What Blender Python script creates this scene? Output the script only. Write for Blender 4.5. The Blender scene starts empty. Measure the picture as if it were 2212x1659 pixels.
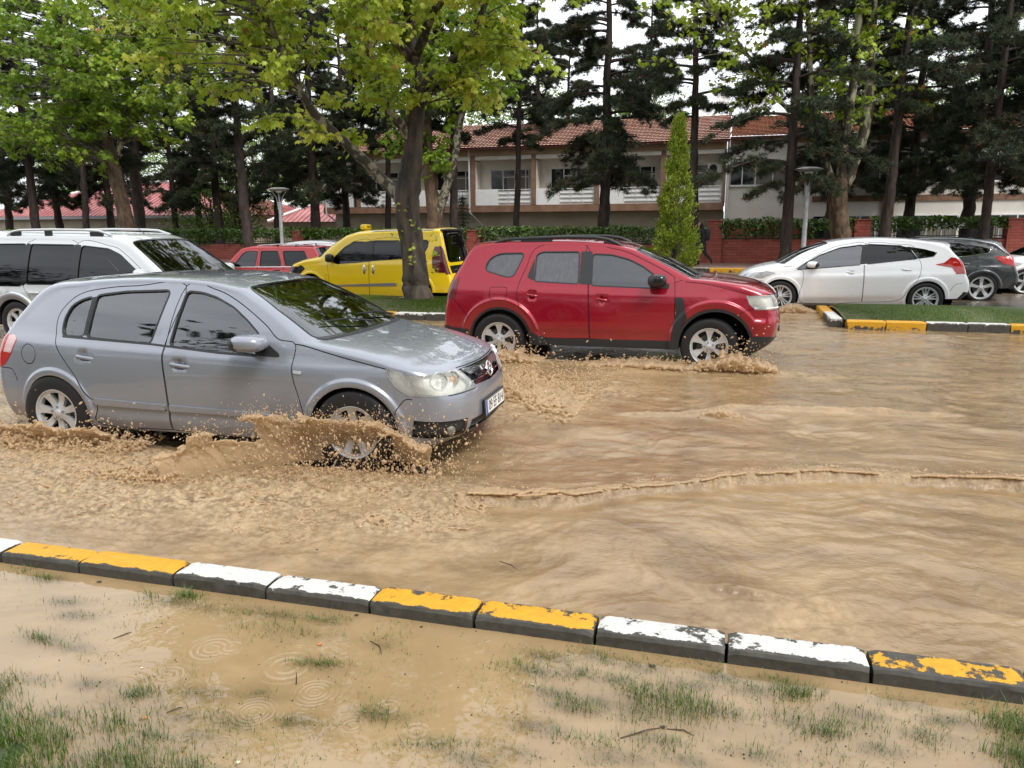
import bpy, bmesh, math, random
import numpy as np
from mathutils import Vector, Matrix
from mathutils.geometry import delaunay_2d_cdt
scene = bpy.context.scene
C = scene.collection
R = math.radians
# ------------------------------------------------------------------ camera, world, sun, exposure
CAMH = 1.75
cam_d = bpy.data.cameras.new("camera"); cam = bpy.data.objects.new("camera", cam_d); C.objects.link(cam)
cam_d.sensor_width = 36.0; cam_d.lens = 1655.0 / 2212.0 * 36.0
cam_d.clip_start = 0.05; cam_d.clip_end = 2000
# world X runs along the road (to the right), Y runs away across the road
cam.matrix_world = Matrix.Translation((0, 0, CAMH)) @ Matrix.Rotation(R(15.5), 4, 'Z') @ Matrix.Rotation(R(90 - 11.59), 4, 'X') @ Matrix.Rotation(R(-0.3), 4, 'Z')
scene.camera = cam
SUN_EL, SUN_AZ = R(52), R(126)
world = bpy.data.worlds.new("World"); scene.world = world; world.use_nodes = True
nt = world.node_tree; nt.nodes.clear()
n_out = nt.nodes.new('ShaderNodeOutputWorld'); n_bg = nt.nodes.new('ShaderNodeBackground')
n_sky = nt.nodes.new('ShaderNodeTexSky'); n_sky.sky_type = 'NISHITA'; n_sky.sun_disc = False
n_sky.sun_elevation = SUN_EL; n_sky.sun_rotation = SUN_AZ; n_sky.dust_density = 6; n_sky.air_density = 1.2
n_tc = nt.nodes.new('ShaderNodeTexCoord'); n_cl = nt.nodes.new('ShaderNodeTexNoise')
n_cl.inputs['Scale'].default_value = 2.2; n_cl.inputs['Detail'].default_value = 4
n_mp = nt.nodes.new('ShaderNodeMapping'); n_mp.inputs['Scale'].default_value = (1, 1, 3.0)
n_cr = nt.nodes.new('ShaderNodeValToRGB')      # the cloud deck: light grey and brighter breaks
n_cr.color_ramp.elements[0].position = 0.3; n_cr.color_ramp.elements[0].color = (6.6, 6.9, 7.4, 1)
n_cr.color_ramp.elements[1].position = 0.7; n_cr.color_ramp.elements[1].color = (11.5, 11.7, 12.0, 1)
n_mx = nt.nodes.new('ShaderNodeMixRGB'); n_mx.inputs['Fac'].default_value = 0.86
nt.links.new(n_tc.outputs['Generated'], n_mp.inputs['Vector']); nt.links.new(n_mp.outputs[0], n_cl.inputs['Vector'])
nt.links.new(n_cl.outputs['Fac'], n_cr.inputs['Fac'])
nt.links.new(n_sky.outputs[0], n_mx.inputs['Color1']); nt.links.new(n_cr.outputs[0], n_mx.inputs['Color2'])
# the cloud deck is thinnest, and brightest, above the trees across the road
n_dot = nt.nodes.new('ShaderNodeVectorMath'); n_dot.operation = 'DOT_PRODUCT'; n_dot.inputs[1].default_value = (-.18, .74, .65)
n_mr = nt.nodes.new('ShaderNodeMapRange'); n_mr.interpolation_type = 'SMOOTHSTEP'; n_mr.inputs['From Min'].default_value = .25; n_mr.inputs['From Max'].default_value = .95; n_mr.inputs['To Min'].default_value = 1.75; n_mr.inputs['To Max'].default_value = 2.1
n_mul = nt.nodes.new('ShaderNodeVectorMath'); n_mul.operation = 'SCALE'
nt.links.new(n_tc.outputs['Generated'], n_dot.inputs[0]); nt.links.new(n_dot.outputs['Value'], n_mr.inputs['Value']); nt.links.new(n_mx.outputs[0], n_mul.inputs[0]); nt.links.new(n_mr.outputs[0], n_mul.inputs['Scale'])
nt.links.new(n_mul.outputs[0], n_bg.inputs['Color']); n_bg.inputs['Strength'].default_value = 0.092
nt.links.new(n_bg.outputs[0], n_out.inputs['Surface'])
sl = bpy.data.lights.new("sun", 'SUN'); sl.energy = 3.0; sl.angle = R(22); sl.color = (1, 0.97, 0.92)
so = bpy.data.objects.new("sun", sl); C.objects.link(so)
so.rotation_euler = (R(90) - SUN_EL, 0, R(180) - SUN_AZ + R(0))
scene.view_settings.view_transform = 'Standard'; scene.view_settings.look = 'None'
scene.view_settings.exposure = 0.0; scene.view_settings.gamma = 1.0
scene.render.engine = 'CYCLES'
scene.cycles.max_bounces = 8; scene.cycles.transparent_max_bounces = 12

# ------------------------------------------------------------------ helpers
rng = np.random.default_rng(7)
def ray(px, py):
    f = 1655.0; p = R(11.59); ro = R(-.3); A = R(15.5)
    x, y = px - 1106, py - 829.5
    c, s = math.cos(-ro), math.sin(-ro); x, y = x*c - y*s, x*s + y*c
    u, v = x/f, -y/f
    X, Y, Z = u, math.cos(p) + v*math.sin(p), -math.sin(p) + v*math.cos(p)
    return X*math.cos(A) - Y*math.sin(A), X*math.sin(A) + Y*math.cos(A), Z
def atw(px, py, w):                       # measured point of the photograph at distance w across the road
    r = ray(px, py); t = w/r[1]; return Vector((r[0]*t, w, CAMH + r[2]*t))
def tag(o, label=None, cat=None, group=None, kind=None):
    if label: o['label'] = label
    if cat: o['category'] = cat
    if group: o['group'] = group
    if kind: o['kind'] = kind
    return o
def empty(name, loc=(0, 0, 0), rz=0, label=None, cat=None, group=None):
    o = bpy.data.objects.new(name, None); C.objects.link(o); o.location = loc; o.rotation_euler = (0, 0, rz)
    o.empty_display_size = .1
    return tag(o, label, cat, group)
def mesh_obj(name, verts, faces, mats, parent=None, normals=None, smooth=True, mi=None, fix=False):
    me = bpy.data.meshes.new(name)
    verts = np.asarray(verts, dtype=np.float64)
    me.from_pydata(verts.tolist(), [], [tuple(int(i) for i in f) for f in faces])
    if fix:
        bm = bmesh.new(); bm.from_mesh(me); bmesh.ops.recalc_face_normals(bm, faces=bm.faces); bm.to_mesh(me); bm.free()
    if not isinstance(mats, (list, tuple)): mats = [mats]
    for m in mats: me.materials.append(m)
    if mi is not None: me.polygons.foreach_set('material_index', np.asarray(mi, dtype=np.int32))
    me.polygons.foreach_set('use_smooth', np.full(len(me.polygons), bool(smooth)))
    me.update()
    if normals is not None:
        me.normals_split_custom_set_from_vertices([tuple(n) for n in np.asarray(normals)])
    o = bpy.data.objects.new(name, me); C.objects.link(o)
    if parent: o.parent = parent
    return o
def fast_mesh(name, V, F, mat, parent=None, smooth=False, attr=None):
    """V (n,3) array, F (m,k) int array with constant k."""
    me = bpy.data.meshes.new(name); V = np.asarray(V, dtype=np.float32); F = np.asarray(F, dtype=np.int32)
    me.vertices.add(len(V)); me.vertices.foreach_set('co', V.ravel())
    k = F.shape[1]; me.loops.add(F.size); me.loops.foreach_set('vertex_index', F.ravel())
    me.polygons.add(len(F)); me.polygons.foreach_set('loop_start', np.arange(0, F.size, k, dtype=np.int32))
    me.polygons.foreach_set('loop_total', np.full(len(F), k, dtype=np.int32))
    me.polygons.foreach_set('use_smooth', np.full(len(F), smooth))
    me.update(calc_edges=True)
    if attr is not None:
        for n, a in attr.items():
            at = me.attributes.new(n, 'FLOAT', 'POINT'); at.data.foreach_set('value', np.asarray(a, dtype=np.float32))
    me.materials.append(mat)
    o = bpy.data.objects.new(name, me); C.objects.link(o)
    if parent: o.parent = parent
    return o
class MB:
    def __init__(s): s.v = []; s.f = []
    def add(s, vs, fs):
        b = len(s.v); s.v += [tuple(v) for v in vs]; s.f += [tuple(b + i for i in f) for f in fs]
    def box(s, x0, x1, y0, y1, z0, z1, M=None, ch=0):
        if ch > 0:
            c = ch; V = []
            for (X, sx) in ((x0, 1), (x1, -1)):
                for (Y, sy) in ((y0, 1), (y1, -1)):
                    for (Z, sz) in ((z0, 1), (z1, -1)):
                        V += [(X + sx*c, Y + sy*c, Z), (X + sx*c, Y, Z + sz*c), (X, Y + sy*c, Z + sz*c)]
            bm = bmesh.new()
            for v in V: bm.verts.new(v)
            h = bmesh.ops.convex_hull(bm, input=bm.verts)
            bm.verts.index_update(); vs = [v.co.copy() for v in bm.verts]; fs = [[v.index for v in f.verts] for f in bm.faces]; bm.free()
            if M: vs = [M @ v for v in vs]
            s.add(vs, fs); return s
        vs = [Vector(p) for p in ((x0,y0,z0),(x1,y0,z0),(x1,y1,z0),(x0,y1,z0),(x0,y0,z1),(x1,y0,z1),(x1,y1,z1),(x0,y1,z1))]
        if M: vs = [M @ v for v in vs]
        s.add(vs, [(0,3,2,1),(4,5,6,7),(0,1,5,4),(1,2,6,5),(2,3,7,6),(3,0,4,7)]); return s
    def tube(s, pts, rad, n=8, caps=True):
        pts = [Vector(p) for p in pts]
        if not hasattr(rad, '__len__'): rad = [rad]*len(pts)
        rings = []; up = Vector((0.13, 0.21, 1)).normalized(); prev = None
        for i, p in enumerate(pts):
            d = (pts[min(i+1, len(pts)-1)] - pts[max(i-1, 0)]).normalized()
            if prev is None:
                a = d.cross(up)
                if a.length < .05: a = d.cross(Vector((1, 0, 0)))
                a.normalize()
            else:
                a = prev - d*prev.dot(d)
                if a.length < 1e-6: a = d.orthogonal()
                a.normalize()
            prev = a; b = d.cross(a)
            rings.append([p + (a*math.cos(t) + b*math.sin(t))*rad[i] for t in [2*math.pi*k/n for k in range(n)]])
        vs = [v for r in rings for v in r]; fs = []
        for i in range(len(pts)-1):
            for k in range(n):
                k2 = (k+1) % n; fs.append((i*n+k, i*n+k2, (i+1)*n+k2, (i+1)*n+k))
        if caps: fs.append(tuple(range(n))[::-1]); fs.append(tuple((len(pts)-1)*n + k for k in range(n)))
        s.add(vs, fs); return s
    def lathe(s, prof, n=32, M=None, axis='Y'):
        """prof list of (radius, height along axis)."""
        vs = []; fs = []
        for r, h in prof:
            for k in range(n):
                a = 2*math.pi*k/n
                v = Vector((r*math.cos(a), h, r*math.sin(a))) if axis == 'Y' else Vector((r*math.cos(a), r*math.sin(a), h))
                vs.append(M @ v if M else v)
        for i in range(len(prof)-1):
            for k in range(n):
                k2 = (k+1) % n; fs.append((i*n+k, (i+1)*n+k, (i+1)*n+k2, i*n+k2))
        s.add(vs, fs); return s
    def ellipsoid(s, c, r, n=16, m=10, p=1.0, M=None):
        vs = []; fs = []
        def sp(v): return math.copysign(abs(v)**p, v)
        for i in range(m+1):
            ph = math.pi*i/m
            for k in range(n):
                a = 2*math.pi*k/n
                v = Vector((c[0] + r[0]*sp(math.sin(ph))*sp(math.cos(a)), c[1] + r[1]*sp(math.sin(ph))*sp(math.sin(a)), c[2] + r[2]*sp(math.cos(ph))))
                vs.append(M @ v if M else v)
        for i in range(m):
            for k in range(n):
                k2 = (k+1) % n; fs.append((i*n+k, (i+1)*n+k, (i+1)*n+k2, i*n+k2))
        s.add(vs, fs); return s
    def build(s, name, mat, parent=None, smooth=False, fix=True, weld=False):
        o = mesh_obj(name, s.v, s.f, mat, parent, smooth=smooth, fix=fix)
        if smooth: auto_smooth(o)
        return o
def auto_smooth(o, ang=38):
    me = o.data; me.update()
    bm = bmesh.new(); bm.from_mesh(me)
    bmesh.ops.remove_doubles(bm, verts=bm.verts, dist=1e-5)
    for e in bm.edges:
        if len(e.link_faces) == 2:
            e.smooth = e.calc_face_angle(0) < R(ang)
    bm.to_mesh(me); bm.free()

# ------------------------------------------------------------------ node material helper
def mat(name, col, rough=.5, metal=0., spec=.5, coat=0., trans=0., ior=1.45, alpha=1., emit=None):
    m = bpy.data.materials.new(name); m.use_nodes = True
    b = m.node_tree.nodes['Principled BSDF']
    b.inputs['Base Color'].default_value = (*col, 1); b.inputs['Roughness'].default_value = rough
    b.inputs['Metallic'].default_value = metal; b.inputs['Specular IOR Level'].default_value = spec
    b.inputs['Coat Weight'].default_value = coat; b.inputs['Coat Roughness'].default_value = .03
    b.inputs['Transmission Weight'].default_value = trans; b.inputs['IOR'].default_value = ior
    return m
def N(m, t, **kw):
    n = m.node_tree.nodes.new(t)
    for k, v in kw.items():
        if k in n.inputs.keys(): n.inputs[k].default_value = v
        else: setattr(n, k, v)
    return n
def L(m, a, b): m.node_tree.links.new(a, b)
def bsdf(m): return m.node_tree.nodes['Principled BSDF']
def noise_col(m, c1, c2, scale, detail=5, lo=.35, hi=.65, coords='Object', mscale=(1, 1, 1), rough=None, dist=0.):
    tc = N(m, 'ShaderNodeTexCoord'); mp = N(m, 'ShaderNodeMapping'); mp.inputs['Scale'].default_value = mscale
    nz = N(m, 'ShaderNodeTexNoise', Scale=scale, Detail=detail, Distortion=dist); cr = N(m, 'ShaderNodeValToRGB')
    cr.color_ramp.elements[0].position = lo; cr.color_ramp.elements[0].color = (*c1, 1)
    cr.color_ramp.elements[1].position = hi; cr.color_ramp.elements[1].color = (*c2, 1)
    L(m, tc.outputs[coords], mp.inputs[0]); L(m, mp.outputs[0], nz.inputs['Vector']); L(m, nz.outputs['Fac'], cr.inputs[0])
    L(m, cr.outputs[0], bsdf(m).inputs['Base Color'])
    return cr, nz, mp
def bump(m, scale, strength, dist=.01, detail=4, coords='Object', mscale=(1, 1, 1), typ='noise'):
    tc = N(m, 'ShaderNodeTexCoord'); mp = N(m, 'ShaderNodeMapping'); mp.inputs['Scale'].default_value = mscale
    if typ == 'noise': nz = N(m, 'ShaderNodeTexNoise', Scale=scale, Detail=detail); out = nz.outputs['Fac']
    else: nz = N(m, 'ShaderNodeTexVoronoi', Scale=scale); out = nz.outputs['Distance']
    bp = N(m, 'ShaderNodeBump', Strength=strength, Distance=dist)
    L(m, tc.outputs[coords], mp.inputs[0]); L(m, mp.outputs[0], nz.inputs['Vector']); L(m, out, bp.inputs['Height'])
    old = bsdf(m).inputs['Normal']
    if old.is_linked: L(m, old.links[0].from_socket, bp.inputs['Normal'])
    L(m, bp.outputs[0], bsdf(m).inputs['Normal'])
    return bp
# vectorised value noise
_tab = rng.random((256, 256))
def vn(x, y, seed=0):
    x = np.asarray(x) + seed*17.13; y = np.asarray(y) + seed*9.71
    xi = np.floor(x).astype(int); yi = np.floor(y).astype(int); fx = x - xi; fy = y - yi
    fx = fx*fx*fx*(fx*(fx*6 - 15) + 10); fy = fy*fy*fy*(fy*(fy*6 - 15) + 10)
    a = _tab[xi & 255, yi & 255]; b = _tab[(xi+1) & 255, yi & 255]; c = _tab[xi & 255, (yi+1) & 255]; d = _tab[(xi+1) & 255, (yi+1) & 255]
    return (a*(1-fx) + b*fx)*(1-fy) + (c*(1-fx) + d*fx)*fy
def fbm(x, y, oct=4, seed=0, g=.5):
    s = 0; a = 1; t = 0
    for o in range(oct):
        ang = .6*o; c, sn = math.cos(ang), math.sin(ang)
        s = s + a*vn((x*c - y*sn)*2**o, (x*sn + y*c)*2**o, seed + o); t += a; a *= g
    return s/t
def sstep(a, b, x):
    t = np.clip((x - a)/(b - a), 0, 1); return t*t*(3 - 2*t)
def spline(pts, closed=True, n=6):
    """Catmull-Rom through points"""
    out = []; m = len(pts); P = [np.array(p, float) for p in pts]
    for i in range(m if closed else m-1):
        p0 = P[i-1] if (closed or i) else P[0]; p1 = P[i]; p2 = P[(i+1) % m]; p3 = P[(i+2) % m] if (closed or i+2 < m) else P[-1]
        for j in range(n):
            t = j/n; out.append(tuple(.5*((2*p1) + (-p0 + p2)*t + (2*p0 - 5*p1 + 4*p2 - p3)*t*t + (-p0 + 3*p1 - 3*p2 + p3)*t**3)))
    if not closed: out.append(tuple(P[-1]))
    return out
# ------------------------------------------------------------------ materials of the place
M_earth = mat('ground_earth', (.06, .05, .03), rough=.95); noise_col(M_earth, (.03, .035, .015), (.10, .075, .045), .8); bump(M_earth, 6, .5, .05)
M_asph = mat('wet_asphalt', (.05, .05, .05), rough=.25)
noise_col(M_asph, (.045, .042, .038), (.16, .12, .08), .35, detail=6, lo=.42, hi=.62, mscale=(.5, 1.2, 1)); bump(M_asph, 60, .25, .006); bump(M_asph, 1.2, .2, .03)
M_pave = mat('pavement_slabs', (.25, .17, .13), rough=.35); noise_col(M_pave, (.17, .11, .085), (.30, .21, .17), 1.4, detail=6); bump(M_pave, 25, .2, .01)
M_grass = mat('grass_blades', (.07, .13, .02), rough=.45)
def kerb_mat(name, col, seed, amount=.5):
    m = mat(name, (.1, .1, .09), rough=.55); tc = N(m, 'ShaderNodeTexCoord'); oi = N(m, 'ShaderNodeObjectInfo')
    ad = N(m, 'ShaderNodeVectorMath', operation='ADD'); L(m, tc.outputs['Object'], ad.inputs[0])
    sc = N(m, 'ShaderNodeVectorMath', operation='SCALE'); sc.inputs['Scale'].default_value = 37.0
    cx = N(m, 'ShaderNodeCombineXYZ'); L(m, oi.outputs['Random'], cx.inputs[0]); L(m, oi.outputs['Random'], cx.inputs[1]); L(m, cx.outputs[0], sc.inputs[0]); L(m, sc.outputs[0], ad.inputs[1])
    n1 = N(m, 'ShaderNodeTexNoise', Scale=9., Detail=12, Roughness=.74); L(m, ad.outputs[0], n1.inputs['Vector'])
    # paint survives on the top and peels towards the lower edge of the faces
    at = N(m, 'ShaderNodeAttribute'); at.attribute_name = 'painted'
    a2 = N(m, 'ShaderNodeMath', operation='ADD'); L(m, n1.outputs['Fac'], a2.inputs[0]); L(m, at.outputs['Fac'], a2.inputs[1])
    rr = N(m, 'ShaderNodeMath', operation='MULTIPLY_ADD'); rr.inputs[1].default_value = 0.; L(m, oi.outputs['Random'], rr.inputs[0]); L(m, a2.outputs[0], rr.inputs[2])
    cr = N(m, 'ShaderNodeValToRGB'); cr.color_ramp.elements[0].position = amount; cr.color_ramp.elements[1].position = amount + .015
    L(m, rr.outputs[0], cr.inputs[0])
    n2 = N(m, 'ShaderNodeTexNoise', Scale=30., Detail=6); L(m, ad.outputs[0], n2.inputs['Vector'])
    pc = N(m, 'ShaderNodeMixRGB'); pc.inputs['Color1'].default_value = (*[c*.58 for c in col], 1); pc.inputs['Color2'].default_value = (*col, 1); L(m, n2.outputs['Fac'], pc.inputs['Fac'])
    cc = N(m, 'ShaderNodeMixRGB'); cc.inputs['Color1'].default_value = (.016, .015, .011, 1); cc.inputs['Color2'].default_value = (.085, .080, .066, 1); L(m, n2.outputs['Fac'], cc.inputs['Fac'])
    mx = N(m, 'ShaderNodeMixRGB'); L(m, cr.outputs[0], mx.inputs['Fac']); L(m, cc.outputs[0], mx.inputs['Color1']); L(m, pc.outputs[0], mx.inputs['Color2'])
    L(m, mx.outputs[0], bsdf(m).inputs['Base Color'])
    ha = N(m, 'ShaderNodeMath', operation='MULTIPLY_ADD'); ha.inputs[1].default_value = .6; L(m, cr.outputs[0], ha.inputs[0]); L(m, n2.outputs['Fac'], ha.inputs[2])
    bp = N(m, 'ShaderNodeBump', Strength=.6, Distance=.004); L(m, ha.outputs[0], bp.inputs['Height']); L(m, bp.outputs[0], bsdf(m).inputs['Normal'])
    return m
M_kw = kerb_mat('kerb_white_paint', (.66, .65, .61), 1, .475); M_ky = kerb_mat('kerb_yellow_paint', (.68, .34, .012), 2, .475)

def flat(name, x0, x1, y0, y1, z, m, thick=.0):
    mb = MB()
    if thick: mb.box(x0, x1, y0, y1, z - thick, z)
    else: mb.add([(x0, y0, z), (x1, y0, z), (x1, y1, z), (x0, y1, z)], [(0, 1, 2, 3)])
    o = mb.build(name, m, fix=False); o['kind'] = 'structure'; return o
flat('ground', -600, 600, -300, 900, -.14, M_earth)
flat('road', -120, 120, 3.0, 13.2, -.03, M_asph)
flat('far_road', -120, 120, 16.2, 30.0, .045, M_asph, .15)
flat('pavement', -120, 120, 30.16, 35.0, .17, M_pave, .3)
flat('verge_far', -120, 120, 35.3, 42, .15, M_earth, .3)
_seam = MB()

# ------------------------------------------------------------------ kerb stones (each one a thing)
def kerb_mesh(Lx, wy, h, seed, depth=.12, cham=.02, jag=.003, face=0., wear=0.):
    r = random.Random(seed); nx = 16; ny = 5; V = []; F = []; A = []
    prof = [(-wy/2, -depth), (-wy/2, h*.35), (-wy/2, h - cham), (-wy/2 + cham*.4, h - cham*.3), (-wy/2 + cham, h), (-wy/6, h + .001), (wy/6, h + .001), (wy/2 - cham, h), (wy/2 - cham*.4, h - cham*.3), (wy/2, h - cham), (wy/2, h*.3), (wy/2, -depth)]
    pa = [-.44, -.33, -.08, -.05, .16, .2, .2, .13, .10, -.08, -.3, -.5]
    pa = [a + wear + (face if i < 4 or i > 8 else 0) for i, a in enumerate(pa)]
    for i in range(nx+1):
        x = -Lx/2 + Lx*i/nx; e = 0
        if i in (0, nx): e = 1
        for (y, z), a in zip(prof, pa):
            jy = (r.random()-.5)*jag; jz = (r.random()-.5)*jag*.6
            if e and z > 0: z -= .007 + r.random()*.004; y *= .97
            V.append((x + (r.random()-.5)*jag*e*1.5, y + jy, z + jz)); A.append(a - .06*e)
    m = len(prof)
    for i in range(nx):
        for j in range(m-1): F.append((i*m+j, i*m+j+1, (i+1)*m+j+1, (i+1)*m+j))
    F.append(tuple(range(m))[::-1]); F.append(tuple(nx*m + j for j in range(m)))
    me = bpy.data.meshes.new('kerb_stone'); me.from_pydata(V, [], F)
    bm = bmesh.new(); bm.from_mesh(me); bmesh.ops.recalc_face_normals(bm, faces=bm.faces); bm.to_mesh(me); bm.free()
    at = me.attributes.new('painted', 'FLOAT', 'POINT'); at.data.foreach_set('value', A)
    me.polygons.foreach_set('use_smooth', [True]*len(me.polygons))
    return me
def kerb(x, y, z, Lx, wy, h, m, label, group, rz=0, seed=0, tilt=0, wear=None):
    me = kerb_mesh(Lx, wy, h, seed, wear=(random.Random(seed*7).uniform(-.10, .06) if wear is None else wear), face=0. if y < 5 else (.36 if m is M_ky else .06)); me.materials.append(m)
    o = bpy.data.objects.new('kerb_stone', me); C.objects.link(o); o.location = (x, y, z); o.rotation_euler = (tilt, 0, rz)
    auto_smooth(o, 24)
    tag(o, label, 'kerb stone', group); return o
# near row: back edge at 3.01, front edge at 2.85; joints measured
jn = [-5.7, -5.17, -4.62, -4.09, -3.53, -3.04, -2.49, -1.98, -1.455, -.965, -.445, .075, .60, 1.135, 1.67, 2.2, 2.73, 3.26, 3.8, 4.33, 4.87]
cn = 'YWWYWYYWWYYWWYYWW'; cn = 'WYYWYYWWYYWWYYWWY'
cn = ['W','Y','Y','W','Y','Y','W','W','Y','Y','W','W','Y','Y','W','W','Y','Y','W','W']
lbn = {3: 'white kerb stone at the left end of the near kerb', 4: 'yellow kerb stone with small dark chips, first yellow from the left', 5: 'clean yellow kerb stone between a chipped yellow one and a white one', 6: 'white kerb stone with one dark oval chip, right of the two left yellow ones',
       7: 'white kerb stone peeled at its right end, before the middle yellow pair', 8: 'yellow kerb stone, left one of the middle yellow pair', 9: 'yellow kerb stone heavily flaked, right one of the middle yellow pair', 10: 'weathered white kerb stone right after the middle yellow pair',
       11: 'white kerb stone with ragged lower paint, last white before the right yellow', 12: 'half bare yellow kerb stone at the right end of the near kerb'}
for i in range(0, 18):
    a, b = jn[i], jn[i+1]; r = random.Random(i)
    kerb((a+b)/2, 2.93 + r.uniform(-.006, .006), .0, b - a - .014, .158, .13 + r.uniform(-.004, .004), M_kw if cn[i] == 'W' else M_ky,
         lbn.get(i, 'near kerb stone beyond the frame, %s paint, %s' % ('white' if cn[i] == 'W' else 'yellow', {0: 'leftmost of all', 1: 'second from the left', 2: 'third from the left', 17: 'rightmost of all'}.get(i, ['first', 'second', 'third', 'fourth', 'fifth'][max(0, i-13)] + ' past the right end'))), 'painted kerb stones along the near edge of the flooded road', rz=r.uniform(-.008, .008), seed=i, tilt=r.uniform(-.02, .02), wear={3: -.07, 4: -.09, 5: -.06, 6: -.08, 7: -.115, 8: -.11, 9: -.15, 10: -.13, 11: -.135, 12: -.19}.get(i, 0.))
ordn = ['first', 'second', 'third', 'fourth', 'fifth', 'sixth', 'seventh', 'eighth', 'ninth', 'tenth', 'eleventh', 'twelfth', 'thirteenth', 'fourteenth', 'fifteenth', 'sixteenth']
# right island front row
x = 1.98; k = 0; pat = ['Y', 'Y', 'W', 'W']
while x < 10.0 and k < 13:
    kerb(x + .30, 13.78, .05, .585, .2, .15, M_ky if pat[k % 4] == 'Y' else M_kw, '%s kerb stone on the right island front, %s from its corner' % ('flaked yellow' if pat[k % 4] == 'Y' else 'mostly bare grey white', ordn[k]), 'kerb stones along the front of the right island', seed=40+k, rz=random.Random(k).uniform(-.01, .01)); x += .6; k += 1
# its short end
for k in range(4):
    kerb(1.86 + .0*k, 14.0 + .27 + .56*k, .05, .545, .2, .15, M_kw if k in (0, 1) else M_ky, '%s kerb stone on the right island short end, %s from the front' % ('white' if k in (0, 1) else 'orange yellow', ordn[k]), 'kerb stones at the short end of the right island', rz=R(90), seed=70+k)
x = 1.98
for k in range(12):
    kerb(x + .42, 16.12, .05, .83, .16, .15, M_ky if (k // 2) % 2 == 0 else M_kw, '%s kerb stone on the right island back, %s from the corner' % ('yellow' if (k // 2) % 2 == 0 else 'white', ordn[k]), 'kerb stones along the back of the right island', seed=80+k); x += .85
x = -2.9
for k in range(15):
    yl = k not in (3, 4, 8, 9, 13)
    kerb(x - .30, 13.22, .05, .585, .2, .15, M_ky if yl else M_kw, '%s kerb stone on the left island front, %s from its right end' % ('flaked yellow' if yl else 'worn white', ordn[k]), 'kerb stones along the front of the left island', seed=100+k); x -= .6
x = -2.9
for k in range(14):
    kerb(x - .42, 16.02, .05, .83, .16, .15, M_ky if (k // 2) % 2 else M_kw, '%s kerb stone on the left island back, %s from its right end' % ('yellow' if (k // 2) % 2 else 'white', ordn[k]), 'kerb stones along the back of the left island', seed=130+k); x -= .85
for k in range(4):
    kerb(-2.78, 13.42 + .27 + .56*k, .05, .545, .2, .15, M_ky if k % 2 else M_kw, '%s kerb stone on the left island right end, %s from the front' % ('yellow' if k % 2 else 'white', ordn[k]), 'kerb stones at the right end of the left island', rz=R(90), seed=150+k)
x = -6.
for k in range(16):
    kerb(x + .45, 30.08, .05, .885, .16, .15, M_ky if (k // 2) % 2 == 1 else M_kw, '%s kerb stone along the far pavement, %s from the left' % ('yellow' if (k // 2) % 2 == 1 else 'white', ordn[k]), 'kerb stones along the far pavement', seed=160+k); x += .9
def island(name, x0, x1, y0, y1):
    nx, ny = 160, 36; X, Y_ = np.meshgrid(np.linspace(x0, x1, nx), np.linspace(y0, y1, ny)); Z = .185 + .06*(1 - ((Y_ - (y0+y1)/2)/((y1-y0)/2))**2) + .02*fbm(X*3, Y_*3, 3, 3)
    V = np.stack([X, Y_, Z], 2).reshape(-1, 3); i = np.arange(nx*ny).reshape(ny, nx); F = np.stack([i[:-1, :-1], i[:-1, 1:], i[1:, 1:], i[1:, :-1]], 2).reshape(-1, 4)
    o = fast_mesh(name, V, F, M_turf, smooth=True); o['kind'] = 'structure'; return o
M_turf = mat('turf_soil', (.05, .06, .02), rough=.9); noise_col(M_turf, (.035, .055, .012), (.08, .075, .035), 4); bump(M_turf, 40, .6, .02)
island('median_ground', -16, -2.9, 13.32, 15.95); island('median_ground', 1.96, 12.5, 13.88, 16.05)

def blades(name, pts, h, w, m, label=None, cat=None, bend=.5, seed=3, kind='stuff', per=1):
    r = np.random.default_rng(seed); P = np.repeat(np.asarray(pts, float), per, 0); n = len(P)
    P[:, :2] += r.normal(0, .012, (n, 2)) if per > 1 else 0
    a = r.uniform(0, 2*math.pi, n); hh = h*r.uniform(.45, 1.25, n); ww = w*r.uniform(.6, 1.3, n); b = bend*r.uniform(.1, 1.1, n)*hh
    d = np.stack([np.cos(a), np.sin(a), 0*a], 1); s_ = np.stack([-np.sin(a), np.cos(a), 0*a], 1); up = np.array([0, 0, 1.])
    p0 = P - s_*ww[:, None]/2; p1 = P + s_*ww[:, None]/2; m_ = P + up*(hh*.55)[:, None] + d*(b*.3)[:, None]
    p2 = m_ + s_*ww[:, None]*.35; p3 = m_ - s_*ww[:, None]*.35; t = P + up*hh[:, None]*.95 + d*b[:, None]
    V = np.stack([p0, p1, p2, p3, t], 1).reshape(-1, 3); i = np.arange(n)*5
    F = np.concatenate([np.stack([i, i+1, i+2], 1), np.stack([i, i+2, i+3], 1), np.stack([i+3, i+2, i+4], 1)])
    o = fast_mesh(name, V, F, m, attr={'var': np.repeat(r.random(n), 5)})
    if kind: o['kind'] = kind
    return o
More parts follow.
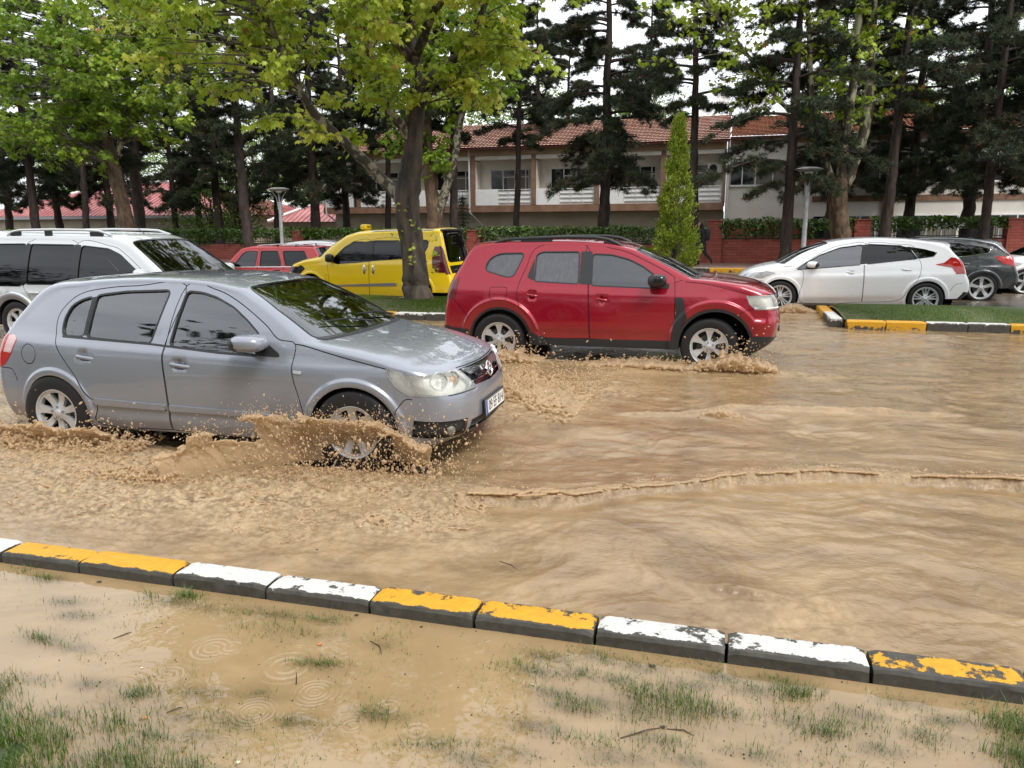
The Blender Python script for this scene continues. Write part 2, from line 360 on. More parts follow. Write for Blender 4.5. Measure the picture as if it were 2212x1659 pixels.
def leaf_mat(name, cols, rough=.4, trans=.35, attr='var'):
    m = bpy.data.materials.new(name); m.use_nodes = True; b = bsdf(m)
    at = N(m, 'ShaderNodeAttribute'); at.attribute_name = attr; cr = N(m, 'ShaderNodeValToRGB')
    while len(cr.color_ramp.elements) < len(cols): cr.color_ramp.elements.new(.5)
    for i, c in enumerate(cols): cr.color_ramp.elements[i].position = i/(len(cols)-1); cr.color_ramp.elements[i].color = (*c, 1)
    L(m, at.outputs['Fac'], cr.inputs[0]); L(m, cr.outputs[0], b.inputs['Base Color']); b.inputs['Roughness'].default_value = rough
    tr = N(m, 'ShaderNodeBsdfTranslucent'); mx = N(m, 'ShaderNodeMixShader'); mx.inputs[0].default_value = trans
    L(m, cr.outputs[0], tr.inputs['Color']); L(m, b.outputs[0], mx.inputs[1]); L(m, tr.outputs[0], mx.inputs[2]); L(m, mx.outputs[0], m.node_tree.nodes['Material Output'].inputs['Surface'])
    return m
M_blade = leaf_mat('grass_green', [(.03, .065, .008), (.06, .13, .014), (.11, .19, .025), (.22, .20, .08)], .4, .3)
def isl_grass(name, x0, x1, y0, y1, n, seed):
    r = np.random.default_rng(seed); X = r.uniform(x0, x1, n); Y_ = r.uniform(y0, y1, n)
    Z = .185 + .06*(1 - ((Y_ - (y0+y1)/2)/((y1-y0)/2))**2)
    return blades(name, np.stack([X, Y_, Z], 1), .075, .012, M_blade, seed=seed)
isl_grass('grass', -12, -2.92, 13.34, 15.93, 42000, 5); isl_grass('grass', 2.0, 9.5, 13.9, 16.03, 42000, 6)

# ------------------------------------------------------------------ apartment building with balconies
M_plaster = mat('cream_plaster', (.84, .80, .72), rough=.85); noise_col(M_plaster, (.78, .74, .66), (.87, .84, .77), 1.2, detail=7); bump(M_plaster, 40, .15, .01)
M_beige = mat('beige_undercroft', (.54, .48, .37), rough=.9); noise_col(M_beige, (.48, .42, .32), (.60, .54, .42), 1., detail=5)
M_brown = mat('brown_band_render', (.24, .135, .085), rough=.8); noise_col(M_brown, (.20, .11, .07), (.29, .17, .11), 2, detail=5)
M_ocre = mat('ochre_fascia', (.42, .28, .16), rough=.8); noise_col(M_ocre, (.37, .25, .14), (.47, .32, .19), 1.5)
M_whitep = mat('white_parapet', (.68, .68, .66), rough=.7); noise_col(M_whitep, (.82, .82, .81), (.88, .88, .87), 2.5, detail=6)
M_frame = mat('white_window_frame', (.75, .75, .74), rough=.35)
M_pane = mat('dark_window_pane', (.02, .022, .022), rough=.04, spec=.7)
M_curt = mat('curtain', (.35, .32, .26), rough=.9); 
_w = N(M_curt, 'ShaderNodeTexWave', Scale=7., Distortion=1.); _w.bands_direction = 'X'; _t = N(M_curt, 'ShaderNodeTexCoord'); L(M_curt, _t.outputs['Object'], _w.inputs['Vector']); _c = N(M_curt, 'ShaderNodeValToRGB'); _c.color_ramp.elements[0].color = (.12, .11, .09, 1); _c.color_ramp.elements[1].color = (.30, .28, .23, 1); L(M_curt, _w.outputs['Fac'], _c.inputs[0]); L(M_curt, _c.outputs[0], bsdf(M_curt).inputs['Base Color'])
M_gutter = mat('dark_red_gutter', (.10, .022, .018), rough=.4)
def tile_mat(name, c1, c2, c3):
    m = mat(name, c1, rough=.7); tc = N(m, 'ShaderNodeTexCoord'); br = N(m, 'ShaderNodeTexBrick'); br.offset = .5
    br.inputs['Scale'].default_value = 1.; br.inputs['Brick Width'].default_value = .22; br.inputs['Row Height'].default_value = .17; br.inputs['Mortar Size'].default_value = .012
    br.inputs['Color1'].default_value = (*c1, 1); br.inputs['Color2'].default_value = (*c2, 1); br.inputs['Mortar'].default_value = (.05, .02, .015, 1); br.inputs['Bias'].default_value = -.1
    nz = N(m, 'ShaderNodeTexNoise', Scale=1.3, Detail=6); mx = N(m, 'ShaderNodeMixRGB'); mx.inputs['Color2'].default_value = (*c3, 1)
    cr = N(m, 'ShaderNodeValToRGB'); cr.color_ramp.elements[0].position = .5; cr.color_ramp.elements[1].position = .75; cr.color_ramp.elements[1].color = (.7, .7, .7, 1)
    L(m, tc.outputs['UV'], br.inputs['Vector']); L(m, tc.outputs['UV'], nz.inputs['Vector']); L(m, nz.outputs['Fac'], cr.inputs[0]); L(m, cr.outputs[0], mx.inputs['Fac']); L(m, br.outputs['Color'], mx.inputs['Color1']); L(m, mx.outputs[0], bsdf(m).inputs['Base Color'])
    return m
M_tile = tile_mat('old_roof_tiles', (.46, .22, .15), (.60, .36, .27), (.28, .20, .17)); M_tile2 = tile_mat('orange_roof_tiles', (.50, .15, .06), (.60, .24, .11), (.28, .12, .07))
def tiled_roof(name, x0, x1, y0, z0, y1, z1, m, parent, hipL=0, hipR=0):
    """pitched roof surface made of overlapping tile courses with rounded barrels"""
    rows = int(math.hypot(y1 - y0, z1 - z0)/.30); cols = int((x1 - x0)/.055); V = []; F = []; UV = []
    xs = np.linspace(x0, x1, cols+1); wob = fbm(xs*.8, xs*0, 3, 11)*.10 - .05
    for r in range(rows):
        for e in (0, 1):
            t = (r + e)/rows; lift = .05*(1 - e) + .012
            for i, x in enumerate(xs):
                xl = x0 + hipL*t; xr = x1 - hipR*t; xx = min(max(x, xl), xr)
                V.append((xx, y0 + (y1 - y0)*t - (.02 if e == 0 else 0), z0 + (z1 - z0)*t + lift + .022*abs(math.sin(x/.22*math.pi)) + wob[i]*t)); UV.append((x, r*.17 + e*.165))
    n = cols + 1
    for r in range(rows):
        b = r*2*n
        for i in range(cols): F.append((b+i, b+i+1, b+n+i+1, b+n+i))
        if r < rows-1:
            c = b + n; d = (r+1)*2*n
            for i in range(cols): F.append((c+i, c+i+1, d+i+1, d+i))
    me = bpy.data.meshes.new(name); me.from_pydata(V, [], F); uv = me.uv_layers.new(name='UVMap'); li = np.zeros(len(me.loops), np.int32); me.loops.foreach_get('vertex_index', li)
    uv.data.foreach_set('uv', np.array(UV, np.float32)[li].ravel()); me.materials.append(m); o = bpy.data.objects.new(name, me); C.objects.link(o); o.parent = parent; return o
def window(parent, x0, x1, z0, z1, y, cols, trans=None, door=None, curtain=True, sill=True):
    """window facing -y at plane y"""
    w = MB(); f = .05; w.box(x0, x1, y - .06, y, z1 - f, z1); w.box(x0, x1, y - .06, y, z0, z0 + f); w.box(x0, x0 + f, y - .06, y, z0 + f, z1 - f); w.box(x1 - f, x1, y - .06, y, z0 + f, z1 - f)
    for c in cols: w.box(c - f*.6, c + f*.6, y - .06, y, z0 + f, z1 - f)
    if trans: w.box(trans[0] + f, trans[1] - f, y - .055, y, trans[2] - .022, trans[2] + .022)
    fr = w.build('window', M_frame, parent)
    p = MB(); p.box(x0 + f, x1 - f, y - .03, y - .025, z0 + f, z1 - f); p.build('pane', M_pane, fr)
    if curtain:
        c_ = MB(); a = x0 + (x1-x0)*.42; c_.box(a, x1 - .2, y - .024, y - .022, z0 + .05, z1 - .1); 
        q = MB(); n = 30; xs = np.linspace(a, x1 - .08, n); q.add([(x, y - .036 , z) for z in (z0 + .05, z1 - .3) for x in xs], [(i, i+1, n+i+1, n+i) for i in range(n-1)]); q.build('curtain', M_curt, fr)
    if sill: s_ = MB(); s_.box(x0 - .04, x1 + .04, y - .10, y, z0 - .05, z0 - .002); s_.build('sill', M_frame, fr)
    return fr
bld = empty('apartment_building', (-8, 46, 0)); bld.location = (0, 0, 0)
tag(bld, 'two storey cream apartment building with recessed balconies, brown bands and red tiled roof', 'building')
W = 44.0
s = MB(); s.box(-24.3, -.3, W + 1.5, W + 9, .0, 2.6); s.build('undercroft_wall', M_beige, bld)
s = MB(); s.box(-24.3, -.3, W - .02, W + 1.5, 2.60, 2.98); s.build('balcony_slab', M_brown, bld)
s = MB(); s.box(-24.3, -.3, W + 1.0, W + 9, 2.99, 6.3); s.box(-24.3, -.3, W, W + .99, 5.55, 5.77); s.build('wall', M_plaster, bld)
s = MB(); s.box(-24.35, -.28, W - .06, W + 1.3, 5.78, 6.12); s.build('fascia', M_ocre, bld)
s = MB(); s.box(-24.6, -.1, W - .42, W - .30, 6.10, 6.24); s.build('gutter', M_gutter, bld)
s = MB(); s.box(-24.3, -22.3, W + .04, W + .98, 2.99, 5.54); s.build('end_wall', M_whitep, bld)
bays = [-24.3, -21.9, -18.2, -14.5, -10.85, -7.2, -3.55, -.3]
for i in range(1, len(bays)-1):
    xb = bays[i]; s = MB(); s.box(xb - .13, xb + .13, W - .03, W + .99, 2.99, 5.76); s.build('pillar', M_brown, bld)
s = MB(); s.box(-.36, -.24, W - .03, W + .99, 2.99, 5.76); s.build('pillar', M_brown, bld)
for i in range(1, len(bays)-1):
    a, b = bays[i] + .14, bays[i+1] - .14; mid = a + (b - a)*.40
    s = MB(); s.box(a, mid, W - .005, W + .09, 2.995, 3.90); s.build('parapet', M_whitep, bld)
    s = MB()
    for z in (3.12, 3.36, 3.60, 3.84): s.box(mid, b, W + .02, W + .06, z, z + .045)
    for x in np.linspace(mid + .02, b - .05, 4): s.box(x, x + .03, W + .025, W + .055, 2.99, 3.84)
    s.build('balcony_railing', M_frame, bld)
    s = MB(); s.box(mid + .02, b - .03, W + .075, W + .085, 3.0, 3.80); s.build('railing_screen', M_whitep, bld)
    x0 = a + .65; x1 = b - .35
    window(bld, x0, x1, 3.35, 5.06, W + .97, [x0 + .78, x0 + 1.5, x0 + 1.6*.0 + 2.15] if x1 - x0 > 2.3 else [x0 + .75], trans=(x0 + .78, x1, 4.62), sill=False)
    dv = MB(); dv.box(a, a + .02, W + .05, W + .98, 2.99, 5.5); dv.build('side_wall', M_plaster, bld)
s = MB(); s.tube([(-14.72, W - .06, 6.1), (-14.72, W - .06, 2.6), (-13.9, W + 1.3, 1.4), (-13.7, W + 1.42, .4)], .05, 8); s.build('downpipe', M_frame, bld, smooth=True)
s = MB(); s.tube([(-24.1, W - .06, 6.1), (-24.1, W - .06, 2.6), (-23.4, W + 1.3, 1.6)], .05, 8); s.build('downpipe', M_frame, bld, smooth=True)
tiled_roof('roof', -24.7, -.12, W - .45, 6.16, W + 4.2, 8.0, M_tile, bld, hipL=4)
s = MB(); s.box(-24.3, -.3, W + 4.15, W + 9, 6.3, 7.9); s.build('rear_roof', M_tile, bld)
# right wing
s = MB(); s.box(-.22, 34, W + .3, W + 9, 0, 6.25); s.build('wing_wall', M_plaster, bld)
s = MB(); s.box(-.2, 34, W + .22, W + .30, 6.0, 6.28); s.build('fascia', M_ocre, bld)
s = MB(); s.box(-.1, 34.3, W - .12, W + .0, 6.22, 6.36); s.build('gutter', M_gutter, bld)
tiled_roof('roof', -.05, 34, W - .15, 6.30, W + 4.4, 7.9, M_tile2, bld)
s = MB(); s.tube([(-.12, W - .1, 6.2), (-.12, W - .1, 2.2), (-.3, W + .1, 1.2)], .055, 8); s.build('downpipe', M_frame, bld, smooth=True)
s = MB(); s.box(4.2, 34, W + .24, W + .297, 2.95, 3.25); s.build('band', M_brown, bld)
for xb in (2.75, 7.9, 15.2, 22.4):
    if xb > 3: s = MB(); s.box(xb - .28, xb + .28, W + .18, W + .296, .2, 6.0); s.build('pilaster', M_brown, bld)
for (a, b) in ((-.05, 2.9), (4.3, 7.4), (8.35, 11.2), (11.6, 14.6), (15.8, 19.0), (19.4, 22.0)):
    window(bld, a, b, 3.85, 5.15, W + .298, [a + (b-a)*t for t in (.22, .45, .75)])
    if a > 3: window(bld, a, b, .9, 2.25, W + .298, [a + (b-a)*t for t in (.25, .5, .75)])
s = MB(); s.box(-.2, 4.2, W - .6, W + .1, 0, 2.05); s.build('entrance_wall', mat('brick_entrance', (.22, .07, .035), .8), bld)
def ac(x, y, z, label):
    r = empty('air_conditioner', (x, y, z)); tag(r, label, 'air conditioner', 'air conditioner boxes on the building')
    s = MB(); s.box(-.40, .40, -.30, -.02, 0, .55, ch=.015); s.build('casing', M_whitep, r)
    g = MB(); g.tube([(-.08 + .2*math.cos(a), -.305, .275 + .2*math.sin(a)) for a in np.linspace(0, 2*math.pi, 25)], .012, 6)
    for q in range(6): a = q*math.pi/6; g.tube([(-.08 - .19*math.cos(a), -.31, .275 - .19*math.sin(a)), (-.08 + .19*math.cos(a), -.31, .275 + .19*math.sin(a))], .004, 4)
    g.build('fan_grille', K_plastic0, r); b = MB(); b.lathe([(0, -.302), (.19, -.302)], 24, Matrix.Translation((-.08, 0, .275))); b.build('fan_opening', K_plastic0, r, fix=False)
K_plastic0 = mat('fan_black', (.03, .03, .03), .6)
ac(7.0, W + .29, 3.30, 'white air conditioner below the windows left of the brown pilaster'); ac(14.9, W + .29, 3.35, 'white air conditioner at the right end below the windows'); ac(-7.55, W + .96, 4.95, 'small white air conditioner high between two balconies'); ac(-.85, W + .96, 4.55, 'white air conditioner in the last balcony by the downpipe')
M_dish = mat('white_dish', (.7, .7, .7), .5)
for k, (px, py) in enumerate(((1524, 235), (1562, 216), (1620, 204), (1640, 215))):
    p = atw(px, py, W + 4.2); r = empty('satellite_dish', (p.x, p.y, 7.6)); tag(r, ['round white dish left of the thin pine', 'white dish half behind the thin pine', 'white dish right of the thin pine, higher one', 'white dish furthest right on the roof'][k], 'satellite dish', 'satellite dishes on the roof')
    d = MB(); M_ = Matrix.Translation((0, 0, p.z - 7.6)) @ Matrix.Rotation(R(90), 4, 'X') @ Matrix.Rotation(R(-20), 4, 'X'); d.lathe([(0, -.09), (.15, -.08), (.3, -.045), (.42, 0), (.42, .01)], 24, M_, axis='Z'); d.build('reflector', M_dish, r, smooth=True, fix=False)
    t = MB(); t.tube([(0, 0, 0), (0, 0, p.z - 7.6)], .025, 6); t.build('mast', M_dish, r)

# ------------------------------------------------------------------ red roofed house on the left
M_metal_red = mat('red_sheet_roof', (.45, .075, .07), rough=.35, metal=.1)
noise_col(M_metal_red, (.36, .10, .095), (.50, .20, .19), .7, detail=4)
hs = empty('house', (0, 0, 0)); tag(hs, 'low house with a hipped red ribbed metal roof behind the left trees', 'house')
def hip_roof(parent, x0, x1, y0, y1, ze, zr, apex, name='roof', rib=.42, m=M_metal_red, hipm=None):
    ax0, ax1, ay = apex; c = [Vector((x0, y0, ze)), Vector((x1, y0, ze)), Vector((x1, y1, ze)), Vector((x0, y1, ze))]; a0, a1 = Vector((ax0, ay, zr)), Vector((ax1, ay, zr))
    mb = MB(); mb.add([*c, a0, a1], [(0, 1, 5, 4), (1, 2, 5), (2, 3, 4, 5), (3, 0, 4)]); ro = mb.build(name, m, parent, fix=True)
    rb = MB()
    n = int((x1 - x0)/rib)
    for i in range(1, n):
        x = x0 + rib*i
        if x < ax0: t = (x - x0)/(ax0 - x0)
        elif x > ax1: t = (x1 - x)/(x1 - ax1)
        else: t = 1
        q0 = Vector((x, y0, ze)); q1 = q0 + (Vector((x, ay, zr)) - q0)*t if t < 1 else Vector((x, ay, zr))
        q1 = Vector((x, y0 + (ay - y0)*t, ze + (zr - ze)*t)); rb.tube([q0 + Vector((0, 0, .03)), q1 + Vector((0, 0, .03))], .03, 4)
    n2 = int((y1 - y0)/rib)
    for i in range(1, n2):
        y = y0 + rib*i; t = min((y - y0)/(ay - y0), (y1 - y)/(y1 - ay)); rb.tube([Vector((x1, y, ze + .03)), Vector((x1 + (ax1 - x1)*t, y, ze + (zr - ze)*t + .03))], .03, 4)
    rb.build('roof_rib', m, ro)
    hp = MB()
    for p, q in ((c[0], a0), (c[1], a1), (c[2], a1), (a0, a1)): hp.tube([p + Vector((0, 0, .05)), q + Vector((0, 0, .05))], .14, 6)
    hp.build('hip_cap', hipm or M_dish, ro)
    return ro
hip_roof(hs, -60, -33.5, 50, 62, 2.75, 5.5, (-50, -43.6, 56))
s = MB(); s.box(-59, -34.3, 50.8, 61, 0, 2.7); s.build('wall', M_beige, hs)
s = MB(); s.box(-60.05, -33.45, 49.9, 50.05, 2.52, 2.72); s.build('eaves_board', mat('grey_eaves', (.35, .36, .38), .5), hs)
s = MB(); s.box(-43.3, -42.5, 57.6, 58.4, 4.5, 6.9, ch=.02); cn_ = s.build('chimney', mat('chimney_cream', (.6, .56, .48), .8), hs)
s = MB(); s.box(-43.4, -42.4, 57.5, 58.5, 6.9, 7.0); 
for i in range(3): s.box(-43.3 + .3*i, -43.14 + .3*i, 57.62, 57.8, 6.6, 6.9)
s.build('chimney_cap', mat('chimney_dark', (.1, .1, .1), .8), cn_)
hs2 = empty('house', (0, 0, 0)); tag(hs2, 'small red roofed building between the pines left of the yellow taxi', 'house')
hip_roof(hs2, -33.5, -26.2, 52, 58, 2.2, 3.6, (-31, -29.5, 55)); s = MB(); s.box(-33, -26.6, 52.4, 57.6, 0, 2.2); s.build('wall', M_beige, hs2)

# ------------------------------------------------------------------ brick wall with ivy fence
M_brick = mat('red_brick_wall', (.28, .07, .05), rough=.6)
tc = N(M_brick, 'ShaderNodeTexCoord'); br = N(M_brick, 'ShaderNodeTexBrick'); mp_ = N(M_brick, 'ShaderNodeMapping'); mp_.inputs['Rotation'].default_value = (R(90), 0, 0)
br.inputs['Scale'].default_value = 1; br.inputs['Brick Width'].default_value = .42; br.inputs['Row Height'].default_value = .12; br.inputs['Mortar Size'].default_value = .008
br.inputs['Color1'].default_value = (.25, .052, .036, 1); br.inputs['Color2'].default_value = (.33, .085, .055, 1); br.inputs['Mortar'].default_value = (.12, .035, .025, 1)
L(M_brick, tc.outputs['Object'], mp_.inputs[0]); L(M_brick, mp_.outputs[0], br.inputs['Vector']); L(M_brick, br.outputs['Color'], bsdf(M_brick).inputs['Base Color'])
bp = N(M_brick, 'ShaderNodeBump', Strength=.5, Distance=.01); L(M_brick, br.outputs['Fac'], bp.inputs['Height']); bp.invert = True; L(M_brick, bp.outputs[0], bsdf(M_brick).inputs['Normal'])
M_iron = mat('black_iron', (.015, .015, .016), .5)
wl = empty('brick_wall', (0, 35, 0)); tag(wl, 'low red brick wall with pillars and iron fence along the far pavement', 'wall')
pill = [-46, -37.6, -29.2, -20.8, -11.55, -.55, 5.35, 10.95, 16.5, 22.1, 27.7]
for i, x in enumerate(pill):
    hgt = 1.93 if x > -2 else 1.55
    s = MB(); s.box(x - .32, x + .32, -.12, .5, 0.1, hgt, ch=.01); o = s.build('pillar', M_brick, wl)
    s = MB(); s.box(x - .36, x + .36, -.16, .54, hgt + .003, hgt + .06, ch=.01); s.build('pillar_cap', M_brick, o)
for a, b in zip(pill[:-1], pill[1:]):
    hgt = 1.18 if a > -2 else .95
    s = MB(); s.box(a + .323, b - .323, .03, .33, 0.1, hgt); s.build('panel', M_brick, wl)
    s = MB(); s.box(a + .323, b - .323, -.0, .36, hgt + .003, hgt + .05, ch=.008); s.build('coping', M_iron, wl)
    f = MB(); top = hgt + .65
    f.box(a + .33, b - .33, .16, .19, top, top + .03); f.box(a + .33, b - .33, .16, .19, hgt + .12, hgt + .15)
    for x in np.arange(a + .45, b - .35, .14): f.box(x, x + .014, .168, .182, hgt + .05, top + .08)
    f.build('iron_fence', M_iron, wl)
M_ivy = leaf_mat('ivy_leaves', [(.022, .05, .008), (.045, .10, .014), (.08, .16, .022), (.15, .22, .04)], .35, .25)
def leafcloud(name, P, size, m, parent=None, seed=1, nrm=None, droop=.0, var=None, lobed=False, flat_=.0):
    """P (n,3) leaf centres"""
    r = np.random.default_rng(seed); n = len(P); P = np.asarray(P, float)
    a = r.uniform(0, 2*math.pi, n); tl = r.normal(0, .55, n) + flat_
    ax = np.stack([np.cos(a), np.sin(a), -droop*r.uniform(.2, 1.3, n)], 1); ax /= np.linalg.norm(ax, axis=1, keepdims=True)   # leaf direction
    up = np.stack([r.normal(0, .5, n), r.normal(0, .5, n), np.ones(n)], 1); sd = np.cross(ax, up); sd /= np.linalg.norm(sd, axis=1, keepdims=True); nn = np.cross(sd, ax)
    s_ = size*r.uniform(.55, 1.2, n)
    if lobed:
        o2 = [(0, -.05, 0), (.28, -.12, 0), (.55, .18, 1), (.30, .30, 0), (.42, .62, 1), (.14, .60, 0), (0, 1.0, 1), (-.14, .60, 0), (-.42, .62, 1), (-.30, .30, 0), (-.55, .18, 1), (-.28, -.12, 0)]
        fc = [(0, 1, 3), (1, 2, 3), (0, 3, 5), (3, 4, 5), (0, 5, 7), (5, 6, 7), (0, 7, 9), (7, 8, 9), (0, 9, 11), (9, 10, 11)]
    else:
        o2 = [(0, 0, 0), (.32, .35, 0), (.0, 1, 0), (-.32, .35, 0)]; fc = [(0, 1, 2), (0, 2, 3)]
    k = len(o2); V = np.zeros((n, k, 3))
    for j, (x, y, tip) in enumerate(o2):
        z = -.35*abs(x) - .22*y*y - .05*tip
        V[:, j] = P + (sd*x + ax*y + nn*z)*s_[:, None]
    F = (np.arange(n)[:, None, None]*k + np.array(fc)[None]).reshape(-1, 3)
    v = r.random(n) if var is None else var
    return fast_mesh(name, V.reshape(-1, 3), F, m, parent, attr={'var': np.repeat(v, k)})
def hedge(x0, x1, z0, z1, y, dens, label, seed, name='ivy_hedge'):
    r = np.random.default_rng(seed); n = int((x1 - x0)*dens); X = r.uniform(x0, x1, n); top = z1 + .18*fbm(X*1.2, X*0, 3, seed) - .05; u = r.beta(1.6, 1.1, n)
    Z = z0 + (top - z0)*u; thin = fbm(X*1.5, Z*2 + 5, 3, seed); keep = (Z > z1 - .45) | (thin > .47); Y_ = y + r.normal(0, .16, n) - .05
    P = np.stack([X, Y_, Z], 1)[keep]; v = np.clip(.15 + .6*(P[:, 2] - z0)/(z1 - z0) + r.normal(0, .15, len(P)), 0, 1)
    rt = empty(name, ((x0+x1)/2, y, 0)); tag(rt, label, 'hedge', 'ivy growing over the iron fence')
    P[:, 0] -= (x0+x1)/2; P[:, 1] -= y
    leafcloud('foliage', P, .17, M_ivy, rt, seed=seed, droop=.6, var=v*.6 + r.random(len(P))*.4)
    st = MB(); 
    for i in range(int((x1 - x0)*1.2)):
        x = r.uniform(x0, x1) - (x0+x1)/2; st.tube([(x, .0, z0 - .1), (x + r.normal(0, .1), -.05, (z0+z1)/2), (x + r.normal(0, .25), 0, z1)], .012, 5)
    st.build('stem', M_iron, rt)
hedge(-46, -29.5, .9, 1.75, 35.0, 180, 'far left stretch of dark ivy hedge behind the silver car', 20)
hedge(-29.2, -21, .9, 1.75, 35.0, 330, 'dark green hedge left of the red estate car roof', 21)
hedge(-20.6, -11.8, .95, 1.72, 35.0, 380, 'dark green hedge on the wall behind the yellow taxi', 22)
hedge(-11.3, -.8, 1.0, 1.75, 35.0, 360, 'ivy hedge behind the red SUV roof', 23)
hedge(-.3, 5.1, 1.2, 2.05, 35.1, 420, 'ivy over the fence between the lamp post and the person', 24)
hedge(5.6, 10.7, 1.5, 2.1, 35.1, 300, 'ivy fringe on the fence above the white hatchback', 25)
hedge(11.2, 27, 1.5, 2.12, 35.1, 300, 'ivy fringe on the fence at the right edge', 26)

# ------------------------------------------------------------------ street lamps, small sign
M_lampg = mat('lamp_grey_metal', (.42, .43, .43), rough=.4, metal=.4); noise_col(M_lampg, (.33, .34, .34), (.48, .49, .49), 5)
def lamp(x, y, zt, label, s_=1.):
    r = empty('street_lamp', (x, y, .1)); tag(r, label, 'street lamp', 'flat topped street lamps')
    h = zt - .1; p = MB(); p.tube([(0, 0, 0), (0, 0, .12), (0, 0, .14), (0, 0, h*.5), (0, 0, h - .95)], [.16*s_, .16*s_, .095*s_, .085*s_, .075*s_], 16); p.build('pole', M_lampg, r, smooth=True)
    c = MB(); c.tube([(0, 0, h - 1.0), (0, 0, h - .62)], [.10*s_, .085*s_], 16); c.build('collar', M_lampg, r, smooth=True)
    for k in range(4):
        a = math.pi/2*k + .4; am = MB(); am.tube([(rr*math.cos(a)*s_, rr*math.sin(a)*s_, h + z) for rr, z in ((.09, -.95), (.10, -.62), (.14, -.42), (.24, -.26), (.36, -.10))], [.02, .022, .02, .018, .016], 6); am.build('arm', M_lampg, r, smooth=True)
    d = MB(); d.lathe([(0, h - .12), (.22*s_, h - .13), (.40*s_, h - .09), (.49*s_, h - .05), (.50*s_, h - .035), (.44*s_, h - .01), (.25*s_, h + .035), (0, h + .05)], 32, axis='Z'); d.build('lamp_head', M_lampg, r, smooth=True, fix=False)
    g = MB(); g.lathe([(0, h - .20), (.12*s_, h - .19), (.15*s_, h - .12)], 24, axis='Z'); g.build('lamp_glass', M_whitep, r, smooth=True, fix=False)
lamp(2.75, 30.9, 3.80, 'grey street lamp with a flat disc top, left of the white hatchback'); lamp(-20.65, 33.2, 3.60, 'pale street lamp rising behind the red estate car')
sg = empty('name_board', (9.3, 38, 0)); tag(sg, 'small blank white board on a post behind the fence, above the white hatchback', 'sign'); s = MB(); s.box(-.62, .62, -.02, .02, 1.58, 1.85, ch=.008); s.build('board', M_whitep, sg); s = MB(); s.box(-.05, .05, .03, .1, .1, 1.6); s.build('post', M_whitep, sg)
# ------------------------------------------------------------------ trees
def bark(name, c1, c2, scale=6, z=.25, st=.9):
    m = mat(name, c1, rough=.75); noise_col(m, c1, c2, scale, detail=8, lo=.38, hi=.66, mscale=(1, 1, z)); bump(m, scale*2.2, st, .04, detail=6, mscale=(1, 1, z)); return m
M_pbark = bark('pine_bark', (.016, .011, .009), (.055, .035, .026), 9)
M_dbark = bark('dark_wet_bark', (.020, .016, .012), (.085, .065, .045), 7)
M_lbark = bark('branch_bark', (.05, .045, .03), (.22, .19, .13), 5, .6)
M_plane = mat('mottled_plane_bark', (.3, .3, .2), rough=.6)
def mottle(m, dark, mid, light, lo, sc=2.6, zs=.5):
    tc = N(m, 'ShaderNodeTexCoord'); mp = N(m, 'ShaderNodeMapping'); mp.inputs['Scale'].default_value = (1, 1, zs)
    n0 = N(m, 'ShaderNodeTexNoise', Scale=9., Detail=2); ds = N(m, 'ShaderNodeMixRGB'); ds.inputs['Fac'].default_value = .12
    L(m, tc.outputs['Object'], mp.inputs[0]); L(m, mp.outputs[0], n0.inputs['Vector']); L(m, mp.outputs[0], ds.inputs['Color1']); L(m, n0.outputs['Color'], ds.inputs['Color2'])
    v = N(m, 'ShaderNodeTexNoise', Scale=sc, Detail=3.); L(m, ds.outputs[0], v.inputs['Vector'])
    cr = N(m, 'ShaderNodeValToRGB'); cr.color_ramp.interpolation = 'CONSTANT'; e = cr.color_ramp.elements; e[0].position = 0; e[0].color = (*dark, 1); e[1].position = lo; e[1].color = (*mid, 1); x = e.new(lo + .045); x.color = (*light, 1)
    L(m, v.outputs['Fac'], cr.inputs[0]); n2 = N(m, 'ShaderNodeTexNoise', Scale=30., Detail=4); L(m, mp.outputs[0], n2.inputs['Vector'])
    mu = N(m, 'ShaderNodeMixRGB', blend_type='MULTIPLY'); mu.inputs['Fac'].default_value = .6; L(m, cr.outputs[0], mu.inputs['Color1']); L(m, n2.outputs['Fac'], mu.inputs['Color2']); L(m, mu.outputs[0], bsdf(m).inputs['Base Color'])
    bp = N(m, 'ShaderNodeBump', Strength=.5, Distance=.02); L(m, v.outputs['Fac'], bp.inputs['Height']); L(m, bp.outputs[0], bsdf(m).inputs['Normal'])
mottle(M_plane, (.075, .06, .035), (.24, .22, .12), (.44, .42, .27), .49, sc=4.5)
M_plane_lower = bark('plane_lower_bark', (.05, .032, .018), (.16, .10, .055), 6, .4)
M_limb = mat('mottled_limb_bark', (.2, .18, .12), rough=.7); mottle(M_limb, (.06, .05, .035), (.14, .125, .085), (.34, .31, .22), .50, sc=8, zs=.8)
M_leaf = leaf_mat('plane_leaves_spring', [(.12, .20, .012), (.25, .36, .025), (.38, .48, .045), (.52, .57, .08), (.40, .22, .07)], .42, .45)
M_leaf2 = leaf_mat('plane_leaves_green', [(.09, .16, .012), (.17, .28, .02), (.28, .40, .035), (.40, .49, .06)], .45, .42)
M_leaf3 = leaf_mat('far_leaves', [(.07, .13, .015), (.13, .22, .03), (.22, .33, .05), (.33, .42, .10)], .5, .35)
M_needle = leaf_mat('pine_needles', [(.012, .020, .007), (.026, .042, .014), (.048, .070, .024), (.09, .055, .025)], .6, .15)
M_thuja = leaf_mat('cypress_foliage', [(.06, .11, .010), (.14, .21, .015), (.27, .33, .025), (.42, .44, .05)], .55, .25)

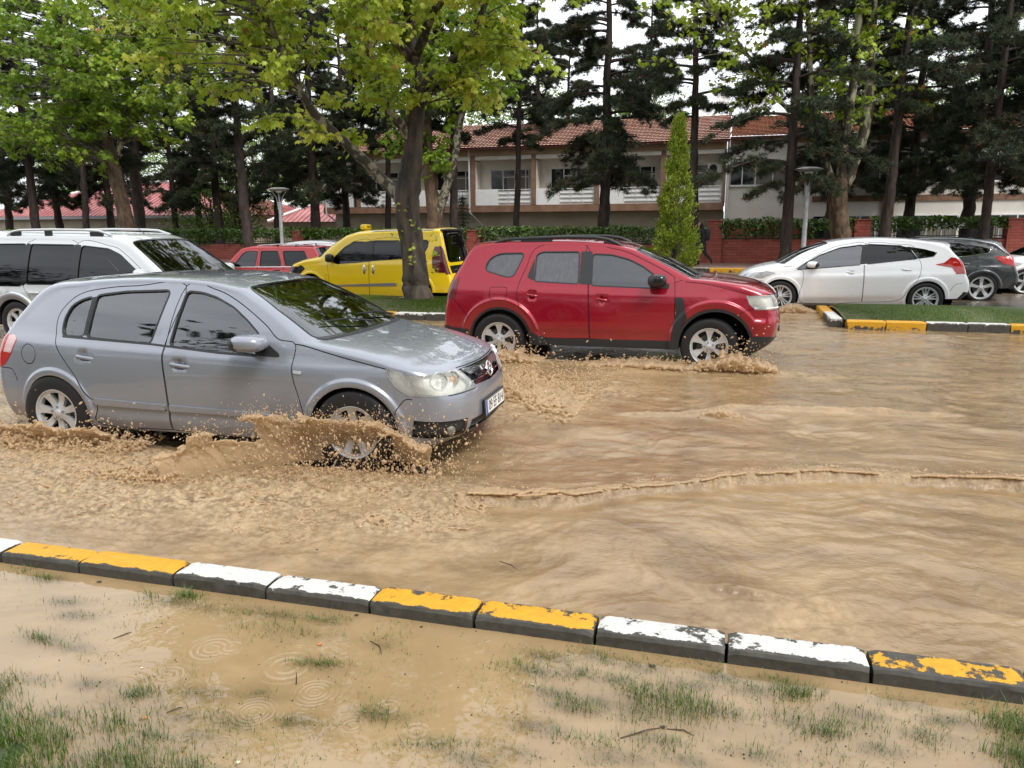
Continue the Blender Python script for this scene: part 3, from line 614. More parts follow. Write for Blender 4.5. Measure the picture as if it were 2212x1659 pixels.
def trunk(name, pts, rads, m, parent, seed=0, n=12, rough_=.05, sub=5):
    """limb as a spline tube with an uneven outline"""
    r = random.Random(seed); P = [Vector(p) for p in spline([tuple(p) for p in pts], False, sub)]
    T = np.linspace(0, len(rads)-1, len(P)); Rr = np.interp(T, range(len(rads)), rads)
    P2 = [p + Vector((r.gauss(0, 1), r.gauss(0, 1), 0))*rr*rough_*1.5 for p, rr in zip(P, Rr)]
    mb = MB(); mb.tube(P2, [x*(1 + r.gauss(0, rough_)) for x in Rr], n)
    V = np.array(mb.v); ph = np.arctan2(V[:, 1] - V[:, 1].mean(), V[:, 0] - V[:, 0].mean())
    jit = fbm(V[:, 0]*9 + V[:, 1]*7, V[:, 2]*4, 3, seed) - .5; k = np.repeat(np.arange(len(P2)), n)
    ctr = np.array([tuple(p) for p in P2])[k]; V = ctr + (V - ctr)*(1 + jit[:, None]*.30)
    return mesh_obj(name, V, mb.f, m, parent, smooth=True)
def tube_many(name, segs, m, parent, n=5):
    """many thin tubes in ONE mesh; segs: list of (points array (k,3), r0, r1) with the same k"""
    if not segs: return None
    k = len(segs[0][0]); P = np.array([s_[0] for s_ in segs]); r0 = np.array([s_[1] for s_ in segs]); r1 = np.array([s_[2] for s_ in segs]); S = len(P)
    D = np.gradient(P, axis=1); D /= np.linalg.norm(D, axis=2, keepdims=True) + 1e-9
    ref = np.array([.31, .17, .93]); A = np.cross(D, ref); A /= np.linalg.norm(A, axis=2, keepdims=True) + 1e-9; B = np.cross(D, A)
    t = np.linspace(0, 1, k); rr = r0[:, None]*(1 - t) + r1[:, None]*t; a = np.arange(n)*2*math.pi/n
    V = P[:, :, None, :] + (A[:, :, None, :]*np.cos(a)[None, None, :, None] + B[:, :, None, :]*np.sin(a)[None, None, :, None])*rr[:, :, None, None]
    b = (np.arange(S)*k*n)[:, None, None] + (np.arange(k-1)*n)[None, :, None]; i = np.arange(n)[None, None, :]; j = (i + 1) % n
    F = np.stack([b + i, b + j, b + n + j, b + n + i], 3).reshape(-1, 4)
    return fast_mesh(name, V.reshape(-1, 3), F, m, parent, smooth=True)
def qb(a, b, c, k):       # quadratic curve
    t = np.linspace(0, 1, k)[:, None]; return (1-t)**2*np.array(a) + 2*t*(1-t)*np.array(b) + t*t*np.array(c)
def crown(root, clusters, limb_pts, leafm, size, per, spread, seed, barkm, vr=(0, 1), droop=.9, flat_=0., twig_r=.016, hang=.12):
    """clusters (n,3) local; each gets a twig from the nearest limb point and a spray of leaves"""
    r = np.random.default_rng(seed); LP = np.asarray(limb_pts, float); segs = []; P = []; vv = []
    for c in clusters:
        dd = np.linalg.norm((LP - c)*[1, 1, .8], axis=1) + np.maximum(0, LP[:, 2] - c[2])*1.2; a = LP[dd.argmin()]; L_ = np.linalg.norm(c - a)
        mid = (a + c)/2 + r.normal(0, .12, 3)*L_ + [0, 0, .16*L_]; cv = qb(a, mid, c, 8); segs.append((cv, twig_r*(.7 + .25*L_), .004))
        tone = r.uniform(*vr)*.75
        ns = 7
        for q in range(ns):
            t = r.uniform(.55, 1); s0 = cv[int(t*7)]; d = r.normal(0, 1, 3)*[1, 1, .45]; d /= np.linalg.norm(d); e = s0 + d*spread*r.uniform(.5, 1.3) - [0, 0, hang*spread]
            cw = qb(s0, (s0 + e)/2 + [0, 0, .1*spread], e, 8); segs.append((cw, .006, .002)); k = max(2, per//ns); tt = r.uniform(.25, 1.05, k)
            idx = np.clip((tt*7).astype(int), 0, 7); P.append(cw[idx] + r.normal(0, .055 + .1*size, (k, 3)) + [0, 0, -.3*size]); vv.append(np.clip(tone + r.normal(.12, .14, k), 0, 1))
    P = np.concatenate(P); vv = np.concatenate(vv); brown = r.random(len(vv)) < .012; vv = np.where(brown, 1, vv*.80)
    leafcloud('foliage', P, size, leafm, root, seed=seed, droop=droop, var=vv, lobed=True, flat_=flat_)
    tube_many('twig', segs, barkm, root, 5)
def densify(pl, k=12):
    out = []
    for a, b in zip(pl[:-1], pl[1:]):
        for t in np.linspace(0, 1, k, endpoint=False): out.append(tuple(np.array(a)*(1-t) + np.array(b)*t))
    return out
def ell_pts(r, n, c, rad, shell=.35, zmin=None, zfun=None):
    out = []
    while len(out) < n:
        d = r.normal(0, 1, 3); d /= np.linalg.norm(d); q = r.uniform(shell, 1)**.5; p = np.array(c) + d*q*np.array(rad)
        if zmin is not None and p[2] < zmin: continue
        if zfun is not None and not zfun(p): continue
        out.append(p)
    return np.array(out)
def px(pts, w, base):   # trunk points measured in the photograph on the plane at distance w, local to the tree's base
    out = []
    for p in pts:
        ww = w + (p[2] if len(p) > 2 else 0); q = atw(p[0], p[1], ww); out.append((q.x - base[0], q.y - base[1], q.z - base[2]))
    return out

# --- the big plane tree on the median
B = (-6.22, 15.2, .2); t = empty('plane_tree', B); tag(t, 'large forked plane tree with fresh yellow green leaves standing before the yellow taxi', 'tree')
main = [(0, 0, -.25)] + px([(903, 640), (897, 590), (888, 520), (880, 450), (886, 380), (894, 300), (900, 215, .1), (896, 130, .2), (884, 40, .3), (875, -120, .3), (880, -320, .2)], 15.2, B)
trunk('trunk', main, [.40, .34, .275, .255, .245, .24, .205, .18, .15, .13, .11, .08, .04], M_dbark, t, 1, 20, .03)
la = px([(882, 462), (862, 425), (830, 392), (780, 340, -.2), (720, 285, -.5), (672, 235, -.8), (640, 180, -1.1), (600, 90, -1.5), (540, -40, -2.0)], 15.2, B)
trunk('limb', la, [.15, .14, .115, .10, .09, .08, .065, .05, .025], M_limb, t, 2, 12, .03)
lb = px([(893, 320), (870, 275, -.1), (835, 232, -.3), (812, 190, -.5), (800, 120, -.8), (776, 20, -1.1), (750, -120, -1.3)], 15.2, B)
trunk('limb', lb, [.12, .11, .095, .085, .075, .055, .02], M_limb, t, 3, 12, .03)
lc = px([(899, 250), (915, 195), (950, 150, .1), (985, 125, .1), (1020, 75, .2), (1060, -20, .4), (1120, -150, .5)], 15.2, B)
trunk('limb', lc, [.13, .12, .10, .085, .07, .05, .02], M_dbark, t, 4, 12, .03)
ld = [(m_ := main[8]), (m_[0] - .8, m_[1] - 1.2, m_[2] + .9), (m_[0] - 1.8, m_[1] - 2.2, m_[2] + 1.5), (m_[0] - 3.4, m_[1] - 3.0, m_[2] + 1.8)]
trunk('limb', ld, [.10, .08, .06, .02], M_limb, t, 5, 10, .03)
le = [(m_ := main[8]), (m_[0] + .9, m_[1] - .9, m_[2] + .8), (m_[0] + 2.2, m_[1] - 1.8, m_[2] + 1.3), (m_[0] + 3.6, m_[1] - 2.2, m_[2] + 1.4)]
trunk('limb', le, [.10, .08, .05, .02], M_limb, t, 6, 10, .03)
r = np.random.default_rng(11); lp = []
for l in (main[6:], la[2:], lb, lc, ld, le): lp += densify(l)
def zf(p):
    x = p[0]; low = 3.75 + .45*math.sin(x*1.1) + .35*math.sin(x*2.7 + p[1]) + .07*max(0, abs(x + 1.2) - 2.5)**1.5
    return p[2] > low
cl = np.concatenate([ell_pts(r, 235, (-1.8, -1.0, 6.1), (5.6, 3.9, 3.2), .05, zfun=zf), ell_pts(r, 60, (1.2, -.8, 5.6), (2.6, 2.6, 2.2), .05, zfun=zf), ell_pts(r, 120, (-1.6, -.6, 8.6), (5, 4, 2.0), .2)])
crown(t, cl, lp, M_leaf, .145, 54, .42, 12, M_lbark, (.25, 1.1))
# fresh shoots growing from the lower trunk
sp_ = np.array([(-.12 + r.normal(0, .1), -.32 + r.normal(0, .05), z) for z in (.9, 1.15, 1.35, 1.6, 2.0)] + [(.42, -.25, z) for z in (.7, 1.0, 1.3)])
P = np.concatenate([s_ + r.normal(0, .07, (9, 3)) for s_ in sp_]); o = leafcloud('trunk_shoot', P, .075, M_leaf, t, 5, droop=.6, lobed=True); o['kind'] = 'stuff'

# --- plane tree reaching in at the top right
B = (8.6, 15.0, .2); t = empty('plane_tree', B); tag(t, 'bright green plane tree whose leaves hang in at the top right corner', 'tree')
main = [(0, 0, -.3), (-.05, 0, 1), (-.15, 0, 2.2), (-.1, .1, 3.6), (.1, .1, 5.2), (.1, 0, 7), (0, 0, 9)]
trunk('trunk', main, [.36, .26, .23, .2, .16, .11, .04], M_dbark, t, 21, 14, .03)
l1 = [(-.15, 0, 2.6), (-1.0, -.5, 3.6), (-2.1, -1.2, 4.5), (-3.2, -1.9, 5.1)]; trunk('limb', l1, [.13, .10, .07, .02], M_limb, t, 22, 10)
l2 = [(-.1, .1, 3.4), (-.9, .4, 4.8), (-1.8, .9, 6.0), (-2.6, 1.2, 7.2)]; trunk('limb', l2, [.12, .09, .06, .02], M_limb, t, 23, 10)
r = np.random.default_rng(31); lp = densify(main[3:]) + densify(l1[1:]) + densify(l2[1:])
cl = np.concatenate([ell_pts(r, 120, (-2.2, -1.0, 5.6), (2.9, 2.3, 2.0), .05, zmin=3.5), ell_pts(r, 70, (.6, 0, 6.5), (3, 3, 2.6), .2), ell_pts(r, 16, (-3.6, -1.2, 4.3), (.9, .9, .9), 0, zmin=3.2)])
crown(t, cl, lp, M_leaf2, .15, 40, .38, 32, M_lbark, (.3, 1))
# --- left plane tree
B = (-26.9, 30.6, .15); t = empty('plane_tree', B); tag(t, 'leaning plane tree with pale upper trunk and dense green crown at the left', 'tree')
main = [(0, 0, -.3)] + px([(275, 490), (262, 430), (246, 370), (232, 310), (218, 255), (203, 205), (180, 140), (150, 70), (120, -20), (100, -120)], 30.6, B)
trunk('trunk', main[:6], [.36, .33, .30, .27, .25, .22], M_plane_lower, t, 41, 14, .03); trunk('upper_trunk', main[4:], [.24, .22, .20, .17, .15, .12, .09, .05], M_plane, t, 42, 12, .03)
l1 = px([(243, 355), (258, 318), (262, 285), (270, 230), (300, 170), (330, 100)], 30.6, B); trunk('limb', l1, [.16, .14, .12, .10, .07, .03], M_plane, t, 43, 10)
r = np.random.default_rng(44); lp = densify(main[5:]) + densify(l1)
def zf2(p): return p[2] > 4.6 + .7*math.sin(p[0]*1.0 + 1) + .4*math.sin(p[0]*2.3) - (1.2 if .2 < p[0] < 3.2 else 0)
cl = np.concatenate([ell_pts(r, 260, (.3, -1.5, 9.0), (7.2, 4.4, 5.0), .05, zfun=zf2), ell_pts(r, 40, (-4.5, -1, 6.6), (4.5, 3, 1.8), .05)])
crown(t, cl, lp, M_leaf2, .23, 46, .62, 45, M_lbark, (.1, 1.0), twig_r=.02)
# --- twin stemmed plane behind the taxi
B = (-13.0, 33.3, .15); t = empty('plane_tree', B); tag(t, 'forked leafy tree with a brown stem and a greenish limb behind the taxi', 'tree')
main = [(0, 0, -.3)] + px([(940, 500), (936, 440), (928, 370), (922, 300), (922, 220), (930, 120), (925, 20), (920, -120)], 33.3, B)
trunk('trunk', main, [.42, .40, .34, .27, .24, .2, .15, .1, .04], M_plane_lower, t, 51, 14, .03)
l1 = px([(942, 470), (962, 410), (982, 340), (992, 270), (1015, 200), (1040, 130), (1060, 40), (1075, -60)], 33.3, B); trunk('limb', l1, [.24, .21, .18, .15, .12, .09, .06, .02], M_limb, t, 52, 10)
r = np.random.default_rng(53); lp = densify(main[4:]) + densify(l1[2:])
cl = np.concatenate([ell_pts(r, 190, (.4, -.5, 9.6), (4.6, 3.4, 4.2), .05), ell_pts(r, 30, (-.2, -.6, 5.3), (2.2, 1.5, 1.6), .05)])
crown(t, cl, lp, M_leaf2, .22, 40, .55, 54, M_lbark, (.1, .9), twig_r=.02)
# --- plane with pale mottled limbs
B = (4.05, 32.3, .17); t = empty('plane_tree', B); tag(t, 'plane tree with three pale mottled limbs right of the street lamp', 'tree')
main = [(0, 0, -.3)] + px([(1815, 520), (1812, 460), (1810, 420), (1812, 385)], 32.3, B); trunk('trunk', main, [.44, .38, .34, .36, .26], M_plane_lower, t, 61, 16, .03)
ls = [([(1800, 395), (1775, 330, -.2), (1758, 270, -.4), (1752, 190, -.6), (1748, 90, -.8), (1742, -20, -.9), (1730, -150, -1)], [.16, .135, .12, .10, .085, .07, .03]),
      ([(1815, 400), (1822, 330), (1832, 260), (1843, 180), (1852, 90), (1858, -10), (1862, -150)], [.19, .17, .16, .15, .14, .12, .06]),
      ([(1828, 400), (1845, 345, .2), (1866, 285, .3), (1878, 215, .3), (1880, 140, .3), (1886, 60, .3), (1890, -60, .3), (1895, -170, .3)], [.22, .21, .20, .185, .16, .135, .11, .04]),
      ([(1772, 320, -.2), (1735, 262, -.4), (1680, 215, -.7), (1640, 155, -1), (1590, 85, -1.2), (1540, 30, -1.4), (1500, -40, -1.6)], [.10, .09, .075, .065, .055, .045, .02])]
lp = []
for i, (pl, rd) in enumerate(ls):
    q = px(pl, 32.3, B); trunk('limb', q, rd, M_plane, t, 62 + i, 12, .03); lp += densify(q[2:], 6)
r = np.random.default_rng(66)
cl = np.array(lp)[r.integers(0, len(lp), 150)] + r.normal(0, 1, (150, 3))*[1.3, 1.1, .9]; cl = cl[cl[:, 2] > 5.6]
cl = np.concatenate([cl, ell_pts(r, 60, (-2.2, -1.2, 11.0), (4.5, 2.5, 2.2), .05)])
crown(t, cl, lp, M_leaf, .19, 24, .5, 67, M_lbark, (.1, .8), twig_r=.016)

# --- pines: several prototypes, copied with their parts
def make_pine(name, H, r0, z0, nb, Lb, seed, droop=.25, lean=(0, 0), gap=0.0, tuft=24, bare=0, needle=.23, label=''):
    r = np.random.default_rng(seed); t = empty(name, (0, 0, 0)); n = 9
    zz = np.linspace(0, H, n); bx = lean[0]*(zz/H) + np.cumsum(r.normal(0, .03, n)); by = lean[1]*(zz/H) + np.cumsum(r.normal(0, .03, n)); bx -= bx[0]; by -= by[0]
    pts = [(bx[0], by[0], -.3)] + [(x, y, z) for x, y, z in zip(bx, by, zz + .15)]
    trunk('trunk', pts, [r0*1.35, r0*1.15] + [r0*(1 - .88*(k/(n-1))**1.3) for k in range(1, n)], M_pbark, t, seed, 12, .04)
    segs = []; T = []; 
    for b in range(nb):
        f = (b + r.uniform(0, .9))/nb; z = z0 + (H - z0 - .4)*f
        if r.random() < gap: continue
        x0, y0 = np.interp(z, zz, bx), np.interp(z, zz, by); a = r.uniform(0, 2*math.pi); L_ = Lb*r.uniform(.55, 1.1)*(1 - .55*f)*(.75 if f < .08 else 1)
        d = np.array([math.cos(a), math.sin(a), 0]); A0 = np.array([x0, y0, z]); E_ = A0 + d*L_ + [0, 0, (-droop + .25*f)*L_ + r.normal(0, .12)]
        cv = qb(A0, A0 + d*L_*.5 + [0, 0, .14*L_], E_, 9); segs.append((cv, .018 + .016*L_, .008))
        if b < bare: continue
        sd = np.array([-d[1], d[0], 0])
        for q in range(int(8 + L_*6)):
            tt = r.uniform(.28, 1.0); s0 = cv[int(tt*8)]; sgn = r.choice([-1, 1]); l2 = L_*r.uniform(.12, .32)*(1.25 - tt*.5)
            e = s0 + (sd*sgn*r.uniform(.4, 1) + d*r.uniform(.3, .9))*l2 + [0, 0, -l2*r.uniform(-.15, .5)]
            cw = qb(s0, (s0 + e)/2 + [0, 0, .05], e, 9); segs.append((cw, .010, .004))
            for u in (.3, .5, .65, .8, .9, 1.0): T.append(cw[int(u*8)] + r.normal(0, .05, 3))
    tube_many('branch', segs, M_pbark, t, 4)
    T = np.array(T); k = tuft; n = len(T); T = T[r.random(n) < .82]; n = len(T); C0 = np.repeat(T, k, 0); dd = r.normal(0, 1, (n*k, 3)); dd[:, 2] = dd[:, 2]*.8 + .15; dd /= np.linalg.norm(dd, axis=1, keepdims=True)
    l = needle*r.uniform(.6, 1.2, n*k)[:, None]; sdv = np.cross(dd, r.normal(0, 1, (n*k, 3))); sdv /= np.linalg.norm(sdv, axis=1, keepdims=True); wv = .011
    V = np.stack([C0 - sdv*wv, C0 + sdv*wv, C0 + dd*l], 1).reshape(-1, 3); F = np.arange(n*k*3).reshape(-1, 3); var = np.repeat(np.clip(r.normal(.35, .2, n), 0, .8), k*3); var[np.repeat(r.random(n) < .09, k*3)] = 1.
    fast_mesh('foliage', V, F, M_needle, t, attr={'var': var})
    return t
def copy_thing(o, loc, rz, sc, label):
    c = o.copy(); C.objects.link(c); c.location = loc; c.rotation_euler = (0, 0, rz); c.scale = sc; c['label'] = label
    for ch in o.children:
        d = ch.copy(); C.objects.link(d); d.parent = c
    return c
protos = [make_pine('pine_tree', 15, .27, 4.6, 62, 3.4, 101, .22), make_pine('pine_tree', 14.5, .20, 5.6, 50, 3.0, 102, .15, lean=(.5, 0), gap=.1),
          make_pine('pine_tree', 15, .26, 3.4, 74, 3.6, 103, .38), make_pine('pine_tree', 14, .21, 3.0, 60, 3.6, 104, .30, gap=.08)]
GP = 'tall dark pines around the far pavement and garden'
pines = [(80, 38, 0, .9, 'dark pine trunk second from the left edge behind the silver people carrier', .3), (183, 38.2, 1, .85, 'thin pine left of the leaning plane tree', 1.1), (303, 34.2, 0, 1.15, 'thick dark pine just right of the leaning plane tree', 2.2),
         (540, 31.2, 1, 1.45, 'thick pine leaning left, left of the pale lamp post', 3.0), (682, 35.8, 2, .8, 'straight pine right of the pale lamp post', 4.0), (748, 38.6, 3, .7, 'short trunked pine before the left end of the balconies', 5.1),
         (835, 38, 1, .75, 'thin dark pine left of the big forked plane tree', .7), (983, 34.2, 1, 1.0, 'pine right of the taxi beside the downpipe', 1.9), (1302, 36.4, 2, 1.05, 'dense dark pine before the middle of the balconies', 2.6),
         (1503, 33.2, 1, .95, 'thin straight pine between the cypress and the lamp post', 3.6), (1700, 31.3, 3, 1.0, 'pine just left of the grey lamp post', .2), (1905, 33.4, 1, 1.05, 'pine leaning right of the mottled plane tree', 5.6),
         (2085, 38.5, 2, 1.05, 'dense pine with low dark boughs behind the grey car', 1.4), (2125, 34.2, 3, .9, 'pine trunk near the right edge before the fence', 4.6), (1215, 53.5, 1, 1.0, 'pine rising behind the left roof of the apartment building', .9), (20, 44, 2, 1.0, 'dark drooping pine at the left edge', 3.3), (-90, 36, 2, 1.1, 'dark pine beyond the left edge', 3.9), (2290, 36, 2, 1.1, 'pine beyond the right edge', 5.2), (430, 47, 2, .9, 'pine behind the red roofed house corner', 2.0), (380, 44.5, 3, 1.0, 'pine with spreading boughs right of the thick pine', 1.3), (475, 42, 2, 1.0, 'dark pine between the house and the leaning pine', 5.0), (600, 43, 2, 1.0, 'dark pine behind the pale lamp post', 2.7), (130, 44, 2, 1.0, 'dark pine behind the two left trunks', .4), (240, 46, 2, 1.05, 'dark pine behind the leaning plane tree', 4.2), (790, 47, 2, .9, 'dark pine beside the left end of the balconies', 3.2), (1112, 38.5, 1, .7, 'thin pine with hanging boughs before the left balconies', 0.6), (1790, 41, 2, 1.0, 'dense pine behind the mottled plane tree', 2.4), (1395, 50.5, 2, 1.0, 'pine far behind the roof left of the cypress tip', 4.4), (1160, 47.5, 2, .9, 'pine behind the roof right of the taxi', 1.6), (1960, 41.5, 2, 1.0, 'dark low pine between the two right hand pines', 3.1)]
used = set()
for (x_, w, pi_, fat, lab, rz) in pines:
    p = atw(x_, 490, w); loc = (p.x, w, .12); 
    if pi_ not in used:
        used.add(pi_); o = protos[pi_]; o.location = loc; o.rotation_euler = (0, 0, rz); o.scale = (fat if fat > 1 else 1, fat if fat > 1 else 1, 1); o['label'] = lab
    else: o = copy_thing(protos[pi_], loc, rz, (max(.85, min(1.2, fat)), max(.85, min(1.2, fat)), 1 + .04*math.sin(x_)), lab)
    o['category'] = 'pine tree'; o['group'] = GP
# --- golden cypress
p = atw(1455, 590, 28.6); t = empty('cypress', (p.x, 28.6, .05)); tag(t, 'slim golden green cypress with a pointed top left of the walking person', 'cypress')
r = np.random.default_rng(77); P = []; segs = []
for i in range(430):
    z = 5.3*r.uniform(.02, 1)**1.0; f = z/5.35; rad = (.86*(1 - f)**.95 + .10*math.sin(z*3.1)*(1-f))*(.80 + .38*r.random()) if f > .10 else .68; a = r.uniform(0, 2*math.pi); q = r.uniform(.55, 1.0)
    c = np.array([rad*q*math.cos(a), rad*q*math.sin(a), z]); segs.append((qb((0, 0, max(.1, z - .35)), (c[0]*.5, c[1]*.5, z - .25), c, 5), .012, .004))
    d = np.array([math.cos(a)*.45, math.sin(a)*.45, 1.0]); k = 60; P.append(c + r.normal(0, .055, (k, 3)) + d*r.uniform(-.05, .22, k)[:, None])
P = np.concatenate(P); n = len(P); rr_ = np.hypot(P[:, 0], P[:, 1]); dirs = np.stack([P[:, 0]/(rr_+.05)*.6 + r.normal(0, .35, n), P[:, 1]/(rr_+.05)*.6 + r.normal(0, .35, n), np.ones(n)], 1); dirs /= np.linalg.norm(dirs, axis=1, keepdims=True)
sd = np.cross(dirs, r.normal(0, 1, (n, 3))); sd /= np.linalg.norm(sd, axis=1, keepdims=True); l = .085*r.uniform(.6, 1.3, n)[:, None]
V = np.stack([P, P + sd*l*.28 + dirs*l*.5, P + dirs*l, P - sd*l*.28 + dirs*l*.5], 1).reshape(-1, 3); F = np.arange(n*4).reshape(-1, 4); fast_mesh('foliage', V, F, M_thuja, t, attr={'var': np.repeat(np.clip(r.normal(.5, .2, n), 0, 1), 4)})
tube_many('branch', segs, M_lbark, t, 4); trunk('trunk', [(0, 0, -.2), (0, 0, 2), (0, .02, 4.9)], [.1, .07, .02], M_dbark, t, 3, 8)
# small spruce by the downpipe
p = atw(1000, 470, 37); t = empty('young_spruce', (p.x, 37, .1)); tag(t, 'small young spruce behind the hedge by the white downpipe', 'spruce'); r = np.random.default_rng(5); segs = []; P = []
for z in np.arange(.5, 3.2, .16):
    for k in range(7):
        a = r.uniform(0, 6.28); L_ = 1.05*(1 - z/3.4) + .06; e = np.array([L_*math.cos(a), L_*math.sin(a), z - .1*L_]); cv = qb((0, 0, z), e*[.5, .5, 1], e, 6); segs.append((cv, .012, .004)); P += [cv[i] + r.normal(0, .04, 3) for i in (1, 2, 3, 4, 5) for _ in range(5)]
P = np.array(P); leafcloud('foliage', P, .10, M_needle, t, 4); tube_many('branch', segs, M_pbark, t, 4); trunk('trunk', [(0, 0, -.1), (0, 0, 1.5), (0, 0, 3.3)], [.06, .04, .01], M_pbark, t, 3, 8)

# --- broad leaved trees further back: each its own trunk and crown
def far_tree(name, x, y, zc, rx, rz, n, label, seed, cat='tree', group='leafy trees behind the gardens', lm=None, size=.34):
    r = np.random.default_rng(seed); t = empty(name, (x, y, .0)); tag(t, label, cat, group); cl = []
    for i in range(n//90):
        d = r.normal(0, 1, 3); d /= np.linalg.norm(d); c = np.array([0, 0, zc]) + d*np.array([rx, rx*.8, rz])*r.uniform(.35, 1)**.6; cl.append((c, r.uniform(.5, 1.1)*rx*.22))
    P = np.concatenate([c + r.normal(0, 1, (90, 3))*[s_, s_, s_*.7] for c, s_ in cl]); var = np.concatenate([np.clip(r.uniform(0, .7) + r.normal(.1, .12, 90), 0, 1) for _ in cl]); P[:, 2] = np.maximum(P[:, 2], .6)
    leafcloud('foliage', P, size, lm or M_leaf3, t, seed=seed, droop=.5, var=var)
    trunk('trunk', [(0, 0, -.2), (.1, 0, zc*.4), (.0, .1, zc*.9), (.1, 0, zc + rz*.5)], [.28, .22, .14, .04], M_dbark, t, seed, 10)
    tube_many('branch', [(qb((0, 0, zc*.5 + r.uniform(-.5, 1)), c*[.5, .5, .8], c, 6), .06, .015) for c, s_ in cl], M_dbark, t, 5)
ft = [(-62, 66, 6, 6, 5.0, 'broad green tree behind the left end of the red roof'), (-54, 70, 6.5, 6, 5.5, 'green tree behind the red roof ridge'), (-45, 68, 7.5, 6, 5.6, 'bright tree behind the chimney'), (-37, 66, 5.5, 5, 4.6, 'leafy tree right of the chimney'),
      (-31, 63, 6, 5, 5.0, 'leafy tree behind the small red roof'), (-70, 74, 10, 7, 8.0, 'tall tree behind the far left'), (-34, 46, 2.5, 2.8, 2.2, 'small leafy tree low behind the hedge'), (-30.5, 44, 3.4, 2.4, 3.0, 'pale stemmed young tree left of the balconies'),
      (-22, 60, 9, 5, 4.5, 'tree rising behind the left roof end'), (-15, 62, 9.6, 5.5, 5.0, 'tree rising behind the roof left of centre'), (-7, 64, 8.5, 5, 3.4, 'tree rising behind the middle of the roof'), (10, 64, 8, 5, 4, 'tree behind the orange roof'), (18, 62, 9, 6, 5, 'tree behind the right roof'), (27, 60, 9, 6, 6, 'tree behind the far right roof'), (-78, 60, 6, 6, 6, 'tree beyond the left edge'),
      (-48, 84, 12, 9, 7.5, 'tall pale tree far behind the chimney')]
for i, (x, y, zc, rx, rz, lab) in enumerate(ft): far_tree('broadleaf_tree', x, y, zc, rx, rz, 5400 if y > 50 else 3600, lab, 200 + i, size=.34 if y > 50 else .2)
# bare branched tree against the sky
B = (-1.0, 58, .0); t = empty('bare_tree', B); tag(t, 'nearly bare branching tree against the sky behind the roof', 'tree'); r = np.random.default_rng(9); segs = []
def br_(a, d, L_, rd, dep):
    e = a + d*L_; segs.append((qb(a, (a + e)/2 + r.normal(0, .06, 3)*L_, e, 5), rd, rd*.6))
    if dep:
        for q in range(3 if dep > 2 else 3):
            nd = d + r.normal(0, .42, 3); nd[2] = abs(nd[2])*.8 + .1; nd /= np.linalg.norm(nd); br_(a + d*L_*r.uniform(.5, 1), nd, L_*r.uniform(.6, .85), rd*.6, dep-1)
br_(np.array([0, 0, 5.]), np.array([.05, 0, 1.]), 3.2, .14, 6); br_(np.array([-5., 1, 5.]), np.array([.05, 0, 1.]), 3.0, .12, 5); br_(np.array([5.5, 1, 5.]), np.array([.05, 0, 1.]), 3.0, .12, 5)
tube_many('branch', segs, M_lbark, t, 4); trunk('trunk', [(0, 0, 0), (0, 0, 3), (0, 0, 5.2)], [.3, .22, .15], M_dbark, t, 1, 8)
# the wooded side of the street behind the camera, seen only in reflections; leaf colour darkened to deepen them
r = np.random.default_rng(99); cl = []
for i in range(170):
    u = -44 + 80*((i*0.618) % 1); cl.append((np.array([u, -13 + r.normal(0, 1.5), 1.5 + (7.6 + 1.6*math.sin(u*.45) + 1.4*math.sin(u*1.3))*r.uniform(0, 1)]), r.uniform(1.0, 1.7)))
P = np.concatenate([c + r.normal(0, 1, (230, 3))*s_ for c, s_ in cl]); o = leafcloud('trees_across_the_street', P, .55, leaf_mat('darkened_leaves', [(.015, .03, .008), (.03, .055, .012), (.05, .08, .02)], .6, .1), None, 8); o['kind'] = 'stuff'
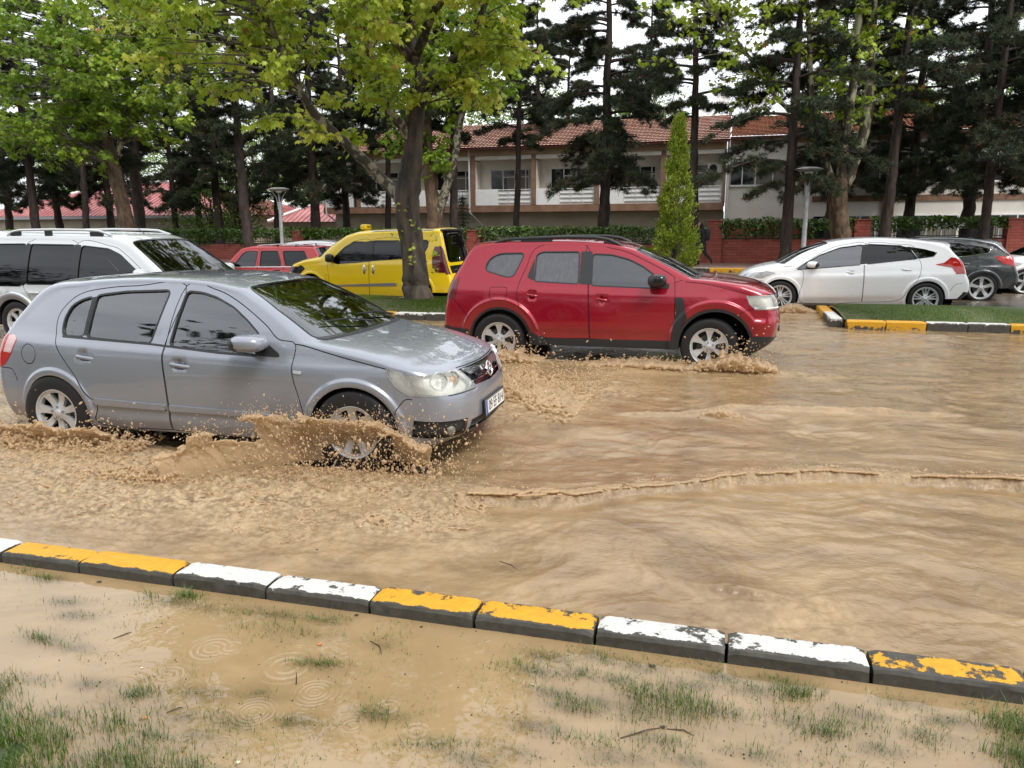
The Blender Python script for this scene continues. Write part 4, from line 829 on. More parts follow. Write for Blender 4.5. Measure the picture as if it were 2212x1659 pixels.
# ------------------------------------------------------------------ vehicles
def paint(name, col, metal=.35, rough=.28, flake=True):
    m = mat(name, col, rough=rough, metal=metal, coat=1.0)
    geo = N(m, 'ShaderNodeNewGeometry')
    # unpainted dark inner side of the sheet metal
    inner = N(m, 'ShaderNodeBsdfDiffuse'); inner.inputs['Color'].default_value = (.012, .012, .014, 1)
    mix = N(m, 'ShaderNodeMixShader'); out = m.node_tree.nodes['Material Output']
    L(m, geo.outputs['Backfacing'], mix.inputs[0]); L(m, bsdf(m).outputs[0], mix.inputs[1]); L(m, inner.outputs[0], mix.inputs[2])
    L(m, mix.outputs[0], out.inputs['Surface'])
    # rain beads and a thin film of mud low down
    tc = N(m, 'ShaderNodeTexCoord'); vo = N(m, 'ShaderNodeTexVoronoi', Scale=60.); ra = N(m, 'ShaderNodeValToRGB')
    ra.color_ramp.elements[0].position = .0; ra.color_ramp.elements[0].color = (1, 1, 1, 1)
    ra.color_ramp.elements[1].position = .22; ra.color_ramp.elements[1].color = (0, 0, 0, 1)
    bp = N(m, 'ShaderNodeBump', Strength=.12, Distance=.003)
    L(m, tc.outputs['Object'], vo.inputs['Vector']); L(m, vo.outputs['Distance'], ra.inputs[0]); L(m, ra.outputs[0], bp.inputs['Height'])
    L(m, bp.outputs[0], bsdf(m).inputs['Coat Normal'])
    sx = N(m, 'ShaderNodeSeparateXYZ'); L(m, tc.outputs['Object'], sx.inputs[0])
    nz = N(m, 'ShaderNodeTexNoise', Scale=9., Detail=6); L(m, tc.outputs['Object'], nz.inputs['Vector'])
    mr = N(m, 'ShaderNodeMapRange'); mr.inputs['From Min'].default_value = .25; mr.inputs['From Max'].default_value = .6
    mr.inputs['To Min'].default_value = .3; mr.inputs['To Max'].default_value = 0.
    L(m, sx.outputs['Z'], mr.inputs['Value'])
    mu = N(m, 'ShaderNodeMath', operation='MULTIPLY'); L(m, mr.outputs[0], mu.inputs[0]); L(m, nz.outputs['Fac'], mu.inputs[1])
    mc = N(m, 'ShaderNodeMixRGB'); mc.inputs['Color1'].default_value = (*col, 1); mc.inputs['Color2'].default_value = (.25, .18, .11, 1)
    L(m, mu.outputs[0], mc.inputs['Fac']); L(m, mc.outputs[0], bsdf(m).inputs['Base Color'])
    m2 = N(m, 'ShaderNodeMath', operation='MULTIPLY_ADD'); m2.inputs[1].default_value = .5; m2.inputs[2].default_value = rough
    L(m, mu.outputs[0], m2.inputs[0]); L(m, m2.outputs[0], bsdf(m).inputs['Roughness'])
    return m
def glass_mat(name, tint=(.5, .58, .54), thru=.5, rough=.0, drops=0., ior=2.05, dcol=(.20, .205, .22), dsc=(26, 26, 2.4)):
    """car glass: clear tinted pane that reflects by angle; low `thru` = dark privacy glass"""
    m = bpy.data.materials.new(name); m.use_nodes = True; nt = m.node_tree; nt.nodes.remove(nt.nodes['Principled BSDF'])
    tr = N(m, 'ShaderNodeBsdfTransparent'); tr.inputs['Color'].default_value = (*[t*thru for t in tint], 1)
    gl = N(m, 'ShaderNodeBsdfGlossy', Roughness=.03 + rough); gl.inputs['Color'].default_value = (.95, .97, 1, 1)
    fr = N(m, 'ShaderNodeFresnel', IOR=ior); mx = N(m, 'ShaderNodeMixShader'); out = nt.nodes['Material Output']
    L(m, fr.outputs[0], mx.inputs[0]); L(m, tr.outputs[0], mx.inputs[1]); L(m, gl.outputs[0], mx.inputs[2])
    last = mx
    if drops > 0:       # rain film: pale streaked wet patches; on lamp lenses a painted pale haze
        tc = N(m, 'ShaderNodeTexCoord'); mp = N(m, 'ShaderNodeMapping'); mp.inputs['Scale'].default_value = dsc
        nz = N(m, 'ShaderNodeTexNoise', Scale=1., Detail=6); cr = N(m, 'ShaderNodeValToRGB')
        cr.color_ramp.elements[0].position = .30; cr.color_ramp.elements[0].color = (.35*drops, .35*drops, .35*drops, 1)
        cr.color_ramp.elements[1].position = .72; cr.color_ramp.elements[1].color = (drops, drops, drops, 1)
        df = N(m, 'ShaderNodeBsdfDiffuse'); df.inputs['Color'].default_value = (*dcol, 1); m3 = N(m, 'ShaderNodeMixShader')
        L(m, tc.outputs['Object'], mp.inputs[0]); L(m, mp.outputs[0], nz.inputs['Vector']); L(m, nz.outputs['Fac'], cr.inputs[0])
        L(m, cr.outputs[0], m3.inputs[0]); L(m, mx.outputs[0], m3.inputs[1]); L(m, df.outputs[0], m3.inputs[2]); last = m3
    L(m, last.outputs[0], out.inputs['Surface'])
    return m
K_plastic = mat('black_plastic', (.022, .023, .025), rough=.42)
K_gloss = mat('black_gloss', (.008, .008, .009), rough=.08, spec=.6)
K_seam = mat('shut_gap', (.006, .006, .007), rough=.9)
K_rubber = mat('tyre_rubber', (.014, .014, .015), rough=.38); bump(K_rubber, 90, .15, .004)
K_dark = mat('dark_interior', (.02, .021, .023), rough=.85)
K_seat = mat('seat_cloth', (.05, .052, .055), rough=.9)
K_chrome = mat('chrome', (.75, .76, .77), rough=.12, metal=1)
K_rim = mat('rim_silver', (.60, .61, .62), rough=.32, metal=.55, coat=.3)
K_disc = mat('brake_disc', (.22, .21, .20), rough=.4, metal=.8)
K_tail = mat('tail_red', (.42, .012, .014), rough=.08, coat=1)
K_taildk = mat('tail_dark_red', (.10, .008, .012), rough=.08, coat=1)
K_amber = mat('amber_lens', (.8, .3, .04), rough=.15, coat=1)
K_lampbk = mat('lamp_reflector', (.80, .81, .78), rough=.3, metal=.15, coat=.5); bump(K_lampbk, 16, .5, .02, detail=1)
K_lamp = mat('lamp_lens_opaque', (.55, .57, .58), rough=.08, coat=1, metal=.3); bump(K_lamp, 20, .5, .02)
K_lens = glass_mat('lamp_lens', (1, 1, .97), .97, .02, drops=.42, ior=1.6, dcol=(.80, .81, .76), dsc=(5, 5, 7))  # whitish haze painted into the lens to brighten the headlamp
K_plate = mat('plate_white', (.78, .78, .76), rough=.3)
K_blue = mat('plate_blue', (.02, .08, .45), rough=.3)
K_ink = mat('plate_ink', (.01, .01, .012), rough=.4)
K_white = mat('pearl_white_plastic', (.8, .8, .8), rough=.2)
G_clear = glass_mat('window_glass_clear', (.66, .80, .74), .92, ior=2.35)
G_tint = glass_mat('window_glass_tinted', (.5, .55, .55), .45, ior=1.75)
G_dark = glass_mat('window_glass_privacy', (.4, .42, .45), .05, ior=1.55)
G_rain = glass_mat('window_glass_rain_streaked', (.4, .45, .5), .25, .03, .42)

def hermite(T, V, corner, n_of):
    """non-uniform cubic Hermite through knots V at parameters T; returns function"""
    V = np.array(V, float); n = len(T)
    mL = np.zeros_like(V); mR = np.zeros_like(V)
    for i in range(n):
        fl = (V[i] - V[i-1])/(T[i] - T[i-1]) if i else None
        fr = (V[i+1] - V[i])/(T[i+1] - T[i]) if i < n-1 else None
        if fl is None: fl = fr
        if fr is None: fr = fl
        if i in corner: mL[i], mR[i] = fl, fr
        else:
            a = (T[i] - T[i-1]) if i else 1; b = (T[i+1] - T[i]) if i < n-1 else 1
            mL[i] = mR[i] = (fl*b + fr*a)/(a + b)
    def f(t):
        t = np.clip(np.asarray(t, float), T[0], T[-1]); i = np.clip(np.searchsorted(T, t, side='right') - 1, 0, n-2)
        h = (np.array(T)[i+1] - np.array(T)[i]); u = (t - np.array(T)[i])/h
        h = h[..., None]; u = u[..., None]
        return (2*u**3 - 3*u**2 + 1)*V[i] + (u**3 - 2*u**2 + u)*h*mR[i] + (-2*u**3 + 3*u**2)*V[i+1] + (u**3 - u**2)*h*mL[i+1]
    return f
def inpoly(P, poly):
    P = np.asarray(P); poly = np.asarray(poly); x, y = P[:, 0], P[:, 1]; c = np.zeros(len(P), bool); n = len(poly)
    for i in range(n):
        x1, y1 = poly[i]; x2, y2 = poly[(i+1) % n]
        if y1 == y2: continue
        cond = ((y1 > y) != (y2 > y)) & (x < (x2 - x1)*(y - y1)/(y2 - y1) + x1); c ^= cond
    return c
def resample(poly, h, closed=True):
    out = []; n = len(poly)
    for i in range(n if closed else n-1):
        a = np.array(poly[i], float); b = np.array(poly[(i+1) % n], float); k = max(1, int(math.ceil(np.linalg.norm(b - a)/h)))
        for j in range(k): out.append(tuple(a + (b - a)*j/k))
    if not closed: out.append(tuple(poly[-1]))
    return out
def smooth_poly(poly, r=.03, n=4):
    """round the corners of a closed polygon"""
    out = []; m = len(poly)
    for i in range(m):
        p = np.array(poly[i], float); a = np.array(poly[i-1], float); b = np.array(poly[(i+1) % m], float)
        la = np.linalg.norm(a - p); lb = np.linalg.norm(b - p); ra = min(r, la*.45); rb = min(r, lb*.45)
        A = p + (a - p)/la*ra; B = p + (b - p)/lb*rb
        for j in range(n+1):
            t = j/n; out.append(tuple((1-t)**2*A + 2*t*(1-t)*p + t*t*B))
    return out
def offset_poly(poly, d):
    P = np.array(poly, float); n = len(P); ar = 0.5*np.sum(P[:, 0]*np.roll(P[:, 1], -1) - np.roll(P[:, 0], -1)*P[:, 1])
    s = 1 if ar > 0 else -1; out = []
    for i in range(n):
        t = P[(i+1) % n] - P[i-1]; L_ = np.linalg.norm(t) + 1e-9; out.append(tuple(P[i] + d*s*np.array([t[1], -t[0]])/L_))
    return out
def ribbon(pl, hw):
    P = np.array(pl, float); n = len(P); Lf = []; Rt = []
    for i in range(n):
        t = P[min(i+1, n-1)] - P[max(i-1, 0)]; t = t/(np.linalg.norm(t) + 1e-9); nn = np.array([-t[1], t[0]])*hw
        Lf.append(tuple(P[i] + nn)); Rt.append(tuple(P[i] - nn))
    return Lf + Rt[::-1]
def circle(cx, cz, rx, rz=None, n=24):
    rz = rz or rx; return [(cx + rx*math.cos(2*math.pi*k/n), cz + rz*math.sin(2*math.pi*k/n)) for k in range(n)]
def patch(outer, regions, h, holes=()):
    """triangulate the domain; returns points and for each region index (-1 = rest) its triangles"""
    pts = []; edges = []
    def loop(l):
        b = len(pts); pts.extend(l); n = len(l); edges.extend([(b+i, b+(i+1) % n) for i in range(n)])
    loop(outer)
    for r in regions:
        if r['poly'] is None:
            l = r['line']; b = len(pts); pts.extend(l); edges.extend([(b+i, b+i+1) for i in range(len(l)-1)])
        else: loop(resample(r['poly'], h))
    regions = [r for r in regions if r['poly'] is not None]
    O = np.array(outer); P = np.array(pts)
    x0, y0 = O.min(0); x1, y1 = O.max(0)
    gx = np.arange(x0, x1, h); gy = np.arange(y0, y1, h*.87)
    G = np.array([(x + (h/2 if j % 2 else 0), y) for j, y in enumerate(gy) for x in gx])
    G = G[inpoly(G, O)]
    keep = np.ones(len(G), bool)
    for i in range(0, len(G), 500):
        d = ((G[i:i+500, None, :] - P[None, :, :])**2).sum(2).min(1); keep[i:i+500] = d > (h*.45)**2
    pts = pts + [tuple(g) for g in G[keep]]
    res = delaunay_2d_cdt([Vector(p) for p in pts], edges, [], 0, 1e-5, False)
    V = np.array([tuple(v) for v in res[0]]); F = np.array([tuple(f) for f in res[2]])
    cen = V[F].mean(1); ins = inpoly(cen, O)
    for hp in holes: ins &= ~inpoly(cen, hp)
    a = V[F[:, 1]] - V[F[:, 0]]; b = V[F[:, 2]] - V[F[:, 0]]; ar = a[:, 0]*b[:, 1] - a[:, 1]*b[:, 0]
    ins &= np.abs(ar) > 1e-9
    F = F[ins]; cen = cen[ins]; ar = ar[ins]
    F[ar < 0] = F[ar < 0][:, ::-1]
    lab = np.full(len(F), -1)
    for i in range(len(regions)-1, -1, -1): lab[inpoly(cen, regions[i]['poly'])] = i
    return V, F, lab

class Car:
    def __init__(s, spec, root):
        s.sp = spec; s.root = root
        E = [e[:2] for e in spec['E']]; Cc = spec['C']; K = len(E)
        T = [0.0]
        for i in range(1, K): T.append(T[-1] + max(.02, (math.dist(E[i], E[i-1]) + math.dist(Cc[i], Cc[i-1]))/2))
        s.T = T; cor = set(spec.get('corners', ()))
        s.fE = hermite(T, E, cor, 0); s.fC = hermite(T, Cc, cor, 0)
        s.fn = hermite(T, [[x] for x in spec['n']], set(range(K)), 0)
        zs, ys = zip(*spec['sec']); s.fy = hermite(list(zs), [[y] for y in ys], set(), 0)
        ss = []
        for i in range(K-1):
            n = max(2, int(math.ceil((T[i+1] - T[i])/.04))); ss += [T[i] + (T[i+1] - T[i])*j/n for j in range(n)]
        ss.append(T[-1]); s.ss = np.array(ss)
        s.W = .8
    def Y(s, x, z):
        sp = s.sp; x = np.asarray(x, float); z = np.asarray(z, float)
        y = s.fy(z)[..., 0]
        xf, kf, xr, kr = sp['taper']
        y = y - kf*np.maximum(0, x - xf)**2 - kr*np.maximum(0, xr - x)**2
        for (cx, cz, Rf, amp) in sp.get('flares', ()):
            r = np.hypot(x - cx, z - cz); y = y + amp*(1 - sstep(Rf - .022, Rf + .014, r))*sstep(Rf - .13, Rf - .01, r)
        for (x0, z0, x1, z1, amp, wd) in sp.get('creases', ()):
            zl = z0 + (z1 - z0)*(x - x0)/(x1 - x0); m = sstep(x0 - .15, x0 + .25, x)*(1 - sstep(x1 - .25, x1 + .15, x))
            y = y + m*amp*(np.tanh((zl - z)/wd))*np.exp(-((z - zl)/.17)**2)
        for (cx, cz, rx, rz, dep) in sp.get('dents', ()):
            r = np.hypot((x - cx)/rx, (z - cz)/rz); y = y - dep*(1 - sstep(.45, 1.0, r))
        return y
    def sideP(s, P):
        P = np.asarray(P); return np.stack([P[:, 0], s.Y(P[:, 0], P[:, 1]), P[:, 1]], 1)
    def sideN(s, P):
        e = .004; a = s.sideP(P + [e, 0]) - s.sideP(P - [e, 0]); b = s.sideP(P + [0, e]) - s.sideP(P - [0, e])
        n = np.cross(b, a); return n/np.linalg.norm(n, axis=1, keepdims=True)       # points to +y
    def stripP(s, Q):
        Q = np.asarray(Q); S = Q[:, 0]; r = np.clip(Q[:, 1]/s.W, -1, 1)
        E = s.fE(S); Cc = s.fC(S); n = s.fn(S)[:, 0]; yE = s.Y(E[:, 0], E[:, 1])
        t = np.sin(np.abs(r)*math.pi/2); b = np.maximum(0, 1 - t**n)**(1/n)
        X = E + (Cc - E)*b[:, None]
        return np.stack([X[:, 0], np.sign(r)*t*yE, X[:, 1]], 1)
    def stripN(s, Q):
        e = .004; S0, S1 = 0, s.T[-1]
        Qa = Q.copy(); Qa[:, 0] = np.minimum(Q[:, 0] + e, S1); Qb = Q.copy(); Qb[:, 0] = np.maximum(Q[:, 0] - e, S0)
        Qc = Q.copy(); Qc[:, 1] = np.clip(Q[:, 1], -.992*s.W, .992*s.W) + e; Qd = Qc.copy(); Qd[:, 1] -= 2*e
        a = s.stripP(Qa) - s.stripP(Qb); b = s.stripP(Qc) - s.stripP(Qd)
        n = -np.cross(a, b); n = n/(np.linalg.norm(n, axis=1, keepdims=True) + 1e-9)
        return n
    def q(s, k, y):                        # strip coordinates from fractional knot and lateral metres
        i = min(int(k), len(s.T)-2); S = s.T[i] + (s.T[i+1] - s.T[i])*(k - i)
        E = s.fE(np.array([S]))[0]; yE = float(s.Y(E[0], E[1]))
        return (S, math.copysign(math.asin(min(1, abs(y)/yE))*2/math.pi*s.W, y))
    def qpoly(s, kp, m=6):
        out = []; n = len(kp)
        for i in range(n):
            a, b = kp[i], kp[(i+1) % n]
            for j in range(m): out.append(s.q(a[0] + (b[0]-a[0])*j/m, a[1] + (b[1]-a[1])*j/m))
        return out
    def emit(s, name, V2, F, fP, fN, mats, off=0., skirt=0., parent=None, mirror=False, thin=0.):
        """F triangles (CCW in 2D).  fP/fN domain -> 3D.  mirror adds the y-mirrored copy as a second object"""
        if len(F) == 0: return []
        used, inv = np.unique(F, return_inverse=True); F2 = inv.reshape(F.shape); Q = V2[used]
        P = fP(Q); Nn = fN(Q)
        V = P + Nn*off; NN = Nn.copy(); FF = [tuple(f) for f in F2]
        # orient faces with the normals
        a = V[F2[:, 1]] - V[F2[:, 0]]; b = V[F2[:, 2]] - V[F2[:, 0]]; g = np.cross(a, b)
        flip = (g*Nn[F2[:, 0]]).sum(1) < 0
        FF = [tuple(f[::-1]) if fl else tuple(f) for f, fl in zip(F2.tolist(), flip)]
        if skirt:
            cnt = {}
            for f in FF:
                for i in range(3):
                    e = (f[i], f[(i+1) % 3]); cnt[e] = 1
            bd = [e for e in cnt if (e[1], e[0]) not in cnt]
            vs = list(V); nn = list(NN)
            for a_, b_ in bd:
                d = V[b_] - V[a_]; on = np.cross(d, Nn[a_]); on = on/(np.linalg.norm(on) + 1e-9)
                i0 = len(vs); vs += [V[a_], V[b_], V[b_] - Nn[b_]*skirt, V[a_] - Nn[a_]*skirt]; nn += [on]*4
                FF += [(i0+1, i0, i0+3), (i0+1, i0+3, i0+2)]
            V = np.array(vs); NN = np.array(nn)
        out = [mesh_obj(name, V, FF, mats, parent or s.root, normals=NN)]
        if mirror:
            out.append(mesh_obj(name, V*[1, -1, 1], [f[::-1] for f in FF], mats, parent or s.root, normals=NN*[1, -1, 1]))
        return out
    def build(s):
        sp = s.sp
        # ---- side patch
        E = s.fE(s.ss); outer = [tuple(p) for p in E]            # front bottom -> over -> rear bottom
        for (cx, cz, Ra) in (sp['arch_r'], sp['arch_f']):
            zb = sp['zsill'] if cx > 1 else E[-1][1]
            za = max(min(zb, cz), cz - Ra*.98)
        def arc(cx, cz, Ra, zl, zr, pw=1.0):
            a0 = math.pi + math.asin(min(.98, (cz - zl)/Ra)); a1 = -math.asin(min(.98, (cz - zr)/Ra))
            n = 22; return [(cx + Ra*math.cos(a0 + (a1 - a0)*i/n), cz + Ra*math.sin(a0 + (a1 - a0)*i/n)) for i in range(n+1)]
        ar = sp['arch_r']; af = sp['arch_f']
        arcR = arc(*ar, E[-1][1], sp['zsill']); arcF = arc(*af, sp['zsill'], E[0][1])
        bot = [outer[-1]] + arcR + arcF + [outer[0]]
        bot = resample(bot, .04, closed=False)[1:-1]
        outer2 = outer + bot
        regs = []
        def addreg(poly, name, m, off=0., skirt=0., smooth=True, **kw): regs.append(dict(poly=poly, name=name, m=m, off=off, skirt=skirt, **kw))
        for r in sp['side']:
            if r[0] == 'win':       # name, polygon, material
                g = smooth_poly(r[1], r[3] if len(r) > 3 else .035)
                addreg(g, 'window', r[2], off=-.012)
                addreg(offset_poly(g, .014), 'window_seal', sp.get('seal', K_plastic), off=.002, skirt=.02, join='seal')
            elif r[0] == 'line':
                addreg(ribbon(resample(spline(r[1], False, 5) if len(r[1]) > 2 else r[1], .05, False), r[2] if len(r) > 2 else .0035), 'shut_line', K_seam, off=-.004, join='seam')
            else:
                kw = r[4] if len(r) > 4 else {}
                poly = smooth_poly(r[1], kw.pop('round', .015)) if not kw.pop('raw', False) else r[1]
                addreg(poly, r[0], r[2], off=r[3], skirt=kw.get('skirt', r[3] + .004 if r[3] > 0 else 0.))
                if kw.get('glass'): regs[-1]['glass'] = kw['glass']
        nd = len(regs)
        for dpoly in sp.get('doors', ()): addreg(dpoly, 'door', s.sp['paint'], off=0.)
        for (cx, cz, Rf, amp) in sp.get('flares', ()):      # mesh lines that follow the flare so that it shades cleanly
            for rr in (Rf - .12, Rf - .085, Rf - .05, Rf - .02, Rf - .008, Rf + .002, Rf + .014):
                aa = np.linspace(R(-8), R(188), 60); pl = [(cx + rr*math.cos(a), cz + rr*math.sin(a)) for a in aa]
                regs.append(dict(poly=None, line=pl))
        V, F, lab = patch(outer2, regs, sp.get('h', .045))
        # averaged normals on the shared edge with the strip
        Nside_E = s.sideN(E); Qe = np.stack([s.ss, np.full(len(s.ss), s.W)], 1); Nst = s.stripN(Qe); avg = Nside_E + Nst; avg /= np.linalg.norm(avg, axis=1, keepdims=True)
        s.avg = avg; keyE = {(round(p[0], 4), round(p[1], 4)): i for i, p in enumerate(E)}
        def fN(Q):
            n = s.sideN(Q)
            for i, p in enumerate(Q):
                k = keyE.get((round(p[0], 4), round(p[1], 4)))
                if k is not None: n[i] = avg[k]
            return n
        joined = {}; regs = [r for r in regs if r['poly'] is not None]
        Fb = F[lab == -1]
        for o in s.emit('body_side', V, Fb, s.sideP, fN, sp['paint'], mirror=True): pass
        doors = []
        for i, r in enumerate(regs):
            Fi = F[lab == i]
            if r.get('join'): joined.setdefault(r['join'], []).append((r, Fi)); continue
            if r.get('glass'):
                s.emit('lamp_reflector', V, Fi, s.sideP, fN, r['m'], off=-.05, mirror=True); s.emit(r['name'], V, Fi, s.sideP, fN, r['glass'], off=.003, skirt=.02, mirror=True); continue
            os_ = s.emit(r['name'], V, Fi, s.sideP, fN, r['m'], off=r['off'], skirt=r['skirt'], mirror=True)
            if r['name'] == 'door': doors.append(os_)
        for k, lst in joined.items():
            Fi = np.concatenate([f for _, f in lst]); r = lst[0][0]
            s.emit(r['name'], V, Fi, s.sideP, fN, r['m'], off=r['off'], skirt=r['skirt'], mirror=True)
        s.doors = doors
        # ---- strip patch
        S1 = s.T[-1]; outer3 = [(a, s.W) for a in s.ss][::-1]; nr = 30
        lo = [(0, s.W*(-1 + 2*i/nr)) for i in range(nr+1)]; hi = [(S1, s.W*(1 - 2*i/nr)) for i in range(nr+1)]
        outer3 = lo[:-1] + [(a, s.W) for a in s.ss[:-1]] + hi[:-1] + [(a, -s.W) for a in s.ss[::-1][:-1]]
        regs3 = []
        for r in sp['strip']:
            name, kp, m, off = r[:4]; kw = dict(r[4]) if len(r) > 4 else {}
            polys = []
            if kw.get('line'):
                q = [s.q(*p) for p in (resample(kp, .25, False))]; polys = [ribbon(q, kw['line'])]
            elif kw.get('ell'):
                polys = [[s.q(kp[0][0] + kw['ell'][0]*math.cos(a), kp[0][1] + kw['ell'][1]*math.sin(a)) for a in [2*math.pi*j/28 for j in range(28)]]]
            else: polys = [s.qpoly(kp)]
            if kw.get('sym'): polys.append([(a, -b) for a, b in polys[0]])
            for pl in polys:
                if kw.get('round'): pl = smooth_poly(pl[::3], kw['round'])
                if kw.get('seal'):
                    regs3.append(dict(poly=pl, name=name, m=m, off=off, skirt=0., glass=None))
                    regs3.append(dict(poly=offset_poly(pl, kw['seal']), name='window_seal', m=K_gloss, off=.002, skirt=.015, glass=None))
                else: regs3.append(dict(poly=pl, name=name, m=m, off=off, skirt=kw.get('skirt', off + .004 if off > 0 else (0.)), glass=kw.get('glass')))
        V, F, lab = patch(outer3, regs3, sp.get('h', .045)*1.1)
        skey = {(round(p, 4)): i for i, p in enumerate(s.ss)}
        def fN3(Q):
            n = s.stripN(Q)
            for i, p in enumerate(Q):
                if abs(abs(p[1]) - s.W) < 1e-4:
                    k = skey.get(round(p[0], 4))
                    if k is not None: n[i] = avg[k]*[1, math.copysign(1, p[1]), 1]
            return n
        for i in [-1] + list(range(len(regs3))):
            Fi = F[lab == i]
            if i < 0: s.emit('body_shell', V, Fi, s.stripP, fN3, sp['paint']); continue
            r = regs3[i]
            if r.get('glass'):
                s.emit('lamp_reflector', V, Fi, s.stripP, fN3, r['m'], off=-.05)
                s.emit(r['name'], V, Fi, s.stripP, fN3, r['glass'], off=.003, skirt=.02)
            else: s.emit(r['name'], V, Fi, s.stripP, fN3, r['m'], off=r['off'], skirt=r['skirt'])
        # ---- wheel housings and underbody
        mb = MB()
        for (cx, cz, Ra), cr in ((ar, arcR), (af, arcF)):
            for sg in (1, -1):
                o_ = [(x, sg*(float(s.Y(x, z)) - .001), z) for x, z in cr]; i_ = [(x, sg*.48, z) for x, z in cr]
                n = len(cr); mb.add(o_ + i_, [(j, j+1, n+j+1, n+j) for j in range(n-1)])
                mb.add([(x, sg*.48, z) for x, z in cr], [tuple(range(n))])
        x0, x1 = E[-1][0], E[0][0]
        mb.box(x0, x1, -.46, .46, sp['zsill']-.03, sp['zsill']+.12)
        mb.box(ar[0]+ar[2]+.02, af[0]-af[2]-.02, -.78, .78, sp['zsill']-.01, sp['zsill']+.1)
        # bulkheads so nothing is seen through the wheel housings
        mb.build('underbody', K_seam, s.root, fix=False)
        return s
def wheel(root, x, y, R_, rimR, w, sg, spokes, N_=None, z=None, hubcap=None, mat_r=None, name='wheel', rot=0.3):
    """spokes: dict(N, r0, r1, w0, w1, off=list of angle offsets)"""
    z = R_ if z is None else z; mat_r = mat_r or K_rim
    w_ = MB(); pr = [(rimR*.98, -w/2+.015), (rimR+.012, -w/2), (R_*.86, -w/2-.006), (R_*.95, -w/2+.004), (R_*.99, -w/2+.03), (R_, 0), (R_*.99, w/2-.03), (R_*.95, w/2-.004), (R_*.86, w/2+.006), (rimR+.012, w/2), (rimR*.98, w/2-.015)]
    # tread blocks as shallow grooves round the tyre
    pr = pr[:5] + [(R_, -w/4), (R_-.007, -w/4+.004), (R_-.007, -w/4+.01), (R_, -w/4+.014), (R_, -.004), (R_-.007, 0), (R_, .004), (R_, w/4-.014), (R_-.007, w/4-.01), (R_-.007, w/4-.004), (R_, w/4)] + pr[6:]
    M = Matrix.Translation((x, y, z))
    w_.lathe(pr, 48, M); ty = w_.build(name, K_rubber, root, smooth=True)
    yo = y + sg*(w/2 - .012)
    def dish(r):
        t = np.clip(r/rimR, 0, 1); return -.030*(1 - t)**1.5*0 - .028*np.sin(t*math.pi)**2*.6 - .006
    outer = [(rimR*math.cos(a), rimR*math.sin(a)) for a in [2*math.pi*k/64 for k in range(64)]]
    regs = []; angs = sorted([2*math.pi*i/spokes['N'] + o for i in range(spokes['N']) for o in spokes.get('off', [0])]); angs = [a + rot for a in angs]
    for i, a in enumerate(angs):
        b = angs[(i+1) % len(angs)] + (2*math.pi if i == len(angs)-1 else 0); poly = []; n = 7
        r0, r1, w0, w1 = spokes['r0']*rimR, spokes['r1']*rimR, spokes['w0'], spokes['w1']
        left = []; right = []
        for j in range(n):
            r = r0 + (r1 - r0)*j/(n-1); ww = w0 + (w1 - w0)*(j/(n-1))**spokes.get('p', 1)
            h = ww/2/r; aa, bb = a + h, b - h
            if aa > bb: aa = bb = (aa + bb)/2
            left.append((r*math.cos(aa), r*math.sin(aa))); right.append((r*math.cos(bb), r*math.sin(bb)))
        am, bm_ = math.atan2(left[-1][1], left[-1][0]), math.atan2(right[-1][1], right[-1][0])
        if bm_ < am: bm_ += 2*math.pi
        top = [(r1*math.cos(am + (bm_-am)*t), r1*math.sin(am + (bm_-am)*t)) for t in (.33, .66)]
        pl = left + top + right[::-1]
        k0 = [pl[0]]
        for p in pl[1:]:
            if math.dist(p, k0[-1]) > .003: k0.append(p)
        if math.dist(k0[0], k0[-1]) < .003: k0.pop()
        if len(k0) > 3: regs.append(dict(poly=smooth_poly(k0, spokes.get('round', .012), 3)))
    V, F, lab = patch(outer, regs, .02)
    F = F[lab == -1]; used, inv = np.unique(F, return_inverse=True); F2 = inv.reshape(F.shape); Q = V[used]
    rr = np.hypot(Q[:, 0], Q[:, 1]); P = np.stack([Q[:, 0], dish(rr), Q[:, 1]], 1)
    FF = [tuple(f) for f in F2.tolist()]; cnt = {(f[i], f[(i+1) % 3]) for f in FF for i in range(3)}
    bd = [e for e in cnt if (e[1], e[0]) not in cnt]; vs = [tuple(p) for p in P]; nF = len(FF)
    for a_, b_ in bd:
        i0 = len(vs); vs += [tuple(P[a_]), tuple(P[b_]), (P[b_][0]*.985, P[b_][1] - .035, P[b_][2]*.985), (P[a_][0]*.985, P[a_][1] - .035, P[a_][2]*.985)]; FF.append((i0, i0+1, i0+2, i0+3))
    rb = MB(); rb.add(vs, FF)
    # lip, centre cap, nuts
    rb.lathe([(rimR-.006, -.012), (rimR-.002, .006), (rimR+.006, .010), (rimR+.014, .006), (rimR+.014, -.02)], 48)
    rb.lathe([(0, .002), (.020, .001), (.028, -.003), (.030, -.014)], 20)
    rb.v = [(x + v[0], yo + sg*v[1], z + v[2]) for v in rb.v]
    rim = rb.build('rim', mat_r, ty, smooth=True, fix=True)
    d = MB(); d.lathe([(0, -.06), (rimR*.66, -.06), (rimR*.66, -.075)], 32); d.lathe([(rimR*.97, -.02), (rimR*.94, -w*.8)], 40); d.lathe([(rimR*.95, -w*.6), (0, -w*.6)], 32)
    d.v = [(x + v[0], yo + sg*v[1], z + v[2]) for v in d.v]; dd = d.build('brake_disc', mat('wheel_dark_metal', (.07, .07, .07), .5, .6) if 'wheel_dark_metal' not in bpy.data.materials else bpy.data.materials['wheel_dark_metal'], ty, smooth=True)  # one dark metal for disc, barrel and back plate
    nb = MB()
    for k in range(5):
        a = 2*math.pi*k/5 + rot; cx, cz = .054*math.cos(a), .054*math.sin(a)
        nb.ellipsoid((x + cx, yo - sg*.008, z + cz), (.010, .008, .010), 8, 5)
